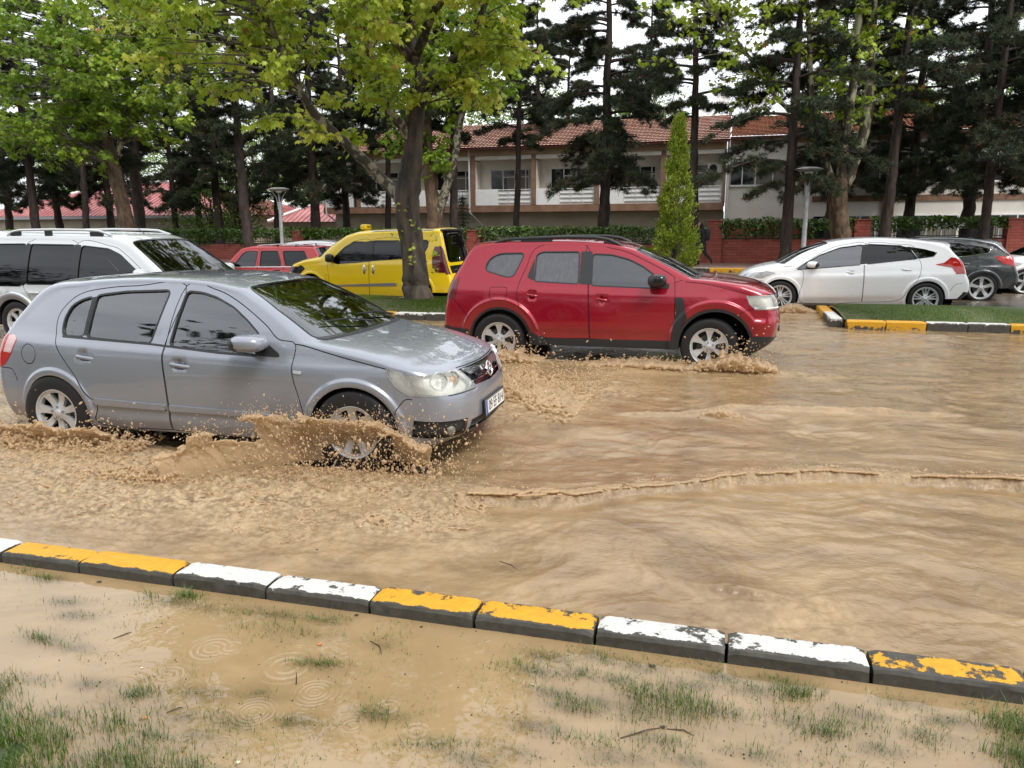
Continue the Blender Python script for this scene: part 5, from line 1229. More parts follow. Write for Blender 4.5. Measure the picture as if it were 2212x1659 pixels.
    nb.build('wheel_nut', K_disc, ty, smooth=True, fix=False)
    if hubcap: MB().ellipsoid((x, yo, z), (.024, .006, .024), 16, 6).build('centre_cap', hubcap, ty, smooth=True)
    return ty
def mirror_part(root, x, z, y, m, s=(.075, .11, .075), arm=True, mold=K_plastic):
    for sg in (1, -1):
        mb = MB(); mb.ellipsoid((x, sg*(y + .13), z), (s[0]*1.25, s[1]*1.0, s[2]), 24, 14, p=.72)
        o = mb.build('wing_mirror', m, root, smooth=True)
        a = MB(); a.ellipsoid((x - .005, sg*(y + .05), z - s[2]*.72), (s[0]*.7, .11, .028), 16, 8, p=.8); a.ellipsoid((x - .035, sg*(y+.135), z-.004), (s[0]*1.0, s[1]*.93, s[2]*.9), 20, 10, p=.72)
        a.build('mirror_base', mold, o, smooth=True)
def handle(root, doors, x, z, y, m, L_=.2, tilt=0., chr=None, idx=0):
    for k, sg in enumerate((1, -1)):
        par = doors[idx][k] if idx < len(doors) else root
        mb = MB(); pts = [(x - L_/2*math.cos(tilt)*t, sg*(y + .022*(1 - abs(t)**3)), z - L_/2*math.sin(tilt)*t) for t in np.linspace(-1, 1, 11)]
        mb.tube(pts, [.006] + [.0125]*9 + [.006], 10)
        mb.v = [(v[0], v[1], z + (v[2] - z)*1.15) for v in mb.v]
        mb.build('door_handle', m, par, smooth=True)
def rails(root, pts, y, m, th=.016, hgt=.014, foot=K_plastic, feet=()):
    for sg in (1, -1):
        mb = MB(); P = [(p[0], sg*(y + (p[2] if len(p) > 2 else 0)), p[1]) for p in pts]
        mb.tube(P, [th]*len(P), 10); r = mb.build('roof_rail', m, root, smooth=True)
        if feet:
            f = MB()
            for fx, fz0, fz1, fl in feet: f.box(fx - fl/2, fx + fl/2, sg*y - .014, sg*y + .014, fz0, fz1, ch=.006)
            f.build('rail_foot', foot, r)
def interior(root, xs, zf, zs, ysec, dash=None, wheel_y=.36, seats=((1.15, 1), (.25, 0)), headz=1.12, fwd=1):
    mb = MB(); mb.box(xs[0], xs[1], -ysec, ysec, zf, zf + .05)
    mb.box(xs[0], xs[1], -ysec, -ysec + .06, zf, zs); mb.box(xs[0], xs[1], ysec - .06, ysec, zf, zs)
    mb.box(xs[0]-.02, xs[0]+.05, -ysec+.1, ysec-.1, zf, zs - .02)
    mb.build('cabin_lining', K_dark, root)
    for sx, typ in seats:
        for sy in ((-.36, .36) if typ else (-.42, 0, .42)):
            sb = MB(); wdt = .25 if typ else .21
            sb.ellipsoid((sx + .12, sy, zf + .22), (.27, wdt, .11), 16, 10, p=.6)
            Mx = Matrix.Translation((sx - .14, sy, zf + .52)) @ Matrix.Rotation(R(-14), 4, 'Y')
            sb.ellipsoid((0, 0, 0), (.075, wdt, .33), 16, 12, p=.6, M=Mx)
            sb.ellipsoid((sx - .235, sy, headz), (.045, .13, .085), 14, 10, p=.7)
            sb.tube([(sx - .23, sy - .05, headz - .15), (sx - .235, sy - .05, headz - .04)], .008); sb.tube([(sx - .23, sy + .05, headz - .15), (sx - .235, sy + .05, headz - .04)], .008)
            sb.build('seat', K_seat, root, smooth=True)
    if dash:
        d = MB(); d.ellipsoid((dash[0], 0, dash[1] - .12), (.33, ysec - .04, .14), 20, 10, p=.55); d.build('dashboard', K_dark, root, smooth=True)
        st = MB(); n = 24; c = Vector((dash[0] - .38, wheel_y, dash[1] - .04)); ux = Vector((.42, 0, .9)); uy = Vector((0, 1, 0))
        st.tube([c + (ux*math.cos(2*math.pi*k/n) + uy*math.sin(2*math.pi*k/n))*.18 for k in range(n+1)], .014, 8); st.tube([c - uy*.17, c + uy*.17], .014, 6); st.tube([c, c + Vector((.3, 0, -.12))], .03, 6)
        st.build('steering_wheel', K_dark, root, smooth=True)
def text_mesh(s_, size, name, m, parent, M, ext=.0015, fit=0):
    cu = bpy.data.curves.new(name, 'FONT'); cu.body = s_; cu.size = size; cu.extrude = ext; cu.align_x = 'CENTER'; cu.align_y = 'CENTER'
    o = bpy.data.objects.new(name, cu); C.objects.link(o); bpy.context.view_layer.update()
    me = bpy.data.meshes.new_from_object(o.evaluated_get(bpy.context.evaluated_depsgraph_get())); bpy.data.objects.remove(o); bpy.data.curves.remove(cu)
    if fit:
        xs = [v.co.x for v in me.vertices]; k = fit/(max(xs) - min(xs)); me.transform(Matrix.Scale(k, 4, (1, 0, 0)))
    me.transform(M); me.materials.append(m)
    t = bpy.data.objects.new(name, me); C.objects.link(t); t.parent = parent; return t
def number_plate(root, x, z, tilt, txt, fwd=1, w=.52, h=.112, yaw=0, frame=True):
    """plate facing +x (fwd=1) or -x"""
    M = Matrix.Translation((x, 0, z)) @ Matrix.Rotation(0 if fwd > 0 else math.pi, 4, 'Z') @ Matrix.Rotation(R(tilt), 4, 'Y')
    mb = MB(); mb.box(-.012, .004, -w/2-.018, w/2+.018, -h/2-.02, h/2+.016, M, ch=.004); hol = mb.build('plate_holder', K_plastic, root)
    p = MB(); p.box(.004, .0065, -w/2, w/2, -h/2, h/2, M); pl = p.build('number_plate', K_plate, root)
    b = MB(); b.box(.0065, .0078, -w/2+.001, -w/2+.042, -h/2+.001, h/2-.001, M); b.build('blue_band', K_blue, pl)
    MT = M @ Matrix.Translation((.0080, .02, -.002)) @ Matrix(((0, 0, 1, 0), (1, 0, 0, 0), (0, 1, 0, 0), (0, 0, 0, 1)))
    if txt: text_mesh(txt, h*1.02, 'plate_number', K_ink, pl, MT, fit=w*.80, ext=.0004)
    e = MB()
    for (a0, a1, c0, c1) in ((-w/2, w/2, h/2-.005, h/2), (-w/2, w/2, -h/2, -h/2+.005), (w/2-.004, w/2, -h/2+.005, h/2-.005)): e.box(.0065, .0072, a0, a1, c0, c1, M)
    e.build('plate_border', K_ink, pl)
    return pl
P_blue = paint('silver_blue_paint', (.262, .282, .325), metal=.4, rough=.27)
P_red = paint('deep_red_paint', (.30, .004, .018), metal=.35, rough=.2)
P_white = paint('white_paint', (.88, .89, .90), metal=0, rough=.25)
P_silver = paint('silver_paint', (.56, .58, .59), metal=.35, rough=.3)
P_yellow = paint('taxi_yellow_paint', (.95, .66, .010), metal=0, rough=.28)
P_red2 = paint('old_red_paint', (.52, .012, .018), metal=0, rough=.35)
P_grey = paint('dark_grey_paint', (.045, .05, .055), metal=.4, rough=.25)

def build_hatch_blue(root):
    door_f = [(1.068, .235), (1.068, .60), (1.066, .90), (1.145, 1.345), (1.40, 1.322), (1.62, 1.24), (1.885, 1.085), (2.02, .978), (2.165, .945), (2.155, .76), (2.14, .24)]
    door_r = [(1.058, .235), (1.060, .60), (1.058, .90), (1.137, 1.345), (.70, 1.338), (.42, 1.318), (.185, 1.272), (.055, 1.17), (.012, 1.05), (.06, .88), (.20, .68), (.325, .49), (.40, .40), (.42, .24)]
    sp = dict(paint=P_blue, h=.04,
        E=[(2.97,.21),(3.04,.30),(3.07,.45),(3.06,.61),(3.02,.745),(2.86,.80),(2.50,.885),(2.165,.96),(1.85,1.165),(1.60,1.295),(1.36,1.342),(.98,1.366),(.59,1.364),(.19,1.335),(-.15,1.26),(-.32,1.115),(-.445,.975),(-.51,.85),(-.565,.65),(-.575,.45),(-.52,.25)],
        C=[(3.27,.20),(3.40,.27),(3.43,.44),(3.405,.60),(3.31,.755),(3.10,.845),(2.78,.925),(2.43,.975),(2.02,1.20),(1.66,1.355),(1.38,1.398),(.95,1.418),(.55,1.414),(.12,1.388),(-.30,1.33),(-.49,1.15),(-.64,.95),(-.70,.80),(-.72,.62),(-.73,.45),(-.64,.25)],
        n=[2.7,2.7,2.7,2.7,2.6,2.6,2.6,2.6,2.6,2.8,2.8,2.8,2.8,2.8,2.8,2.6,2.6,2.6,2.5,2.5,2.5], corners=(7,9),
        sec=[(.1,.76),(.2,.815),(.30,.85),(.45,.868),(.60,.875),(.75,.872),(.85,.858),(.93,.832),(1.0,.80),(1.1,.752),(1.2,.70),(1.3,.645),(1.38,.60),(1.5,.52)],
        taper=(2.25,.085,.35,.10), flares=((2.614,.315,.400,.024),(0,.315,.375,.022)),
        creases=((-.5,.945,3.0,.775,.011,.03),(.35,.335,2.2,.335,.006,.02)),
        dents=((.33,.795,.085,.05,.022),(1.20,.765,.085,.05,.022)),
        arch_r=(0,.315,.318), arch_f=(2.614,.315,.342), zsill=.215,
        doors=[door_f, door_r],
        side=[('win',[(1.108,.905),(1.135,1.10),(1.165,1.298),(1.30,1.288),(1.433,1.255),(1.60,1.185),(1.744,1.09),(1.855,1.00),(1.862,.862),(1.54,.874)],G_clear),
              ('win',[(.335,.948),(.965-.04,.918),(.975,1.15),(1.005,1.302),(.60,1.286),(.40,1.262),(.345,1.25)],G_clear),
              ('win',[(.105,.955),(.297,.950),(.305,1.245),(.20,1.215),(.125,1.17),(.088,1.08),(.088,1.0)],G_clear),
              ('window_divider',[(.297,.955),(.335,.955),(.345,1.25),(.305,1.245)],K_plastic,.003),
              ('mirror_sail',[(1.862,1.0),(1.88,.985),(2.045,.872),(2.045,.85),(1.862,.855)],K_plastic,.004),
              ('belt_trim',[(.10,.936),(.92,.903),(1.54,.858),(1.86,.846),(1.86,.858),(1.54,.872),(.92,.917),(.10,.950)],K_plastic,.004,dict(round=.002)),
              ('side_moulding',[(.385,.466),(1.043,.444),(1.043,.400),(.415,.412),(.385,.43)],P_blue,.020,dict(skirt=.03,round=.012)),
              ('side_moulding',[(1.078,.444),(1.89,.424),(1.965,.405),(1.955,.390),(1.078,.398)],P_blue,.020,dict(skirt=.03,round=.012)),
              ('moulding_painted_shadow',[(.40,.412),(1.043,.398),(1.043,.392),(.40,.405)],K_seam,.001,dict(round=.001)),('moulding_painted_shadow',[(1.078,.397),(1.95,.388),(1.95,.382),(1.078,.391)],K_seam,.001,dict(round=.001)),  # dark strips painting the shadow line under the mouldings
              ('headlight',[(2.875,.795),(3.25,.80),(3.25,.575),(3.06,.59),(2.955,.655),(2.90,.73)],K_lampbk,0.,dict(glass=K_lens,round=.02)),
              ('tail_light_clear',[(-.375,.90),(-.41,.935),(-.60,.93),(-.62,.80),(-.44,.79)],mat('tail_clear',(.62,.42,.42),.1,coat=1),.0045),
              ('tail_light',[(-.375,.90),(-.41,.935),(-.60,.93),(-.65,.68),(-.53,.685),(-.44,.78)],K_tail,.004),
              ('fuel_cap',circle(-.235,.792,.070,.074),P_blue,.003,dict(raw=True)),
              ('line',circle(-.235,.792,.076,.080)+[(-.159,.792)],.003),
              ('side_repeater',[(2.17,.765),(2.235,.758),(2.235,.735),(2.17,.74)],K_lamp,.006),
              ('line',door_f+[door_f[0]]), ('line',door_r+[door_r[0]]),
              ('line',[(3.10,.565),(3.02,.575),(2.96,.51),(2.94,.46)]), ('line',[(-.60,.66),(-.45,.655),(-.40,.56)]),
              ('line',[(2.165,.945),(2.25,.935),(2.5,.875),(2.88,.79)],.004)],
        strip=[('windscreen',[(7.08,-.735),(7.08,.735),(8.0,.66),(8.93,.56),(8.93,-.56),(8.0,-.66)],G_clear,-.006,dict(seal=.02,round=.05)),
               ('rear_window',[(14.25,-.53),(14.25,.53),(15.95,.66),(15.95,-.66)],G_clear,-.006,dict(seal=.02)),
               ('cowl',[(6.93,-.70),(6.93,.70),(7.04,.74),(7.04,-.74)],K_plastic,.004),
               ('headlight',[(2.95,.95),(4.02,.95),(3.99,.70),(3.93,.50),(3.20,.39),(2.95,.44)],K_lampbk,0.,dict(glass=K_lens,sym=True)),
               ('grille_bar',[(3.52,-.375),(3.42,0),(3.52,.375),(3.84,.44),(3.76,0),(3.84,-.44)],K_chrome,.014,dict(skirt=.03)),
               ('grille',[(3.02,-.33),(2.92,0),(3.02,.33),(3.45,.40),(3.90,.46),(3.84,0),(3.90,-.46),(3.45,-.40)],K_gloss,-.02,dict(skirt=0)),
               ('lower_grille',[(.80,-.50),(.72,0),(.80,.50),(1.55,.46),(1.6,0),(1.55,-.46)],K_plastic,-.02),
               ('fog_recess',[(.90,.52),(.95,.82),(1.35,.90),(1.80,.84),(1.70,.52)],K_plastic,-.02,dict(sym=True)),
               ('shut_line',[(4.0,.47),(3.95,.3),(3.9,0),(3.95,-.3),(4.0,-.47)],K_seam,-.004,dict(line=.004)),
               ('shut_line',[(2.90,.70),(2.89,.35)],K_seam,-.003,dict(line=.0035,sym=True)),
               ('tail_light',[(16.3,.60),(17.9,.62),(17.9,.95),(16.3,.95)],K_tail,.004,dict(sym=True)),
               ('shut_line',[(14.1,-.52),(14.1,.52)],K_seam,-.003,dict(line=.004)),
               ])
    c = Car(sp, root).build(); D = c.doors
    tw = dict(N=7, r0=.32, r1=.90, w0=.046, w1=.062, round=.014)
    for x, rr in ((0, .3), (2.614, .75)):
        for sg in (1, -1): wheel(root, x, sg*.775, .317, .190, .205, sg, tw, z=.317, rot=rr)
    handle(root, D, .345, .787, float(c.Y(.345,.787)), P_blue, .205, -.10, idx=1); handle(root, D, 1.21, .757, float(c.Y(1.21,.757)), P_blue, .215, -.10, idx=0)
    mirror_part(root, 1.885, .968, .845, P_blue, (.105,.115,.062))
    number_plate(root, 3.447, .405, -4, '09 EF 814')
    # badge ring with its lightning stroke
    lg = MB(); n = 32; cx, cz = 3.385, .675; T_ = R(14)
    def bp(y, z, d=0): return (cx - math.sin(T_)*z + d, y, cz + z*math.cos(T_))
    lg.tube([bp(.058*math.cos(2*math.pi*k/n), .058*math.sin(2*math.pi*k/n), .02) for k in range(n+1)], .007, 8)
    lg.tube([bp(-.075, .006, .022), bp(.012, .012, .024)], [.003, .009], 6); lg.tube([bp(.012, .014, .024), bp(-.012, -.014, .024)], .007, 6); lg.tube([bp(-.012, -.012, .024), bp(.075, -.006, .022)], [.009, .003], 6)
    lg.build('badge', K_chrome, root, smooth=True)
    # slats of the two grilles
    for kk, yy, nm in ((3.2, .34, 'grille_slat'), (1.0, .46, 'grille_slat'), (1.28, .46, 'grille_slat')):
        Q = np.array([c.q(kk + .0, y) for y in np.linspace(-yy, yy, 17)]); P = c.stripP(Q)
        MB().tube([tuple(p - np.array([.006, 0, 0])) for p in P], .007, 6).build(nm, K_plastic if kk < 2 else K_chrome, root, smooth=True)
    # lamp bowls and bulbs, fog lamps, wiper
    for sg in (1, -1):
        for (kk, yy, r) in ((3.55, .70, .060), (3.52, .575, .055)):
            x, y, z = c.stripP(np.array([c.q(kk, yy)]))[0]; x -= .028; z += .002
            b = MB(); M = Matrix.Translation((x, sg*y, z)) @ Matrix.Rotation(sg*R(52), 4, 'Z') @ Matrix.Rotation(R(-90), 4, 'Z') 
            b.lathe([(r, .0), (r*1.08, .004), (r*1.12, -.004), (r*.9, -.02), (r*.5, -.04), (0, -.045)], 28, M); o = b.build('lamp_bowl', K_chrome, root, smooth=True, fix=False)
            MB().ellipsoid((x - .0, sg*y, z), (.018, .018, .018), 12, 8).build('bulb', K_amber if r < .058 else K_white, o, smooth=True)
        Pf = c.stripP(np.array([c.q(1.28, sg*.67)]))[0]
        f = MB(); M = Matrix.Translation(Pf + np.array([-.006, 0, 0])) @ Matrix.Rotation(sg*R(35), 4, 'Z') @ Matrix.Rotation(R(-90), 4, 'Z')
        f.lathe([(0, .008), (.026, .006), (.036, 0), (.039, -.01)], 24, M); f.build('fog_lamp', K_disc, root, smooth=True, fix=False)
    w = MB()
    for y0, y1 in ((.62, -.02), (.05, -.55)):
        a = c.stripP(np.array([c.q(7.15, y0)]))[0]; b = c.stripP(np.array([c.q(7.4, y1)]))[0]; w.tube([a + [.02, 0, .015], (a + b)/2 + [.02, 0, .04], b + [.01, 0, .02]], [.009, .007, .004], 6)
    w.build('wiper', K_plastic, root, smooth=True)
    interior(root, (-.45, 2.15), .25, .86, .74, dash=(2.02, .93), seats=((1.12, 1), (.22, 0)), headz=1.12, wheel_y=.36)
    sd = MB(); sd.box(-.55, -.28, -.6, .6, .3, .92, ch=.02); sd.build('parcel_shelf', K_dark, root)
    MB().tube([(-.02, 0, 1.41), (-.12, 0, 1.52)], [.006, .002], 6).build('aerial', K_plastic, root)
    vm = MB(); vm.ellipsoid((1.62, 0, 1.27), (.02, .11, .035), 12, 8, p=.7); vm.build('rear_view_mirror', K_plastic, root, smooth=True)

def build_suv_red(root):
    dr = [(1.196,.40),(1.168,1.06),(1.114,1.553),(.50,1.548),(.345,1.272),(.255,1.01),(.275,.835),(.405,.655),(.545,.47),(.62,.395)]
    df = [(1.206,.40),(1.178,1.06),(1.124,1.553),(1.44,1.522),(1.66,1.468),(1.98,1.32),(2.20,1.20),(2.235,1.12),(2.245,.75),(2.20,.40)]
    cl = [(-.43,.30),(-.425,.42),(-.345,.46)]
    ax, az = .02, .355; fx, fz = 2.735, .355
    def arcp(cx, cz, r, a0, a1, n=14): return [(cx + r*math.cos(R(a0 + (a1 - a0)*i/n)), cz + r*math.sin(R(a0 + (a1 - a0)*i/n))) for i in range(n+1)]
    sp = dict(paint=P_red, h=.05,
        E=[(3.02,.24),(3.14,.40),(3.19,.60),(3.18,.80),(3.10,.975),(2.93,1.05),(2.64,1.115),(2.34,1.15),(1.98,1.33),(1.68,1.474),(1.44,1.53),(1.07,1.562),(.44,1.562),(-.14,1.545),(-.325,1.50),(-.48,1.28),(-.60,1.097),(-.65,.914),(-.69,.6),(-.685,.43),(-.60,.33)],
        C=[(3.22,.24),(3.46,.42),(3.52,.62),(3.50,.80),(3.45,.985),(3.30,1.07),(2.85,1.155),(2.52,1.18),(2.14,1.37),(1.75,1.535),(1.45,1.60),(1.05,1.635),(.4,1.635),(-.18,1.615),(-.43,1.575),(-.60,1.33),(-.73,1.08),(-.77,.90),(-.83,.6),(-.82,.42),(-.72,.33)],
        n=[3.2,3.4,3.4,3.4,3.2,3.,3.,3.,3.,3.2,3.8,3.8,3.8,3.8,3.4,3.2,3.2,3.2,3.2,3.2,3.2], corners=(7,9),
        sec=[(.2,.84),(.3,.865),(.45,.885),(.6,.90),(.8,.905),(.93,.895),(1.05,.87),(1.12,.845),(1.2,.81),(1.3,.77),(1.4,.73),(1.5,.69),(1.57,.655),(1.66,.60)],
        taper=(2.5,.13,.2,.07), flares=((fx,fz,.56,.03),(ax,fz,.54,.035)),
        creases=((-.6,1.03,3.1,.97,.008,.04),(.3,.50,2.2,.50,-.010,.05)),
        dents=((.45,.932,.09,.055,.024),(1.35,.895,.09,.055,.024)),
        arch_r=(ax,az,.395), arch_f=(fx,fz,.425), zsill=.30,
        doors=[df, dr],
        side=[('win',[(1.215,1.075),(1.205,1.45),(1.44,1.440),(1.66,1.385),(1.83,1.305),(1.99,1.195),(2.03,1.14),(2.03,1.052)],glass_mat('window_glass_front_rain',(.4,.45,.48),.22,.02,.16)),
              ('win',[(.475,1.118),(.478,1.44),(.55,1.472),(1.022,1.476),(1.040,1.092)],G_rain),
              ('win',[(-.185,1.24),(-.195,1.30),(-.14,1.395),(-.02,1.450),(.31,1.458),(.185,1.168),(.08,1.168)],G_rain,.06),
              ('rear_pillar_trim',[(.372,1.16),(.382,1.19),(.452,1.40),(.46,1.118)],K_plastic,.003),
              ('centre_pillar_trim',[(1.050,1.485),(1.195,1.485),(1.205,1.08),(1.055,1.085)],K_plastic,.003),
              ('mirror_sail',[(2.03,1.16),(2.17,1.10),(2.17,1.045),(2.03,1.048)],K_plastic,.004),
              ('door_sill_trim',[(.40,.47),(.62,.388),(2.21,.405),(2.34,.46),(2.36,.30),(.39,.30)],K_plastic,.012,dict(skirt=.03)),
              ('wing_trim',[(2.252,.945),(2.345,.940),(2.37,.80),(2.40,.69),(2.335,.60),(2.30,.42),(2.21,.40),(2.262,.75)],K_plastic,.010,dict(skirt=.02)),
              ('arch_trim',arcp(fx,fz,.39,188,-6)+arcp(fx,fz,.462,-6,188),K_plastic,.010,dict(skirt=.02,raw=True)),
              ('arch_trim',arcp(ax,az,.36,188,-6)+arcp(ax,az,.425,-6,188),K_plastic,.010,dict(skirt=.02,raw=True)),
              ('bumper_trim',[(3.0,.2),(3.3,.2),(3.3,.60),(3.18,.52),(3.12,.475),(3.05,.45)],K_plastic,.008),
              ('bumper_trim',[(-.75,.50),(-.42,.475),(-.40,.28),(-.75,.28)],K_plastic,.008),
              ('headlight',[(3.075,.975),(3.3,1.0),(3.3,.80),(3.175,.82),(3.12,.87)],K_lampbk,0.,dict(glass=K_lens,round=.01)),
              ('tail_light',[(-.555,1.15),(-.70,1.15),(-.72,.87),(-.60,.88)],K_taildk,.008,dict(skirt=.03)),
              ('line',[(-.10,1.03),(.09,1.03),(.115,1.0),(.105,.88),(.08,.87),(-.085,.875),(-.11,.90),(-.115,1.0),(-.10,1.03)],.003),
              ('wing_vent',[(2.262,.885),(2.345,.885),(2.35,.785),(2.262,.79)],K_gloss,.016),
              ('side_repeater',[(2.258,.775),(2.345,.775),(2.33,.74),(2.258,.735)],K_lamp,.018),
              ('line',df+[df[0]]),('line',dr+[dr[0]]),('line',[(2.235,1.12),(2.33,1.15)]),
              ('line',[(3.17,.81),(3.06,.79),(2.99,.72)]),('line',[(-.66,.9),(-.5,.74),(-.40,.60)]),
              ('line',[(2.36,1.13),(2.64,1.10),(2.93,1.03),(3.08,.985)],.004)],
        strip=[('windscreen',[(7.08,-.77),(7.08,.77),(8.93,.66),(8.93,-.66)],G_tint,-.006,dict(seal=.02,round=.05)),
               ('rear_window',[(14.2,-.60),(14.2,.60),(15.8,.70),(15.8,-.70)],G_dark,-.006,dict(seal=.02)),
               ('cowl',[(6.9,-.76),(6.9,.76),(7.04,.78),(7.04,-.78)],K_plastic,.004),
               ('headlight',[(3.02,.95),(3.98,.95),(3.96,.66),(3.10,.60)],K_lampbk,0.,dict(glass=K_lens,sym=True)),
               ('grille',[(3.0,-.55),(3.92,-.62),(3.92,.62),(3.0,.55)],K_gloss,-.012),
               ('grille_bar',[(3.3,-.57),(3.5,-.58),(3.5,.58),(3.3,.57)],K_chrome,.01,dict(skirt=.02)) if False else ('lower_grille',[(1.2,-.6),(1.9,-.62),(1.9,.62),(1.2,.6)],K_plastic,-.02),
               ('bumper_trim',[(0,-1.),(1.55,-1.),(1.2,-.6),(1.1,0),(1.2,.6),(1.55,1.),(0,1.)],K_plastic,.008),
               ('tail_light',[(15.9,.74),(17.1,.76),(17.1,1.),(15.9,1.)],K_taildk,.006,dict(sym=True)),
               ('bumper_trim',[(18.5,-1),(20,-1),(20,1),(18.5,1)],K_plastic,.008),
               ('shut_line',[(3.99,.78),(3.97,0),(3.99,-.78)],K_seam,-.004,dict(line=.005)),
               ('shut_line',[(7.0,.60),(5.6,.66),(4.1,.70)],K_seam,-.004,dict(line=.004,sym=True)) if False else ('shut_line',[(2.98,.8),(2.96,.56)],K_seam,-.003,dict(line=.0035,sym=True))])
    c = Car(sp, root).build(); D = c.doors
    y6 = dict(N=6, r0=.36, r1=.90, w0=.036, w1=.100, p=1.5, round=.014)
    cap = K_chrome
    for x in (0, 2.673):
        for sg in (1, -1): wheel(root, x, sg*.79, .348, .222, .22, sg, y6, z=.348, rot=.52 if x else .5, mat_r=K_rim)
    for (x, z, i) in ((.45, .935, 1), (1.35, .898, 0)): handle(root, D, x, z, float(c.Y(x, z)) + .002, P_red, .155, -.12, idx=i)
    mirror_part(root, 2.04, 1.15, .855, K_gloss, (.085,.11,.078))
    rails(root, [(-.15,1.555),(-.06,1.605),(.05,1.632),(.4,1.65),(.85,1.662),(1.2,1.658),(1.38,1.632),(1.50,1.58),(1.60,1.52)], .63, K_plastic, th=.021, feet=((-.05,1.55,1.60,.16),(.45,1.56,1.64,.42),(1.40,1.55,1.61,.16)))
    br = MB(); sh = MB()
    for sg in (1, -1):   # bright running-light bar at the lamp foot
        Q = [c.q(3.08, sg*y) for y in np.linspace(.62, .86, 7)]; P = c.stripP(np.array(Q)); br.tube([tuple(p + np.array([.004, 0, .012])) for p in P], .008, 6)
    br.build('running_light', K_white, root, smooth=True)
    number_plate(root, 3.515, .56, 0, '')
    for zz in (.86, .92): MB().tube([tuple(p) for p in c.stripP(np.array([c.q(3 + (zz-.8)/.185, y) for y in np.linspace(-.58, .58, 15)]))], .011, 6).build('grille_slat', K_chrome, root, smooth=True)
    interior(root, (-.5, 2.35), .40, 1.02, .76, dash=(2.15, 1.12), seats=((1.15, 1), (.2, 0)), headz=1.32)
    MB().tube([(-.2, 0, 1.60), (-.32, 0, 1.74)], [.006, .002], 6).build('aerial', K_plastic, root)
    # shark shaped cap at the wheel middle: small rounded triangle
    return c

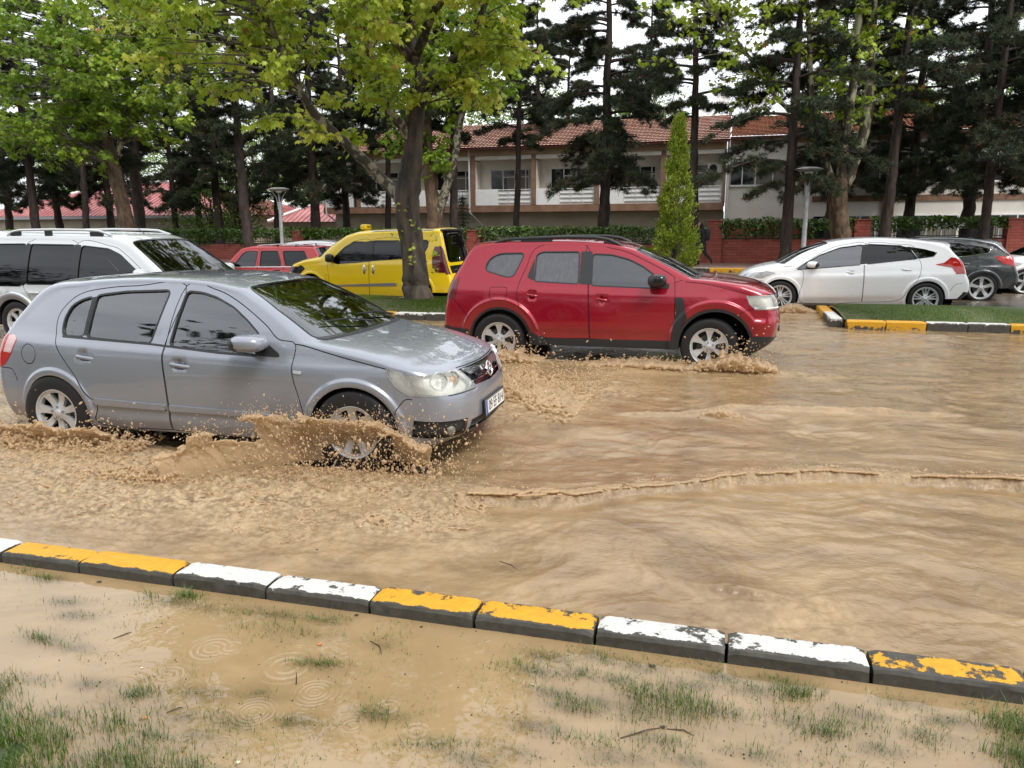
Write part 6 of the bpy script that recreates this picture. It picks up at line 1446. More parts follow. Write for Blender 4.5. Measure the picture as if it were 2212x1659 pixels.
def build_hatch_white(root, pnt=None, variant=0):
    P = pnt or P_white
    df = [(1.122,.235),(1.130,.955),(1.100,1.362),(1.46,1.346),(1.72,1.284),(1.96,1.156),(2.20,1.0),(2.385,.865),(2.24,.83),(2.235,.62),(2.205,.195)]
    dr = [(1.112,.235),(1.120,.955),(1.090,1.362),(.50,1.348),(.26,1.31),(.16,1.08),(.12,.93),(.17,.70),(.33,.48),(.50,.28)]
    gl = G_tint if variant == 0 else G_clear
    side = [('win',[(1.20,.965),(1.165,1.335),(1.59-.02,1.278),(1.95,1.13),(2.19,.985),(2.36,.862),(1.94,.898)],G_clear,.03),
            ('win',[(1.082,.978),(1.068,1.345),(.48,1.318),(.32,1.24),(.20,1.08)],G_dark if variant == 0 else G_tint,.03),
            ('win',[(.16,1.09),(.27,1.245),(.36,1.295),(.08,1.25),(-.125,1.193),(-.09,1.13)],G_dark,.02),
            ('centre_pillar_trim',[(1.165,1.34),(1.2,.965),(1.082,.978),(1.068,1.348)],K_gloss,.001),
            ('rear_pillar_trim',[(.48,1.32),(.34,1.297),(.17,1.075),(.20,1.075)],K_gloss,.001),
            ('belt_trim',[(2.41,.845),(1.94,.884),(1.2,.950),(.18,1.058),(-.10,1.115),(-.16,1.19),(-.145,1.205),(-.085,1.130),(.18,1.072),(1.2,.964),(1.94,.898),(2.41,.859)],K_chrome,.005,dict(round=.002)),
            ('headlight',[(2.92,.825),(2.75,.79),(3.0,.68),(3.3,.66),(3.3,.85)],K_lamp,.003),
            ('line',df+[df[0]]),('line',dr+[dr[0]]),
            ('line',[(2.45,.93),(2.7,.90),(2.93,.835)],.004),('line',[(3.1,.63),(2.98,.62),(2.94,.5)]),
            ('line',[(-.62,.62),(-.5,.60),(-.42,.48)])]
    if variant == 0: side += [('tail_light',[(-.115,.975),(-.275,1.005),(-.40,1.11),(-.70,1.06),(-.75,.83),(-.50,.795),(-.42,.92),(-.28,.94)],K_tail,.006,dict(round=.02,skirt=.03)), ('reversing_light',[(-.57,1.0),(-.66,1.01),(-.70,.94),(-.62,.93)],K_lamp,.009)][::-1]
    else: side += [('tail_light',[(-.22,1.03),(-.45,1.05),(-.70,1.03),(-.70,.84),(-.45,.86),(-.33,.93)],K_tail,.006,dict(round=.02,skirt=.03))]
    sp = dict(paint=P, h=.055, seal=K_gloss,
        E=[(3.0,.21),(3.1,.32),(3.13,.5),(3.12,.64),(3.05,.76),(2.88,.845),(2.66,.905),(2.43,.945),(2.20,1.115),(1.72,1.335),(1.46,1.388),(1.1,1.418),(.49,1.412),(.01,1.348),(-.20,1.275),(-.39,1.17),(-.55,1.02),(-.61,.80),(-.67,.63),(-.665,.48),(-.56,.33)],
        C=[(3.3,.2),(3.48,.3),(3.52,.5),(3.49,.66),(3.40,.77),(3.20,.865),(2.95,.94),(2.72,.985),(2.36,1.19),(1.80,1.405),(1.5,1.452),(1.1,1.482),(.5,1.475),(-.05,1.425),(-.37,1.375),(-.53,1.19),(-.68,1.0),(-.74,.80),(-.83,.63),(-.84,.46),(-.7,.30)],
        n=[2.2,2.2,2.2,2.2,2.3,2.4,2.6,2.6,2.6,2.8,2.8,2.8,2.8,2.8,2.8,2.6,2.6,2.6,2.5,2.5,2.5], corners=(7,9),
        sec=[(.1,.78),(.2,.83),(.30,.87),(.45,.895),(.60,.908),(.75,.910),(.85,.895),(.95,.86),(1.05,.81),(1.15,.765),(1.25,.715),(1.35,.66),(1.43,.61),(1.5,.55)],
        taper=(2.3,.10,.2,.13), flares=((2.648,.32,.42,.016),(0,.32,.42,.03)),
        creases=((-.5,.84,2.6,.74,.013,.03),(.4,.36,2.3,.26,-.008,.03)),
        dents=((.37,.865,.09,.045,.02),(1.36,.80,.09,.045,.02)),
        arch_r=(0,.32,.348), arch_f=(2.648,.32,.352), zsill=.20, doors=[df, dr], side=side,
        strip=[('windscreen',[(7.06,-.77),(7.06,.77),(8.93,.62),(8.93,-.62)],G_tint,-.006,dict(seal=.02,round=.05)),
               ('rear_window',[(14.3,-.55),(14.3,.55),(15.6,.64),(15.6,-.64)],G_dark,-.006,dict(seal=.02)),
               ('cowl',[(6.9,-.76),(6.9,.76),(7.03,.8),(7.03,-.8)],K_plastic,.004),
               ('headlight',[(3.35,.95),(4.5,.95),(4.3,.68),(3.35,.55)],K_lamp,.003,dict(sym=True)),
               ('tail_light',[(15.7,.70),(16.9,.66),(17.1,1.),(15.5,1.)],K_tail,.006,dict(sym=True)),
               ('lower_grille',[(.9,-.6),(1.7,-.5),(1.7,.5),(.9,.6)],K_plastic,-.02),
               ('grille',[(2.9,-.5),(3.2,-.5),(3.2,.5),(2.9,.5)],K_plastic,-.01),
               ('rear_diffuser',[(19.1,-1.),(20,-1.),(20,1.),(19.1,1.)],K_plastic,.006)])
    c = Car(sp, root).build(); D = c.doors
    st = dict(N=5, r0=.30, r1=.90, w0=.024, w1=.022, off=[-.30, 0, .30], round=.008) if variant == 0 else dict(N=5, r0=.28, r1=.90, w0=.055, w1=.085, round=.02)
    rm = .222 if variant == 0 else .245
    for x in (0, 2.648):
        for sg in (1, -1): wheel(root, x, sg*.785, .32 if variant == 0 else .335, rm, .21, sg, st, rot=.3, z=.32 if variant == 0 else .335)
    for (x, z, i) in ((.37, .875, 1), (1.36, .81, 0)): handle(root, D, x, z, float(c.Y(x, z)) + .002, P, .21, .12, idx=i)
    mirror_part(root, 2.08, .965, .845, P, (.085,.11,.062))
    sp_ = MB()   # tailgate spoiler
    prof = [(-.14, 1.428), (-.36, 1.405), (-.47, 1.368), (-.48, 1.340), (-.44, 1.325), (-.30, 1.345)]
    ys = np.linspace(-.62, .62, 13); vs = []; fs = []
    for y in ys:
        k = 1 - .10*(abs(y)/.62)**2
        for (x, z) in prof: vs.append((x + .10*(abs(y)/.62)**3, y, z - .075*(abs(y)/.62)**2.5))
    m_ = len(prof)
    for i in range(len(ys)-1):
        for j in range(m_): fs.append((i*m_+j, i*m_+(j+1) % m_, (i+1)*m_+(j+1) % m_, (i+1)*m_+j))
    fs += [tuple(range(m_)), tuple((len(ys)-1)*m_ + j for j in range(m_))[::-1]]
    sp_.add(vs, fs); sp_.build('tailgate_spoiler', P, root, smooth=True)
    interior(root, (-.5, 2.4), .25, .86, .76, dash=(2.22, .92), seats=((1.15, 1), (.25, 0)), headz=1.15)
    return c

def build_taxi(root):
    df = [(1.235,.19),(1.20,1.0),(1.18,1.47),(1.62,1.44),(1.86,1.30),(2.16,1.03),(2.27,.95),(2.265,.55),(2.25,.17)]
    dr = [(1.225,.19),(1.19,1.0),(1.17,1.47),(.33,1.47),(.29,1.02),(.31,.60),(.345,.42),(.37,.19)]
    sp = dict(paint=P_yellow, h=.06, seal=K_gloss,
        E=[(3.0,.22),(3.16,.35),(3.20,.55),(3.19,.68),(3.10,.84),(2.85,.935),(2.5,.975),(2.26,.99),(2.06,1.22),(1.80,1.44),(1.5,1.50),(1.0,1.53),(.4,1.545),(-.15,1.54),(-.44,1.53),(-.53,1.35),(-.60,1.1),(-.66,.85),(-.73,.6),(-.74,.45),(-.64,.28)],
        C=[(3.4,.22),(3.58,.35),(3.62,.55),(3.58,.70),(3.48,.86),(3.2,.98),(2.90,1.06),(2.72,1.10),(2.34,1.37),(1.9,1.62),(1.6,1.69),(1.0,1.725),(.4,1.735),(-.2,1.735),(-.54,1.72),(-.64,1.40),(-.70,1.10),(-.75,.85),(-.84,.6),(-.86,.45),(-.75,.28)],
        n=[2.5,2.5,2.5,2.5,2.6,2.8,3,3,3,3,3.4,3.6,3.8,4,4,4.5,4.5,4.5,4,4,4], corners=(7,9),
        sec=[(.1,.84),(.25,.88),(.45,.905),(.8,.915),(.95,.905),(1.1,.885),(1.25,.855),(1.4,.82),(1.5,.79),(1.6,.75),(1.75,.68)],
        taper=(2.4,.14,.1,.04), flares=((2.755,.32,.42,.02),(0,.32,.42,.02)),
        creases=((-.6,.98,2.6,.93,.01,.04),), dents=((1.33,.79,.05,.12,.02),(1.10,.79,.05,.12,.02)),
        arch_r=(0,.32,.36), arch_f=(2.755,.32,.37), zsill=.17, doors=[df, dr],
        side=[('win',[(1.335,.975),(1.31,1.425),(1.60,1.432),(1.85,1.29),(2.17,.99),(2.02,.925)],G_dark,.04),
              ('win',[(1.115,1.005),(1.10,1.455),(.445,1.455),(.46,1.05)],G_dark,.03),
              ('win',[(.16,1.06),(.18,1.47),(-.26,1.465),(-.255,1.33),(-.125,1.10)],G_dark,.05),
              ('centre_pillar_trim',[(1.335,.96),(1.31,1.44),(1.09,1.465),(1.105,.99)],K_gloss,.002),
              ('rear_pillar_trim',[(.46,1.04),(.445,1.465),(.17,1.475),(.15,1.05)],K_gloss,.002),
              ('side_moulding',[(2.12,.425),(2.12,.385),(.52,.42),(.515,.47),(.56,.497)],mat('moulding_grey',(.35,.35,.36),.3,.5),.014,dict(skirt=.03)),
              ('sliding_rail',[(.14,1.002),(.14,.99),(-.27,.99),(-.27,1.002)],K_gloss,.003,dict(round=.001)),
              ('headlight',[(3.0,.88),(2.90,.80),(3.05,.68),(3.3,.62),(3.3,.88)],K_taildk if False else K_gloss,.003),
              ('tail_light',[(-.43,1.33),(-.385,1.22),(-.37,1.0),(-.40,.82),(-.48,.74),(-.80,.74),(-.80,.85),(-.75,1.1),(-.62,1.33)],K_taildk,.008,dict(skirt=.03)),
              ('line',df+[df[0]]),('line',dr+[dr[0]])],
        strip=[('windscreen',[(7.06,-.82),(7.06,.82),(8.93,.70),(8.93,-.70)],G_tint,-.006,dict(seal=.02,round=.05)),
               ('rear_window',[(14.25,-.66),(14.25,.66),(15.6,.70),(16.3,.70),(16.45,.60),(16.45,-.60),(16.3,-.70),(15.6,-.70)],G_dark,-.004,dict(seal=.03)),
               ('tailgate_panel',[(16.85,-.70),(16.85,.70),(17.55,.70),(17.5,-.70)],K_gloss,.002),
               ('headlight',[(3.0,.95),(4.05,.95),(3.9,.62),(3.1,.66)],K_gloss,.003,dict(sym=True)),
               ('tail_light',[(15.0,.82),(17.6,.80),(17.6,1.),(15.0,1.)],K_taildk,.006,dict(sym=True)),
               ('lower_grille',[(.9,-.6),(1.9,-.5),(1.9,.5),(.9,.6)],K_plastic,-.02)])
    c = Car(sp, root).build(); D = c.doors
    for x in (0, 2.755):
        for sg in (1, -1): wheel(root, x, sg*.79, .315, .205, .2, sg, dict(N=8, r0=.3, r1=.88, w0=.04, w1=.05), rot=.2)
    for k, sg in enumerate((1, -1)):
        for x, i in ((1.10, 1), (1.33, 0)):
            y = float(c.Y(x, .79)) + .012; mb = MB(); mb.ellipsoid((x, sg*y, .79), (.036, .022, .115), 16, 10, p=.8); h_ = mb.build('door_handle', K_chrome, D[i][k], smooth=True)
    mirror_part(root, 2.17, 1.06, .885, K_plastic, (.07,.11,.10)); 
    rails(root, [(1.28,1.60),(1.22,1.655),(1.10,1.675),(.5,1.69),(-.35,1.692),(-.42,1.67),(-.46,1.62)], .70, K_chrome, th=.018, feet=((1.2,1.59,1.66,.16),(.38,1.60,1.68,.34),(-.38,1.60,1.68,.12)))
    ts = MB(); Mx = Matrix.Translation((1.56, 0.25, 1.775)); ts.ellipsoid((0, 0, 0), (.075, .19, .062), 20, 10, p=.45, M=Mx); t = ts.build('taxi_sign', mat('taxi_sign_yellow', (.85, .62, .02), .3), root, smooth=True)
    for sg in (1, -1): text_mesh('TAKSI', .085, 'taxi_lettering', K_ink, t, Matrix.Translation((1.56 + sg*.077, .25, 1.775)) @ Matrix.Rotation(0 if sg > 0 else math.pi, 4, 'Z') @ Matrix(((0, 0, 1, 0), (1, 0, 0, 0), (0, 1, 0, 0), (0, 0, 0, 1))))
    spo = MB(); spo.ellipsoid((-.56, 0, 1.70), (.10, .70, .028), 24, 8, p=.6); spo.build('tailgate_spoiler', K_plastic, root, smooth=True)
    b = MB(); b.ellipsoid((-.735, 0, 1.02), (.012, .035, .05), 16, 8); b.build('badge', K_chrome, root, smooth=True)
    text_mesh('DOBLO', .055, 'model_lettering', K_chrome, root, Matrix.Translation((-.80, .42, .795)) @ Matrix.Rotation(math.pi, 4, 'Z') @ Matrix(((0, 0, 1, 0), (1, 0, 0, 0), (0, 1, 0, 0), (0, 0, 0, 1))))
    st = MB(); st.add([(-.665, .10, 1.33), (-.655, .14, 1.40), (-.645, .0, 1.42)], [(0, 1, 2)])
    MT = Matrix(((1, 0, 0, 0), (0, 0, 1, 0), (0, 1, 0, 0), (0, 0, 0, 1)))
    # small grey code down the front wing, seen on the left flank
    MS = Matrix(((-1, 0, 0, 2.33), (0, 0, 1, float(c.Y(2.33, .6)) + .003), (0, 1, 0, 0), (0, 0, 0, 1)))
    for ch, z in zip('TY0101', (.80, .74, .66, .61, .56, .51)): text_mesh(ch, .055, 'side_code', mat('code_grey', (.45, .30, .08), .5) if 'code_grey' not in bpy.data.materials else bpy.data.materials['code_grey'], root, MS @ Matrix.Translation((0, z, 0)), ext=.0005)
    interior(root, (-.5, 2.3), .3, .95, .78, seats=((1.2, 1), (.25, 0)), headz=1.25)
    return c

def build_wagon(root):
    # boxy estate; local x forward, height a little over 1.4
    df = [(1.19,.30),(1.19,.80),(1.17,1.28),(1.60,1.27),(1.74,1.20),(2.03,.84),(2.06,.60),(2.04,.30)]
    dr = [(1.18,.30),(1.18,.80),(1.16,1.28),(.50,1.28),(.36,.84),(.36,.66),(.46,.45),(.50,.30)]
    sp = dict(paint=P_red2, h=.06, seal=K_gloss,
        E=[(3.0,.25),(3.05,.40),(3.06,.55),(3.05,.68),(3.0,.80),(2.75,.825),(2.4,.845),(2.12,.86),(1.93,1.08),(1.74,1.27),(1.55,1.31),(1.1,1.325),(.5,1.325),(-.1,1.325),(-.45,1.31),(-.62,1.10),(-.78,.86),(-.83,.70),(-.84,.5),(-.83,.4),(-.8,.3)],
        C=[(3.1,.25),(3.17,.40),(3.18,.55),(3.17,.68),(3.12,.81),(2.85,.86),(2.5,.89),(2.22,.91),(2.0,1.13),(1.8,1.33),(1.6,1.375),(1.1,1.39),(.5,1.39),(-.1,1.39),(-.53,1.37),(-.70,1.12),(-.86,.86),(-.90,.70),(-.92,.5),(-.91,.4),(-.86,.3)],
        n=[3.]*21, corners=(7,9,14),
        sec=[(.2,.77),(.3,.79),(.5,.81),(.7,.81),(.82,.80),(.92,.765),(1.1,.70),(1.25,.645),(1.33,.61),(1.45,.56)],
        taper=(2.6,.05,0,.03), creases=((-.7,.74,3.0,.70,.01,.03),), arch_r=(0,.3,.34), arch_f=(2.42,.3,.34), zsill=.24, doors=[df, dr],
        side=[('win',[(1.245,.84),(1.23,1.235),(1.56,1.235),(1.69,1.17),(1.95,.83)],G_tint,.03),
              ('win',[(1.10,.84),(1.11,1.245),(.60,1.245),(.47,.98),(.45,.85)],G_dark,.03),
              ('win',[(.30,.86),(.42,1.245),(-.22,1.245),(-.45,.87)],G_dark,.03),
              ('belt_trim',[(-.5,.845),(-.5,.835),(1.97,.80),(1.97,.815)],K_chrome,.004,dict(round=.002)),
              ('line',df+[df[0]]),('line',dr+[dr[0]])],
        strip=[('windscreen',[(7.06,-.70),(7.06,.70),(8.93,.60),(8.93,-.60)],G_tint,-.006,dict(seal=.02,round=.05)),
               ('rear_window',[(14.15,-.54),(14.15,.54),(15.8,.66),(15.8,-.66)],G_tint,-.004,dict(seal=.02)),
               ('tail_light',[(16.3,.55),(17.5,.55),(17.5,1.),(16.3,1.)],K_tail,.006,dict(sym=True)),
               ('headlight',[(3.0,.95),(3.9,.95),(3.9,.5),(3.0,.5)],K_lamp,.003,dict(sym=True)),
               ('grille',[(3.0,-.48),(3.9,-.48),(3.9,.48),(3.0,.48)],K_plastic,-.01)])
    c = Car(sp, root).build(); D = c.doors
    for x in (0, 2.42):
        for sg in (1, -1): wheel(root, x, sg*.70, .295, .18, .17, sg, dict(N=8, r0=.3, r1=.85, w0=.05, w1=.05), rot=.2)
    for (x, z, i) in ((.55, .73, 1), (1.32, .72, 0)): handle(root, D, x, z, float(c.Y(x, z)) + .002, K_plastic, .17, 0, idx=i)
    mirror_part(root, 1.92, .90, .78, K_plastic, (.06,.09,.06))
    rails(root, [(1.32,1.34),(1.25,1.40),(.65,1.43),(.10,1.445),(-.42,1.44),(-.50,1.37)], .54, K_chrome, th=.012, feet=((.66,1.34,1.43,.03),(.08,1.34,1.44,.03)))
    interior(root, (-.6, 2.1), .25, .80, .68, dash=(1.95, .86), seats=((1.15, 1), (.3, 0)), headz=1.08)
    return c

def build_van(root):
    # tall silver people carrier, dark glass, grey plastic wheel arch
    df = [(1.145,.30),(1.145,.90),(1.145,1.545),(1.75,1.50),(2.0,1.41),(2.42,1.12),(2.62,.93),(2.62,.6),(2.60,.30)]
    dr = [(1.135,.30),(1.135,.90),(1.135,1.545),(.20,1.56),(.20,.95),(.22,.85),(.45,.55),(.47,.30)]
    sp = dict(paint=P_silver, h=.06, seal=K_gloss,
        E=[(3.3,.25),(3.45,.40),(3.47,.60),(3.45,.78),(3.38,.90),(3.1,.96),(2.9,.99),(2.68,1.0),(2.33,1.28),(2.05,1.46),(1.78,1.54),(1.1,1.585),(.4,1.60),(-.3,1.60),(-.75,1.57),(-.84,1.30),(-.90,1.0),(-.94,.8),(-.97,.6),(-.97,.45),(-.9,.30)],
        C=[(3.6,.25),(3.75,.40),(3.78,.60),(3.75,.78),(3.65,.92),(3.4,1.0),(3.15,1.05),(2.92,1.08),(2.5,1.36),(2.12,1.60),(1.9,1.66),(1.1,1.70),(.4,1.71),(-.3,1.71),(-.86,1.68),(-.95,1.30),(-1.02,1.0),(-1.06,.8),(-1.08,.6),(-1.08,.45),(-1.0,.30)],
        n=[2.6]*7+[2.8,2.8,3.2]+[3.4]*4+[3.5]*7, corners=(7,9),
        sec=[(.2,.86),(.4,.89),(.6,.90),(.8,.90),(.92,.89),(1.1,.85),(1.3,.79),(1.45,.735),(1.55,.69),(1.7,.62)],
        taper=(2.8,.12,-.3,.05), flares=((0,.33,.46,.03),(2.82,.33,.46,.03)), creases=((-.8,.84,3.2,.84,.008,.04),), arch_r=(0,.33,.37), arch_f=(2.82,.33,.37), zsill=.25, doors=[df, dr],
        side=[('win',[(1.22,.95),(1.22,1.50),(1.72,1.455),(1.95,1.37),(2.35,1.09),(2.50,.95)],G_dark,.05),
              ('win',[(.26,.93),(.26,1.52),(1.08,1.51),(1.08,.94)],G_dark,.03),
              ('win',[(-.70,.95),(-.66,1.52),(.16,1.525),(.16,.90),(-.5,.90)],G_dark,.05),
              ('centre_pillar_trim',[(1.21,.945),(1.21,1.515),(1.09,1.525),(1.09,.935)],K_gloss,.002),
              ('rear_pillar_trim',[(.25,.925),(.25,1.535),(.17,1.54),(.17,.895)],K_gloss,.002),
              ('arch_trim',[(.35*math.cos(R(a)),.33+.35*math.sin(R(a))) for a in range(190,-11,-10)]+[(.45*math.cos(R(a)),.33+.45*math.sin(R(a))) for a in range(-10,191,10)],mat('arch_grey',(.20,.20,.205),.5),.012,dict(raw=True,skirt=.03)),
              ('arch_trim',[(2.82+.35*math.cos(R(a)),.33+.35*math.sin(R(a))) for a in range(190,-11,-10)]+[(2.82+.45*math.cos(R(a)),.33+.45*math.sin(R(a))) for a in range(-10,191,10)],bpy.data.materials.get('arch_grey') or K_plastic,.012,dict(raw=True,skirt=.03)),
              ('line',circle(-.10,.70,.075,.10)+[(-.025,.70)],.003),
              ('line',df+[df[0]]),('line',dr+[dr[0]])],
        strip=[('windscreen',[(7.06,-.78),(7.06,.78),(8.93,.66),(8.93,-.66)],G_tint,-.006,dict(seal=.035,round=.05)),
               ('rear_window',[(14.25,-.60),(14.25,.60),(15.8,.72),(15.8,-.72)],G_dark,-.004,dict(seal=.02)),
               ('tail_light',[(15.5,.76),(17.6,.78),(17.6,1.),(15.5,1.)],K_tail,.006,dict(sym=True)),
               ('headlight',[(3.0,.95),(4.0,.95),(3.9,.6),(3.0,.6)],K_lamp,.003,dict(sym=True)),
               ('grille',[(3.0,-.5),(3.9,-.5),(3.9,.5),(3.0,.5)],K_plastic,-.01)])
    c = Car(sp, root).build(); D = c.doors
    for x in (0, 2.82):
        for sg in (1, -1): wheel(root, x, sg*.785, .33, .205, .21, sg, dict(N=6, r0=.3, r1=.88, w0=.05, w1=.06), rot=.2)
    for (x, z, i) in ((.40, .80, 1), (1.32, .80, 0)): handle(root, D, x, z, float(c.Y(x, z)) + .002, P_silver, .19, 0, idx=i)
    mirror_part(root, 2.5, 1.10, .865, P_silver, (.085,.12,.085))
    rails(root, [(-.25,1.66),(-.15,1.715),(0,1.738),(.6,1.745),(1.25,1.735),(1.50,1.72),(1.72,1.655)], .64, K_white if False else K_rim, th=.020, feet=((-.08,1.63,1.72,.2),(.55,1.64,1.735,.14),(1.45,1.63,1.71,.24)))
    rb = MB()   # pressed ribs of the roof
    for y in (-.42, -.28, -.14, 0, .14, .28, .42):
        P = [c.stripP(np.array([c.q(k, y)]))[0] + [0, 0, -.004] for k in (9.6, 10.2, 11, 12, 13, 13.6)]; rb.tube([tuple(p) for p in P], [.004] + [.012]*4 + [.004], 6)
    rb.build('roof_rib', P_silver, root, smooth=True)
    MB().tube([(1.86, -.1, 1.66), (1.62, -.1, 1.85)], [.007, .002], 6).build('aerial', K_plastic, root)
    interior(root, (-.8, 2.6), .35, .90, .78, dash=(2.45, 1.0), seats=((1.35, 1), (.4, 0)), headz=1.35)
    return c
# ------------------------------------------------------------------ vehicles in the street
def car(name, fn, x, y, z, rz, label, cat, group=None, **kw):
    r = empty(name, (x, y, z), rz, label, cat, group or 'vehicles on the flooded road'); fn(r, **kw); return r
# each near flank plane is measured; the rear axle is the origin
car('hatchback_car', build_hatch_blue, -5.195, 4.83 + .875, -.03, R(1.2), 'silver blue five door hatchback driving right through brown water, throwing up a splash', 'car')
car('suv_car', build_suv_red, -2.83, 9.53 + .90, -.045, R(.2), 'wet dark red SUV with black roof rails driving right through the flood', 'suv')
car('hatchback_car', build_hatch_white, 1.06 + 2.66, 16.3 + .90, .03, R(180), 'white five door hatchback facing left beside the grass island', 'car')
car('taxi', build_taxi, -6.87, 16.6 + .92, -.01, R(180), 'yellow taxi van with roof sign and black windows behind the forked tree', 'taxi')
car('hatchback_car', build_hatch_white, 5.62, 19.7 + .9, .0, R(180), 'dark grey hatchback partly hidden behind the white one', 'car', pnt=P_grey, variant=1)
car('hatchback_car', build_hatch_white, 9.85, 21.9 + .9, -.0, R(180), 'second white hatchback, cut off by the right edge of the photo', 'car', pnt=P_white, variant=2)
car('estate_car', build_wagon, -11.35, 18.8 + .8, -.12, R(180), 'old red estate car with silver roof rack left of the yellow taxi', 'estate car')
car('hatchback_car', build_hatch_white, -12.0, 22.0 + .9, -.12, R(180), 'silver white car half hidden behind the red estate car', 'car', pnt=P_silver, variant=2)
car('people_carrier', build_van, -10.62, 9.42 + .90, .0, R(0), 'silver people carrier with dark glass and roof rails behind the silver blue hatchback', 'people carrier')
# pieces that lie apart become parts of their own
def split_loose(o):
    me = o.data; n = len(me.vertices); par = list(range(n))
    def fd(a):
        while par[a] != a: par[a] = par[par[a]]; a = par[a]
        return a
    for e in me.edges:
        a, b = fd(e.vertices[0]), fd(e.vertices[1])
        if a != b: par[a] = b
    # coincident vertices belong together
    key = {}
    for i, v in enumerate(me.vertices):
        k = (round(v.co.x, 4), round(v.co.y, 4), round(v.co.z, 4)); j = key.setdefault(k, i)
        if j != i:
            a, b = fd(i), fd(j)
            if a != b: par[a] = b
    groups = {}
    for p in me.polygons: groups.setdefault(fd(p.vertices[0]), []).append(p.index)
    if len(groups) < 2 or len(groups) > 12: return
    nn = [tuple(c.vector) for c in me.corner_normals]
    for k, (g, fl) in enumerate(groups.items()):
        vm = {}; V = []; F = []; Nn = []
        for fi in fl:
            p = me.polygons[fi]; f = []
            for li in p.loop_indices:
                vi = me.loops[li].vertex_index
                if vi not in vm: vm[vi] = len(V); V.append(tuple(me.vertices[vi].co))
                f.append(vm[vi]); Nn.append(nn[li])
            F.append(f)
        m2 = bpy.data.meshes.new(me.name); m2.from_pydata(V, [], F)
        for mm in me.materials: m2.materials.append(mm)
        m2.polygons.foreach_set('use_smooth', [True]*len(F)); m2.update(); m2.normals_split_custom_set(Nn)
        if k == 0: first = m2
        else:
            c = bpy.data.objects.new(o.name.split('.')[0], m2); C.objects.link(c); c.parent = o.parent
    o.data = first
for o in list(bpy.data.objects):
    if o.type == 'MESH' and o.parent and o.name.split('.')[0] in ('wheel_nut', 'rail_foot', 'bumper_trim', 'shut_line', 'running_light', 'wiper', 'lower_grille', 'window_seal', 'roof_rib', 'shut_line', 'headlight', 'tail_light', 'lamp_reflector', 'fog_recess', 'stem') and o.parent.get('category') != 'house':
        if not o.children and len(o.data.vertices) < 20000: split_loose(o)

# ------------------------------------------------------------------ the walking person
M_cloth = mat('black_coat', (.010, .010, .012), .85); M_skin = mat('skin', (.35, .20, .14), .6); M_bag = mat('dark_bag', (.015, .015, .018), .7)
def skin_body(name, pts, edges, m, parent, sub=2):
    me = bpy.data.meshes.new(name); me.from_pydata([p[:3] for p in pts], edges, []); o = bpy.data.objects.new(name, me); C.objects.link(o)
    md = o.modifiers.new('skin', 'SKIN'); me.skin_vertices[0].data[0].use_root = True
    for i, p in enumerate(pts): me.skin_vertices[0].data[i].radius = (p[3], p[4] if len(p) > 4 else p[3])
    md.use_smooth_shade = True; s_ = o.modifiers.new('sub', 'SUBSURF'); s_.levels = s_.render_levels = sub
    bpy.context.view_layer.update(); em = bpy.data.meshes.new_from_object(o.evaluated_get(bpy.context.evaluated_depsgraph_get())); bpy.data.objects.remove(o); em.materials.clear(); em.materials.append(m)
    o = bpy.data.objects.new(name, em); C.objects.link(o); o.parent = parent; return o
pr = empty('person', (-.93, 32.0, .17), 0, 'person in black hooded coat with backpack walking left on the far pavement beside the cypress', 'person')
# x = walking direction is -x (to the left); stride with the rear leg lifted
bp_ = [(0, 0, .93, .15, .12), (-.01, 0, 1.12, .15, .115), (-.04, 0, 1.32, .19, .12), (-.06, 0, 1.45, .10, .09), (-.08, 0, 1.52, .06), (-.10, 0, 1.62, .09, .105), (-.105, 0, 1.71, .07, .08),
       (-.04, .19, 1.40, .07), (.03, .24, 1.13, .055), (-.10, .23, .93, .042), (-.14, .22, .84, .035), (-.04, -.19, 1.40, .07), (.05, -.25, 1.14, .055), (-.02, -.27, .92, .042), (-.05, -.26, .84, .035),
       (0, .10, .86, .105), (-.17, .10, .50, .072), (-.22, .10, .10, .048), (-.33, .10, .045, .042), (0, -.10, .86, .105), (.10, -.10, .50, .074), (.36, -.10, .22, .05), (.36, -.10, .10, .04)]
be_ = [(0,1),(1,2),(2,3),(3,4),(4,5),(5,6),(2,7),(7,8),(8,9),(9,10),(2,11),(11,12),(12,13),(13,14),(0,15),(15,16),(16,17),(17,18),(0,19),(19,20),(20,21),(21,22)]
skin_body('body', bp_, be_, M_cloth, pr)
f = MB(); f.ellipsoid((-.165, 0, 1.63), (.055, .066, .092), 16, 12); f.ellipsoid((-.222, 0, 1.62), (.018, .014, .022), 8, 6); f.build('face', M_skin, pr, smooth=True)
f = MB(); f.ellipsoid((.15, 0, 1.24), (.11, .15, .24), 16, 12, p=.6); f.build('backpack', M_bag, pr, smooth=True)
for y in (.23, -.26):
    for q in range(4): h_ = MB(); bx_ = -.14 if y > 0 else -.05; h_.tube([(bx_ + .018*(q-1.5), y, .80), (bx_ - .01 + .018*(q-1.5), y - .006, .765), (bx_ - .02 + .018*(q-1.5), y - .018*(1 if y > 0 else -1), .74)], [.010, .009, .007], 6); h_.build('finger', M_skin, pr, smooth=True)
    h_ = MB(); h_.tube([(bx_ + .03, y, .82), (bx_ + .045, y, .79), (bx_ + .04, y, .765)], [.011, .010, .008], 6); h_.build('thumb', M_skin, pr, smooth=True)
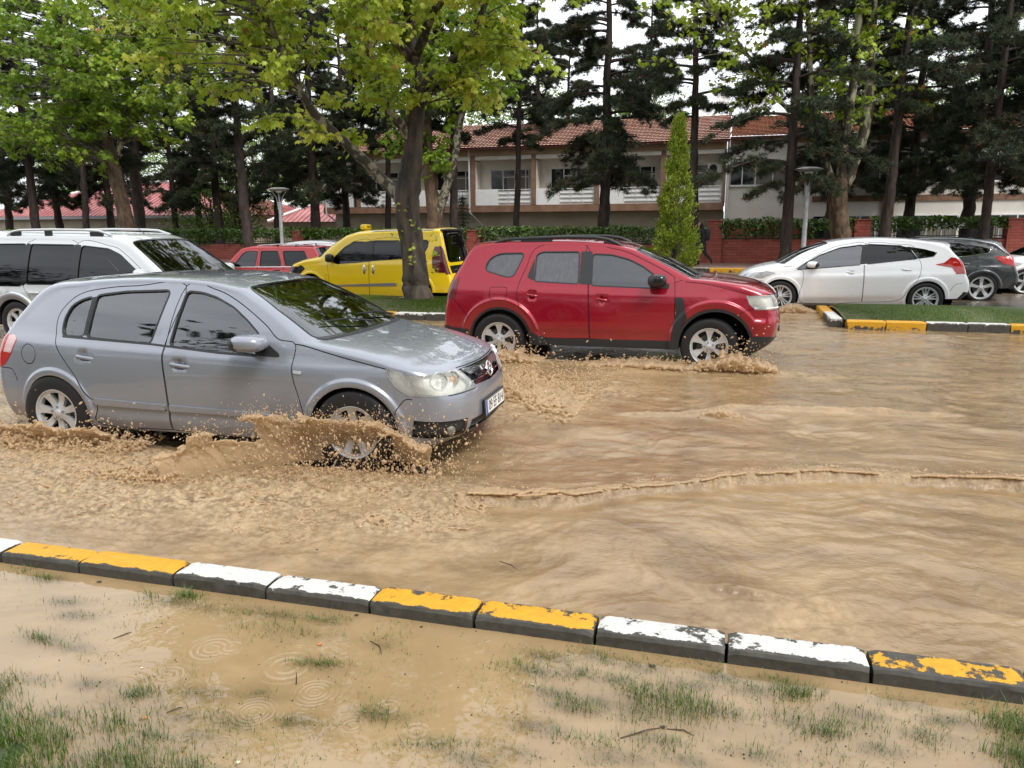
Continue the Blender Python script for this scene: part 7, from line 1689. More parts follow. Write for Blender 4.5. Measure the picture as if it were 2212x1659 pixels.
# ------------------------------------------------------------------ flood water
def muddy(name, c1, c2, c3, rough=.10, bs=.5, trans=.0):
    m = mat(name, c1, rough=rough, ior=1.33, spec=.5); tc = N(m, 'ShaderNodeTexCoord'); mp = N(m, 'ShaderNodeMapping'); mp.inputs['Scale'].default_value = (.8, 1.2, 1)
    L(m, tc.outputs['Object'], mp.inputs[0]); nz = N(m, 'ShaderNodeTexNoise', Scale=1.3, Detail=12, Distortion=2.4, Roughness=.62); L(m, mp.outputs[0], nz.inputs['Vector'])
    cr = N(m, 'ShaderNodeValToRGB'); cr.color_ramp.elements[0].position = .36; cr.color_ramp.elements[0].color = (*c1, 1); cr.color_ramp.elements[1].position = .66; cr.color_ramp.elements[1].color = (*c2, 1)
    L(m, nz.outputs['Fac'], cr.inputs[0]); at = N(m, 'ShaderNodeAttribute'); at.attribute_name = 'foam'
    n2 = N(m, 'ShaderNodeTexNoise', Scale=22., Detail=7); L(m, tc.outputs['Object'], n2.inputs['Vector']); mu = N(m, 'ShaderNodeMath', operation='MULTIPLY'); L(m, at.outputs['Fac'], mu.inputs[0]); r2 = N(m, 'ShaderNodeValToRGB'); r2.color_ramp.elements[0].position = .38; r2.color_ramp.elements[1].position = .62
    L(m, n2.outputs['Fac'], r2.inputs[0]); L(m, r2.outputs[0], mu.inputs[1]); mx = N(m, 'ShaderNodeMixRGB'); mx.inputs['Color2'].default_value = (*c3, 1); L(m, mu.outputs[0], mx.inputs['Fac']); L(m, cr.outputs[0], mx.inputs['Color1']); L(m, mx.outputs[0], bsdf(m).inputs['Base Color'])
    ro = N(m, 'ShaderNodeMath', operation='MULTIPLY_ADD'); ro.inputs[1].default_value = .35; ro.inputs[2].default_value = rough; L(m, at.outputs['Fac'], ro.inputs[0]); L(m, ro.outputs[0], bsdf(m).inputs['Roughness'])
    return m
M_flood = muddy('flood_water', (.180, .118, .060), (.318, .222, .120), (.50, .375, .225), rough=.05); bsdf(M_flood).inputs['IOR'].default_value = 1.42
_at2 = N(M_flood, 'ShaderNodeAttribute'); _at2.attribute_name = 'foam'; _tcf = N(M_flood, 'ShaderNodeTexCoord'); _nf = N(M_flood, 'ShaderNodeTexNoise', Scale=38., Detail=8, Roughness=.65, Distortion=.6); L(M_flood, _tcf.outputs['Object'], _nf.inputs['Vector'])
_mf = N(M_flood, 'ShaderNodeMath', operation='MULTIPLY'); L(M_flood, _nf.outputs['Fac'], _mf.inputs[0]); L(M_flood, _at2.outputs['Fac'], _mf.inputs[1]); _bf = N(M_flood, 'ShaderNodeBump', Strength=.9, Distance=.03); L(M_flood, _mf.outputs[0], _bf.inputs['Height']); L(M_flood, _bf.outputs[0], bsdf(M_flood).inputs['Normal'])
bump(M_flood, 11, .50, .016, detail=9, mscale=(.8, 1.15, 1)); bump(M_flood, 48, .55, .006, detail=5, mscale=(.7, 1, 1))
nr, nc = 430, 1050
wv = [3.012]
while wv[-1] < 17.9: wv.append(wv[-1] + .0042*wv[-1])
wv = np.array(wv); S = np.linspace(-1, 1, nc)
cu = (-1.16*wv - 2.2 + .33*wv + 2.2)/2; hw = (1.16*wv + 2.2 + .33*wv + 2.2)/2
X = cu[:, None] + hw[:, None]*S[None, :]; Y_ = np.repeat(wv[:, None], nc, 1)
def ridged(x, y, seed, o=3): 
    s_ = 0; a = 1; t = 0
    for k in range(o): s_ = s_ + a*(1 - np.abs(2*vn(x*2**k, y*2**k, seed + k) - 1))**2; t += a; a *= .5
    return s_/t
# slow swell, running flow, small chop
wx = X + 1.5*fbm(X*.7, Y_*.8, 3, 1) + .25*fbm(X*3, Y_*3, 2, 15); wy = Y_ + 1.1*fbm(X*.6 + 7, Y_*.8, 3, 2) + .22*fbm(X*3 + 9, Y_*3, 2, 16)
Hh = .050*(fbm(wx*.45, wy*1.0, 3, 3) - .5) + .034*(fbm(wx*1.4, wy*2.0, 4, 4, .55) - .5) + .016*(ridged(wx*.9 + wy*.5, wy*1.7 - wx*.2, 5) - .5) + .009*(ridged(wx*2.4 - wy*.8, wy*3.7 + wx*.7, 9) - .5) + .007*(ridged(wx*5.5 + wy, wy*9 - wx*1.5, 13, 3) - .5)
def blob(cx, cy, rx, ry, rot=0, soft=.35):
    c, s_ = math.cos(rot), math.sin(rot); dx, dy = X - cx, Y_ - cy; a = (dx*c + dy*s_)/rx; b = (-dx*s_ + dy*c)/ry; return 1 - sstep(1 - soft, 1 + soft, np.sqrt(a*a + b*b))
edge = .35*(fbm(X*1.6, Y_*2.2, 3, 21) - .5)
foam = np.maximum.reduce([blob(-4.2, 4.1, 2.6, .75, -.04, .5), blob(-2.5, 4.15, 1.15, .62, .05, .5), blob(-6.2, 4.9, 1.8, .9, 0, .5)*.9])
foam = np.maximum(foam, blob(-1.75, 7.6, .75, 1.35, -.35, .5)*.75)
foam = np.maximum(foam, blob(-2.3, 9.45, .55, .22, 0, .6)); foam = np.maximum(foam, blob(.25, 9.4, .95, .30, 0, .6)); foam = np.maximum(foam, blob(-1.0, 9.35, 1.6, .16, 0, .6)*.7)
foam = np.maximum(foam, blob(1.1, 15.9, .8, .5, 0, .6)*.8); foam = np.maximum(foam, blob(-5.2, 5.0, .7, .3, 0, .6)); foam = np.maximum(foam, blob(.28, 3.30, .38, .22, .3, .6)*.6)
foam = np.clip(foam*(.25 + 1.7*(fbm(X*2.2, Y_*3, 4, 30) - .15)) + edge*foam, 0, 1)
Hh += foam*(.034*(ridged(X*4.5 + Y_*2 + wy, Y_*8 + wx, 31, 4) - .45) + .034*(ridged(X*11 + wy, Y_*15 + wx, 33, 4) - .45) + .012)
# low areas pushed down under the moving cars
Hh -= .05*blob(-2.9, 5.6, 2.4, .75) + .045*blob(-1.2, 10.4, 2.2, .75) + .05*blob(-3.0, 5.05, 1.05, .26, 0, .6)
# long breaking bore that runs across the near lane: gentle behind, steep lip in front
kx = np.array([-1.9, -1.52, -.88, -.41, .17, .55, .92, 1.3, 1.59, 1.95, 2.6, 3.6]); ky = np.array([4.20, 4.31, 4.49, 4.77, 5.11, 5.30, 5.41, 5.38, 5.46, 5.46, 5.35, 5.2])
def bore(kx, ky, amp, wb, wf, seed, fr=9):
    yc = np.interp(X, kx, ky) + .07*(vn(X*fr*.35, X*0, seed) - .5) + .03*(vn(X*fr*1.4, X*0, seed+1) - .5); d = Y_ - yc
    a = amp*(.65 + .55*vn(X*2.2, X*0, seed + 2))*sstep(kx[0], kx[0] + .4, X)*(1 - sstep(kx[-1] - .6, kx[-1], X))
    prof = np.where(d > 0, np.exp(-(d/wb)**1.2), np.exp(-(d/wf)**2)); return a*prof, a/amp*np.exp(-((d - .02)/.05)**2), yc
b1, f1, yc1 = bore(kx, ky, .062, .30, .016, 50); b1 -= .016*np.exp(-((Y_ - yc1 + .09)/.07)**2)*(X > -1.6)*(X < 2.8)
b2, f2, _ = bore(np.array([-1.0, -.21, .11, .6, 1.42, 2.3]), np.array([6.85, 7.01, 7.28, 7.35, 7.46, 7.5]), .035, .35, .03, 60)
b3, f3, _ = bore(np.array([-.2, .15, .30, .42, .50]), np.array([3.52, 3.50, 3.44, 3.34, 3.22]), .055, .12, .02, 70, 20)
crest = f1 + f2*.7
Hh += b1 + b2 + b3 + .022*np.clip(crest, 0, 1)*(ridged(X*13, Y_*17, 52, 2) - .4)
foam = np.maximum(foam, np.clip(f1*.9 + f2*.5 + f3*.5, 0, 1)*.75)
# little wrinkles where rain falls
fade = sstep(3.0, 3.14, Y_)*.7 + .3; Z = .062 + Hh*fade
Z = np.where(Y_ > 16.4, Z - .03*sstep(16.4, 17.8, Y_), Z)
V = np.stack([X, Y_, Z], 2).reshape(-1, 3); ny_ = len(wv); i = np.arange(ny_*nc).reshape(ny_, nc); F = np.stack([i[:-1, :-1], i[:-1, 1:], i[1:, 1:], i[1:, :-1]], 2).reshape(-1, 4)
o = fast_mesh('flood_water', V, F, M_flood, smooth=True, attr={'foam': foam.ravel()}); o['kind'] = 'structure'
# the same water beyond the finely modelled stretch
for k, (x0, x1, y0, y1) in enumerate(((6.0, 120, 3.02, 13.3), (-120, -24.0, 3.02, 13.3))):
    o = flat('flood_water', x0, x1, y0, y1, .045, M_flood)

# ------------------------------------------------------------------ splashes: sheets, strings and drops fused into one surface
M_splash = mat('splash_water', (.62, .48, .31), trans=.28, rough=.06, ior=1.33); 
_tr = N(M_splash, 'ShaderNodeBsdfTranslucent'); _tr.inputs['Color'].default_value = (.85, .67, .46, 1); _mx = N(M_splash, 'ShaderNodeMixShader'); _mx.inputs[0].default_value = .42
L(M_splash, bsdf(M_splash).outputs[0], _mx.inputs[1]); L(M_splash, _tr.outputs[0], _mx.inputs[2]); L(M_splash, _mx.outputs[0], M_splash.node_tree.nodes['Material Output'].inputs['Surface'])
bump(M_splash, 45, .3, .006)
_bm = bmesh.new(); bmesh.ops.create_icosphere(_bm, subdivisions=1, radius=1); _iv = np.array([v.co[:] for v in _bm.verts]); _if = np.array([[v.index for v in f.verts] for f in _bm.faces]); _bm.free()
def spheres(P, Rd, stretch=None):
    P = np.asarray(P); Rd = np.asarray(Rd); n = len(P); V = P[:, None, :] + _iv[None]*Rd[:, None, None]
    if stretch is not None:
        d = stretch/(np.linalg.norm(stretch, axis=1, keepdims=True) + 1e-9); al = (_iv[None]*d[:, None, :]).sum(2); V = V + d[:, None, :]*(al*Rd[:, None])[:, :, None]*1.2
    F = (np.arange(n)[:, None, None]*len(_iv) + _if[None]).reshape(-1, 3); return V.reshape(-1, 3), F
def splash(name, base, label, fused, drops, vox=.008, smooth_it=1):
    """fused: (P, R) merged into one liquid body; drops: (P, R, dir) kept as loose drops in the same thing"""
    rt = empty(name, base); tag(rt, label, 'water splash', 'splashes thrown up by the cars')
    V, F = spheres(fused[0] - np.array(base), fused[1]); o = fast_mesh('water_sheet', V, F, M_splash, rt)
    md = o.modifiers.new('r', 'REMESH'); md.mode = 'VOXEL'; md.voxel_size = vox; md.use_smooth_shade = True
    if smooth_it: s_ = o.modifiers.new('s', 'SMOOTH'); s_.iterations = 2; s_.factor = .5
    bpy.context.view_layer.update(); em = bpy.data.meshes.new_from_object(o.evaluated_get(bpy.context.evaluated_depsgraph_get())); em.materials.clear(); em.materials.append(M_splash); em.name = 'water_sheet'; o.modifiers.clear(); o.data = em
    o['kind'] = 'stuff'
    if drops is not None and len(drops[0]):
        V, F = spheres(drops[0] - np.array(base), drops[1], drops[2]); d = fast_mesh('droplets', V, F, M_splash, rt, smooth=True); d['kind'] = 'stuff'
    return rt
def sheet(r, root, lip, n_a, n_b, curl, rad, hole, seed, dens_fun=None):
    """root/lip: knot lists of 3D points along the crest; returns spheres filling a torn curved sheet and strings off its lip"""
    A = np.linspace(0, 1, n_a); Rt = np.array([[np.interp(a, np.linspace(0, 1, len(root)), [p[k] for p in root]) for k in range(3)] for a in A]); Lp = np.array([[np.interp(a, np.linspace(0, 1, len(lip)), [p[k] for p in lip]) for k in range(3)] for a in A])
    P = []; Q = []
    Bt = np.linspace(0, 1, n_b); AA, BB = np.meshgrid(A, Bt, indexing='ij')
    pos = Rt[:, None, :]*(1 - BB[..., None]) + Lp[:, None, :]*BB[..., None]
    pos[..., 2] += curl*np.sin(BB*math.pi)*1.0; sz = n_a*rad*.8
    sc_ = 62/n_b; fl = fbm(AA*n_a*.055*sc_, BB*n_b*.05*sc_, 4, seed); nz = fbm(AA*n_a*.12*sc_ + 5, BB*n_b*.10*sc_, 3, seed + 3); spk = ridged(AA*n_a*.06, AA*0 + 2.2, seed + 20, 3)
    pos[..., 1] += (nz - .5)*.16*BB - (ridged(AA*n_a*.10 + .8*BB, BB*1.2, seed + 30, 3) - .5)*.10*BB; pos[..., 2] += (fl - .5)*.20*BB**.7 + (spk - .5)*.13*BB**3; pos[..., 0] += (vn(AA*n_a*.09, BB*3, seed + 5) - .5)*.10*BB
    rid = ridged(AA*n_a*.085 + fl*1.5, BB*n_b*.03 + nz, seed + 9, 3); web = rid > (.56 + .26*BB); keep = ((fl + .26 - (hole + .34)*BB) > .34) | (web & (BB < .98))
    rr = rad*(.65 + .6*nz)*(1.25 - .6*BB); sel = keep.ravel(); P.append(pos.reshape(-1, 3)[sel] + r.normal(0, rad*.12, (sel.sum(), 3))); Q.append(rr.ravel()[sel])
    return P, Q, Rt, Lp
def strings(r, P0, n, spread, up, rad, L_=.10):
    P = []; Q = []; i = r.integers(0, len(P0), n)
    for k in i:
        d = r.normal(0, 1, 3)*spread + up; d = d/np.linalg.norm(d)*L_*r.uniform(.3, 1.4); m_ = 9; t = np.linspace(0, 1, m_)[:, None]; c = P0[k] + d*t + r.normal(0, .012, 3)*t + np.array([0, 0, -.06])*t*t
        P.append(c); Q.append(rad*(1 - .55*t[:, 0])*r.uniform(.7, 1.2)); Q[-1][-1] *= 1.7
    return np.concatenate(P), np.concatenate(Q)
r = np.random.default_rng(5)
# --- front wheel of the blue hatchback
root = [(-3.62, 4.16, .05), (-3.30, 4.50, .05), (-2.95, 4.86, .06), (-2.6, 5.0, .07), (-2.3, 5.02, .07), (-2.02, 5.0, .06)]
lip = [(-3.74, 4.10, .10), (-3.45, 4.28, .28), (-3.08, 4.50, .44), (-2.72, 4.58, .48), (-2.35, 4.62, .40), (-1.93, 4.68, .13)]
P, Q, Rt, Lp = sheet(r, root, lip, 300, 84, .13, .0085, .24, 3)
body = np.concatenate(P); s1, q1 = strings(r, body[body[:, 2] > .22], 620, .8, np.array([.25, -.35, .6]), .0042, .13); s2, q2 = strings(r, body, 150, 1., np.array([-.1, -.5, .0]), .0065, .08)
# second torn fold nearer the wheel
P2, Q2, _, _ = sheet(r, [(-3.0, 4.86, .08), (-2.7, 4.98, .08), (-2.35, 5.0, .07), (-2.0, 4.98, .06)], [(-3.05, 4.72, .30), (-2.78, 4.80, .42), (-2.4, 4.78, .40), (-1.98, 4.82, .22)], 200, 60, .06, .0082, .30, 9)
b2_ = np.concatenate(P2); s3, q3 = strings(r, b2_[b2_[:, 2] > .2], 150, .9, np.array([.3, -.2, .5]), .006, .09)
# low tail of the sheet running back over the water
tl = []; tq = []
for k in range(1300):
    a = r.random(); c = np.array([-3.55 - 1.3*a + r.normal(0, .08), 4.18 + .10*a + r.normal(0, .10), .075 + .05*r.random()*(1 - a)]); tl.append(c); tq.append(r.uniform(.006, .014))
for k in range(500):
    a = r.random(); c = np.array([-3.0 + 1.2*a, 4.55 + .2*a + r.normal(0, .12), .085 + .03*r.random()]); tl.append(c); tq.append(r.uniform(.005, .012))
FP = np.concatenate([body, s1, s2, b2_, s3, np.array(tl)]); FR = np.concatenate([np.concatenate(Q), q1, q2, np.concatenate(Q2), q3, np.array(tq)])
n = 3800; a = r.random(n); ctr = np.stack([-3.3 + 1.65*a, 4.42 + .28*a, np.full(n, .22)], 1); D = ctr + r.normal(0, 1, (n, 3))*[.20, .18, .14]; D[:, 2] = np.maximum(D[:, 2], .07); dr = np.clip(r.lognormal(-6.15, .65, n), .0012, .012)
_u = body[body[:, 2] > .30]; _k = r.integers(0, len(_u), 1500); _D = _u[_k] + np.stack([r.normal(.02, .05, 1500), r.normal(-.03, .05, 1500), np.abs(r.normal(0, .055, 1500))], 1); D = np.concatenate([D, _D]); dr = np.concatenate([dr, np.clip(r.lognormal(-6.1, .5, 1500), .0012, .009)]); n = len(D)
splash('water_splash', (-2.8, 4.7, .06), 'big muddy wave thrown up by the front wheel of the silver blue hatchback', (FP, FR), (D, dr, r.normal(0, 1, (n, 3)) + [0, 0, 1.5]), .0056)
# --- churned froth left over the near lane
n0 = 150000; fx = r.uniform(-6.2, -1.0, n0); fy = r.uniform(3.15, 5.2, n0)
def bl(cx, cy, rx, ry): return 1 - sstep(.45, 1.35, np.sqrt(((fx - cx)/rx)**2 + ((fy - cy)/ry)**2))
fm = np.maximum(bl(-4.2, 4.1, 2.4, .75), bl(-2.3, 4.05, 1.1, .62)); fn = ridged(fx*5 + fy*2, fy*8 + fbm(fx*2, fy*2, 2, 5)*3, 91, 4); f2_ = fbm(fx*1.6, fy*2.4, 3, 92)
kp = (fm*(.4 + 1.2*(f2_ - .2)) > .34) & (fn > .62); fx, fy, fn = fx[kp], fy[kp], fn[kp]; kk = r.random(len(fx)) < min(1, 26000/max(1, len(fx))); fx, fy, fn = fx[kk], fy[kk], fn[kk]
iy = np.clip(np.searchsorted(wv, fy), 0, len(wv) - 1); ix = np.clip(((fx - cu[iy])/hw[iy]*.5 + .5)*(nc - 1), 0, nc - 1).astype(int); fz = Z[iy, ix]
splash('water_foam', (-3.5, 4.0, .06), 'churned tan froth spread over the near lane below the blue hatchback', (np.stack([fx, fy, fz + (fn - .62)*.035 - .002], 1), r.uniform(.0035, .0085, len(fx))), None, .0065)
# --- rear wheel of the blue hatchback
P, Q, _, _ = sheet(r, [(-5.85, 5.0, .06), (-5.4, 4.86, .07), (-5.0, 4.80, .07), (-4.6, 4.9, .06)], [(-5.95, 4.6, .16), (-5.45, 4.5, .27), (-5.0, 4.52, .28), (-4.55, 4.66, .20)], 150, 40, .03, .0105, .30, 15)
body = np.concatenate(P); s1, q1 = strings(r, body[body[:, 2] > .13], 150, .9, np.array([.3, -.3, .45]), .006, .09); tl = np.stack([r.uniform(-6.4, -4.3, 2600), 4.75 + r.normal(0, .16, 2600), .075 + .07*r.random(2600)**2], 1)
n = 700; D = np.stack([r.uniform(-6.0, -4.2, n), 4.62 + r.normal(0, .14, n), .10 + np.abs(r.normal(0, .12, n))], 1); dr = np.clip(r.lognormal(-5.4, .4, n), .002, .010)
splash('water_splash', (-5.1, 4.8, .06), 'smaller brown splash at the rear wheel of the silver blue hatchback', (np.concatenate([body, s1, tl]), np.concatenate([np.concatenate(Q), q1, r.uniform(.007, .017, len(tl))])), (D, dr, r.normal(0, 1, (n, 3))), .0085)
# --- spray on the far side, seen right of its bonnet
tl = np.stack([r.uniform(-2.3, -1.25, 2600), 0*r.random(2600), .07 + 0*r.random(2600)], 1); aa = (tl[:, 0] + 2.3)/1.05; tl[:, 1] = 8.0 - .9*aa + r.normal(0, .30, 2600); tl[:, 2] = .070 + np.abs(r.normal(0, .035, 2600))*(1.1 - aa)
n = 900; D = np.stack([r.uniform(-2.35, -1.1, n), 7.7 + r.normal(0, .38, n), .10 + np.abs(r.normal(0, .13, n))], 1); dr = np.clip(r.lognormal(-5.2, .35, n), .0025, .011)
splash('water_splash', (-1.8, 7.6, .06), 'foamy spray in the water right of the blue hatchback bonnet', (tl, r.uniform(.010, .026, 2600)), (D, dr, r.normal(0, 1, (n, 3))), .011)
# --- red SUV wheels
for (cx, sx, hh, lab, sd) in ((.16, .46, .19, 'brown bow wave at the front wheel of the red SUV', 61), (-2.62, .42, .14, 'brown bow wave at the rear wheel of the red SUV', 62), (-.9, .75, .05, 'low ragged wash between the wheels of the red SUV', 63)):
    n0 = int(3200*sx/.5); q = r.normal(0, .45, n0).clip(-1, 1); tl = np.stack([cx + q*sx, 9.36 + r.normal(0, .085, n0), .07 + hh*np.exp(-q*q*1.5)*r.random(n0)**.6*(.5 + .9*vn(q*9, q*0, sd))], 1)
    s1, q1 = strings(r, tl[tl[:, 2] > .1], 90, .9, np.array([.3, -.2, .5]), .007, .07)
    n = 330; D = np.stack([cx + r.normal(0, .45, n)*sx*1.2, 9.38 + r.normal(0, .09, n), .10 + np.abs(r.normal(0, hh*.9, n))], 1); dr = np.clip(r.lognormal(-5.1, .35, n), .003, .011)
    splash('water_splash', (cx, 9.4, .06), lab, (np.concatenate([tl, s1]), np.concatenate([r.uniform(.011, .024, n0), q1])), (D, dr, r.normal(0, 1, (n, 3))), .011)
# --- white hatchback front wheel
n0 = 1800; q = r.normal(0, .5, n0).clip(-1, 1); tl = np.stack([1.22 + q*.5 + .1, 16.0 + r.normal(0, .12, n0), .07 + .16*np.exp(-(q-.0)**2*2.5)*r.random(n0)**.7], 1)
splash('water_splash', (1.2, 16.0, .06), 'small muddy wave at the front wheel of the white hatchback', (tl, r.uniform(.014, .03, n0)), None, .015)
# --- lip of the long wave: ragged little tongues
n0 = 15000; xs = r.uniform(-1.5, 2.75, n0); yc = np.interp(xs, kx, ky) + .07*(vn(xs*9*.35, xs*0, 50) - .5) + .03*(vn(xs*9*1.4, xs*0, 51) - .5); hgt = vn(xs*2.2, xs*0, 52); back = np.abs(r.normal(0, .09, n0)); nz_ = fbm(xs*9, (yc + back)*13, 3, 77); P = np.stack([xs, yc + back - .012, .062 + .062*(.65 + .55*hgt)*np.exp(-(back/.30)**1.2) + .004 + .012*(nz_ - .4)], 1); P = P[nz_ > .36 + .75*back]; hgt = np.ones(len(P))
P = P[hgt > .25]; s1, q1 = strings(r, P, 420, .8, np.array([.0, -.7, .15]), .0040, .04); 
splash('wave_crest', (.6, 5.1, .06), 'long ragged wave crest running across the near lane', (np.concatenate([P, s1]), np.concatenate([r.uniform(.0035, .0105, len(P)), q1])), None, .0055)
n0 = 260; q = r.normal(0, .4, n0); P = np.stack([.02 + q*.26, 7.05 + r.normal(0, .05, n0), .055 + .05*r.random(n0)*np.exp(-q*q*2)], 1); s1, q1 = strings(r, P, 60, .8, np.array([.4, -.1, .7]), .0045, .12)
splash('wave_crest', (0, 7.05, .06), 'small leaping wave in the middle of the flooded road', (np.concatenate([P, s1]), np.concatenate([r.uniform(.008, .017, n0), q1])), None, .009)
# ------------------------------------------------------------------ puddle on the near verge, with grass and litter
GX0, GX1, GY0, GY1 = -9.5, 8.0, -1.5, 2.852
def soil(x, y):      # ground height under the puddle
    z = .031 + .018*(fbm(x*3.2, y*3.2, 4, 80) - .5)*2
    z = z + .043*np.exp(-(((x + 2.45)/.75)**2 + ((y - 1.55)/.50)**2)) + .042*np.exp(-(((x + 1.45)/.40)**2 + ((y - 1.50)/.30)**2)) + .055*np.exp(-(((x - 1.2)/.28)**2 + ((y - 2.45)/.35)**2))
    z = z + .026*np.exp(-(((x + .35)/.28)**2 + ((y - 1.72)/.18)**2)) + .024*np.exp(-(((x + .1)/.55)**2 + ((y - 2.50)/.17)**2)) + .022*np.exp(-(((x - .5)/.3)**2 + ((y - 2.55)/.15)**2)) + .02*np.exp(-(((x + 1.95)/.28)**2 + ((y - 2.72)/.09)**2)) + .018*np.exp(-(((x + 1.35)/.4)**2 + ((y - 2.62)/.09)**2))
    return z + .06*np.exp(-((y + .8)/1.6)**2) - .0
nx, ny_ = 700, 230; gx, gy = np.meshgrid(np.linspace(GX0, GX1, nx), np.linspace(GY0, GY1, ny_)); gz = soil(gx, gy)
V = np.stack([gx, gy, gz], 2).reshape(-1, 3); i = np.arange(nx*ny_).reshape(ny_, nx); F = np.stack([i[:-1, :-1], i[:-1, 1:], i[1:, 1:], i[1:, :-1]], 2).reshape(-1, 4)
M_soil = mat('wet_lawn_soil', (.08, .07, .04), rough=.6); noise_col(M_soil, (.022, .045, .012), (.075, .085, .035), 14, detail=8); bump(M_soil, 45, .6, .02)
o = fast_mesh('lawn_ground', V, F, M_soil, smooth=True); o['kind'] = 'structure'
WL = .066
TUFTS = ((1150, 1450), (1250, 1455), (1310, 1520), (1440, 1510), (1560, 1465), (1620, 1490), (1850, 1545), (1950, 1520), (1790, 1585), (2050, 1560), (1200, 1500), (1080, 1620), (950, 1610), (640, 1560), (560, 1500), (430, 1500), (820, 1545), (690, 1435), (140, 1300), (90, 1380), (160, 1400), (1010, 1640), (1340, 1640), (1480, 1640), (1620, 1630), (1900, 1620), (240, 1570), (330, 1590), (430, 1590), (1180, 1420), (1330, 1470), (1385, 1440), (1500, 1480), (1680, 1470), (1240, 1530), (1160, 1570), (1420, 1600), (1560, 1540), (2000, 1590), (1300, 1420), (1700, 1560), (380, 1300), (450, 1315), (600, 1330), (700, 1340), (100, 1250), (170, 1330), (60, 1470), (200, 1480), (300, 1500), (380, 1545), (500, 1560), (120, 1540))
M_pud = muddy('puddle_water', (.250, .172, .086), (.315, .222, .116), (.6, .45, .3), rough=.015); bsdf(M_pud).inputs['IOR'].default_value = 1.5
# thin murky water: the drowned grass still tints it close to the surface
_t = N(M_pud, 'ShaderNodeBsdfTransparent'); _t.inputs['Color'].default_value = (.85, .75, .55, 1); _at = N(M_pud, 'ShaderNodeAttribute'); _at.attribute_name = 'clear'; _m = N(M_pud, 'ShaderNodeMixShader')
bsdf(M_pud).inputs['Specular IOR Level'].default_value = 0; bsdf(M_pud).inputs['Roughness'].default_value = .9
L(M_pud, _at.outputs['Fac'], _m.inputs[0]); L(M_pud, bsdf(M_pud).outputs[0], _m.inputs[1]); L(M_pud, _t.outputs[0], _m.inputs[2]); _fr = N(M_pud, 'ShaderNodeFresnel', IOR=1.62); _g = N(M_pud, 'ShaderNodeBsdfGlossy', Roughness=.015); _m2 = N(M_pud, 'ShaderNodeMixShader')
L(M_pud, _fr.outputs[0], _m2.inputs[0]); L(M_pud, _m.outputs[0], _m2.inputs[1]); L(M_pud, _g.outputs[0], _m2.inputs[2]); L(M_pud, _m2.outputs[0], M_pud.node_tree.nodes['Material Output'].inputs['Surface'])
rings = []
rr_ = np.random.default_rng(17)
for (px_, py_, R0, nR) in ((460, 1400, .085, 6), (500, 1398, .05, 4), (680, 1495, .075, 7), (548, 1538, .075, 8), (480, 1548, .035, 3), (842, 1515, .025, 3), (195, 1420, .05, 4), (235, 1415, .035, 3), (185, 1335, .03, 3), (88, 1348, .03, 4), (165, 1600, .06, 6), (360, 1460, .06, 5), (250, 1490, .12, 6), (480, 1600, .03, 4), (205, 1255, .02, 3), (700, 1360, .02, 2), (1050, 1380, .03, 3), (1500, 1590, .03, 3), (620, 1440, .10, 5), (900, 1580, .04, 3)):
    r_ = ray(px_, py_); t = (WL - CAMH)/r_[2]; rings.append((r_[0]*t, r_[1]*t, R0*1.15, nR))
for _k in range(14): rings.append((rr_.uniform(-3.2, 1.2), rr_.uniform(1.3, 2.75), rr_.uniform(.02, .07), int(rr_.integers(2, 5))))
PX, PY = np.meshgrid(np.linspace(-4.6, 2.6, 1300), np.linspace(.9, 2.851, 460)); h = .0020*(fbm(PX*6, PY*6, 3, 90) - .5) + .0004*(fbm(PX*30, PY*30, 2, 93) - .5)
for (cx, cy, R0, nR) in rings:
    d = np.hypot(PX - cx, PY - cy); h += .0008*np.cos(d/R0*2*math.pi*nR/1.6)*np.exp(-((d - R0*.55)/(R0*.45))**2)
mud = soil(PX, PY); shallow = np.clip((mud - (.066 - .026))/.026, 0, 1); clr = np.clip(shallow*.50*(.2 + 1.4*fbm(PX*5, PY*5, 3, 95)), 0, .5)
for (px_, py_) in TUFTS:
    r_ = ray(px_, py_); t = (WL - CAMH)/r_[2]; d = ((PX - r_[0]*t)/.11)**2 + ((PY - r_[1]*t)/.045)**2; clr = np.maximum(clr, .48*np.exp(-d)*(.35 + 1.1*fbm(PX*14, PY*14, 3, 96)))
clr = np.clip(clr, 0, .72)
V = np.stack([PX, PY, WL + h], 2).reshape(-1, 3); ny2, nx2 = PX.shape; i = np.arange(ny2*nx2).reshape(ny2, nx2); F = np.stack([i[:-1, :-1], i[:-1, 1:], i[1:, 1:], i[1:, :-1]], 2).reshape(-1, 4)
o = fast_mesh('puddle_water', V, F, M_pud, smooth=True, attr={'foam': np.zeros(PX.size), 'clear': clr.ravel()}); o['kind'] = 'structure'
# grass: dense where the lawn stands clear of the water, single tips elsewhere
r = np.random.default_rng(41); n = 900000; gx = r.uniform(-4.2, 2.3, n); gy = r.uniform(1.0, 2.83, n); z = soil(gx, gy); pat = fbm(gx*4.5, gy*5.5, 4, 97)
pr_ = np.clip((z - .048)/.03, 0, 1)**1.2*np.clip((pat - .30)/.2, .10, 1)*.45 + .05*np.clip((pat - .54)/.1, 0, 1)*(z > .030) + .0028
k = r.random(n) < pr_; G = np.stack([gx, gy, z], 1)[k]; hh = .030 + .045*np.clip((G[:, 2] - .05)/.04, 0, 1)
clump = (pat[k] > .50)
blades('grass', G[clump & (pat[k] > .56)], .050, .0028, M_blade, seed=44, bend=.9); blades('grass', G[clump & (pat[k] <= .56)], .033, .0028, M_blade, seed=4, bend=.8); blades('grass', G[~clump], .040, .0030, M_blade, seed=5, bend=.7)
hg = None
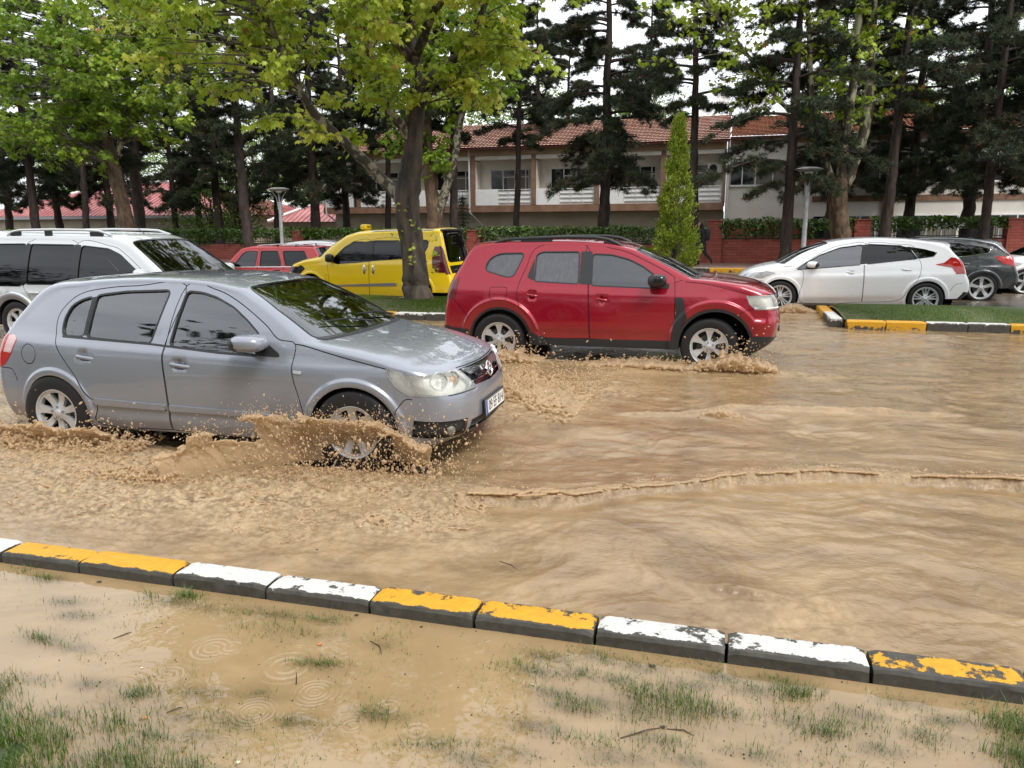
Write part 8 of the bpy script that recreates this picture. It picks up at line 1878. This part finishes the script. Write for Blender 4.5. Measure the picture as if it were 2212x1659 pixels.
def tuft(px_, py_, n_, sp, h_, seed, lab):
    r_ = ray(px_, py_); t = (WL - CAMH)/r_[2]; c = np.array([r_[0]*t, r_[1]*t]); q = np.random.default_rng(seed); g = c + q.normal(0, 1, (n_, 2))*sp; g[:, 1] = np.minimum(g[:, 1], 2.845); P = np.stack([g[:, 0], g[:, 1], np.full(n_, .035)], 1)
    o = blades('grass_tuft', P, h_, .0034, M_blade, seed=seed, bend=.9, kind=None); tag(o, lab, 'grass tuft', 'grass tufts rising from the puddle'); return o
tuft(408, 1290, 230, (.045, .02), .075, 1, 'dense grass tuft in the puddle just below the left white kerb stone'); tuft(325, 1290, 40, (.02, .015), .08, 2, 'thin upright grass tuft left of the dense one'); tuft(300, 1305, 60, (.04, .015), .05, 3, 'small grass tuft at the left end of the tuft row')
tuft(660, 1335, 130, (.09, .018), .055, 4, 'sparse grass patch below the second white kerb stone'); tuft(745, 1335, 60, (.04, .015), .05, 5, 'small grass patch right of the sparse patch'); tuft(530, 1325, 90, (.08, .02), .05, 6, 'short grass tips right of the dense tuft')
tuft(60, 1235, 90, (.06, .02), .06, 7, 'grass tuft by the kerb at the far left'); tuft(1360, 1485, 260, (.05, .035), .055, 8, 'grass patch below the third white kerb stone'); tuft(1500, 1440, 260, (.12, .025), .05, 9, 'grass band along the kerb below the white stones'); tuft(1725, 1500, 260, (.05, .022), .075, 10, 'tall grass tuft near the right yellow kerb stone'); tuft(1165, 1405, 80, (.07, .02), .05, 11, 'sparse grass tips under the flaked yellow kerb stone')
tuft(1215, 1420, 90, (.05, .02), .05, 12, 'small grass patch left of the white stones'); tuft(2190, 1570, 700, (.06, .05), .075, 13, 'thick grass clump at the right edge'); tuft(2210, 1640, 500, (.06, .03), .07, 14, 'thick grass clump in the bottom right corner'); tuft(1100, 1540, 110, (.06, .03), .045, 15, 'thin grass patch in the middle of the puddle'); tuft(1270, 1600, 260, (.09, .02), .055, 16, 'grass patch at the bottom, right of centre'); tuft(1390, 1560, 120, (.07, .03), .05, 17, 'sparse grass beside the floating twig')
q = np.random.default_rng(55); nn_ = 0; GP_ = []
for (px_, py_) in TUFTS:
    r_ = ray(px_, py_); t = (WL - CAMH)/r_[2]; c = np.array([r_[0]*t, r_[1]*t]); k_ = int(q.integers(30, 170)); g = c + q.normal(0, 1, (k_, 2))*[q.uniform(.03, .11), q.uniform(.010, .032)]; g[:, 1] += (g[:, 0] - c[0])*q.normal(0, .25); nn_ += 1
    GP_.append(np.stack([g[:, 0], np.minimum(g[:, 1], 2.84), np.full(k_, .045) + q.uniform(-.008, .012)], 1))
blades('grass', np.concatenate(GP_), .042, .0028, M_blade, seed=300, bend=1.0)
# litter
M_twig = mat('twig_brown', (.05, .032, .02), .7); M_dead = mat('dead_leaf_dark', (.035, .025, .022), .6); M_orange = mat('dead_leaf_orange', (.45, .16, .05), .5); M_petal = mat('pale_petal', (.62, .55, .38), .6)
def fl(px_, py_, z=WL): r_ = ray(px_, py_); t = (z - CAMH)/r_[2]; return np.array([r_[0]*t, r_[1]*t, z])
for k, (a, b, lab) in enumerate((((1340, 1595), (1440, 1570), 'long bent twig floating at the bottom right'), ((800, 1385), (825, 1415), 'thin curved twig below the flaked yellow kerb'), ((640, 1478), (645, 1500), 'short dark stick standing between two ripple rings'), ((360, 1540), (395, 1528), 'tiny twig near the lower left grass'), ((1440, 1575), (1500, 1590), 'short twig right of the long one'), ((245, 1380), (285, 1365), 'faint twig in the left of the puddle'), ((1080, 1220), (1120, 1240), 'dark twig floating on the road side of the yellow kerb'))):
    p, q = fl(*a), fl(*b); mb = MB(); mid = (p + q)/2 + np.array([.01, .012, .004]); 
    if k == 2: q = p + np.array([.004, 0, .05]); mid = (p+q)/2
    if k == 6: p[2] = q[2] = mid[2] = .085
    mb.tube([p, mid, q], [.0028, .0024, .001], 5); o = mb.build('twig', M_twig, None, smooth=True); tag(o, lab, 'twig', 'twigs floating in the water')
def dleaf(px_, py_, s_, m, lab, seed, cat='leaf', z=WL + .003):
    c = fl(px_, py_); c[2] = z; q = random.Random(seed); a = q.uniform(0, 6.28); n_ = 11; pts = [(0, 0, s_*.18)]
    for j in range(n_): t = 2*math.pi*j/n_; rr = s_*(.55 + .45*abs(math.cos(t*2.5)))*q.uniform(.75, 1.1); pts.append((rr*math.cos(t + a), rr*math.sin(t + a)*.8, s_*.25*q.random()))
    mb = MB(); mb.add([(c[0] + x, c[1] + y, c[2] + z_) for x, y, z_ in pts], [(0, 1 + j, 1 + (j+1) % n_) for j in range(n_)]); o = mb.build('fallen_leaf', m, None, fix=False); tag(o, lab, cat, 'leaves and petals on the water')
dleaf(691, 1393, .016, M_orange, 'orange dead leaf in the middle of the puddle', 1); dleaf(215, 1258, .016, M_dead, 'dark leaf near the left yellow kerb', 2); dleaf(770, 1330, .013, M_dead, 'dark leaf at the end of the sparse grass patch', 3); dleaf(1410, 1440, .016, M_dead, 'dark leaf in the grass below the third white kerb stone', 4); dleaf(1432, 1572, .013, M_dead, 'dark leaf beside the long twig', 5); dleaf(312, 1552, .012, M_orange, 'brown leaf in the pale reflection, lower left', 6)
dleaf(306, 1444, .008, M_petal, 'pale petal left of the big ripple ring', 7); dleaf(515, 1648, .010, M_petal, 'pale petal at the bottom edge', 8); dleaf(1150, 1480, .006, M_petal, 'tiny pale petal by the grass patch', 9); dleaf(910, 1355, .009, M_dead, 'small dark leaf under the flaked yellow kerb', 10); dleaf(685, 1195, .012, M_dead, 'dark leaf in the road water above the white kerb stones', 11, z=.085)
q = np.random.default_rng(8); n = 420; P = np.stack([q.uniform(-3.6, 1.5, n), q.uniform(1.3, 2.84, n), np.full(n, WL + .001)], 1); V, F = spheres(P, q.uniform(.0012, .0038, n)); o = fast_mesh('debris', V, F, M_dead); o['kind'] = 'stuff'
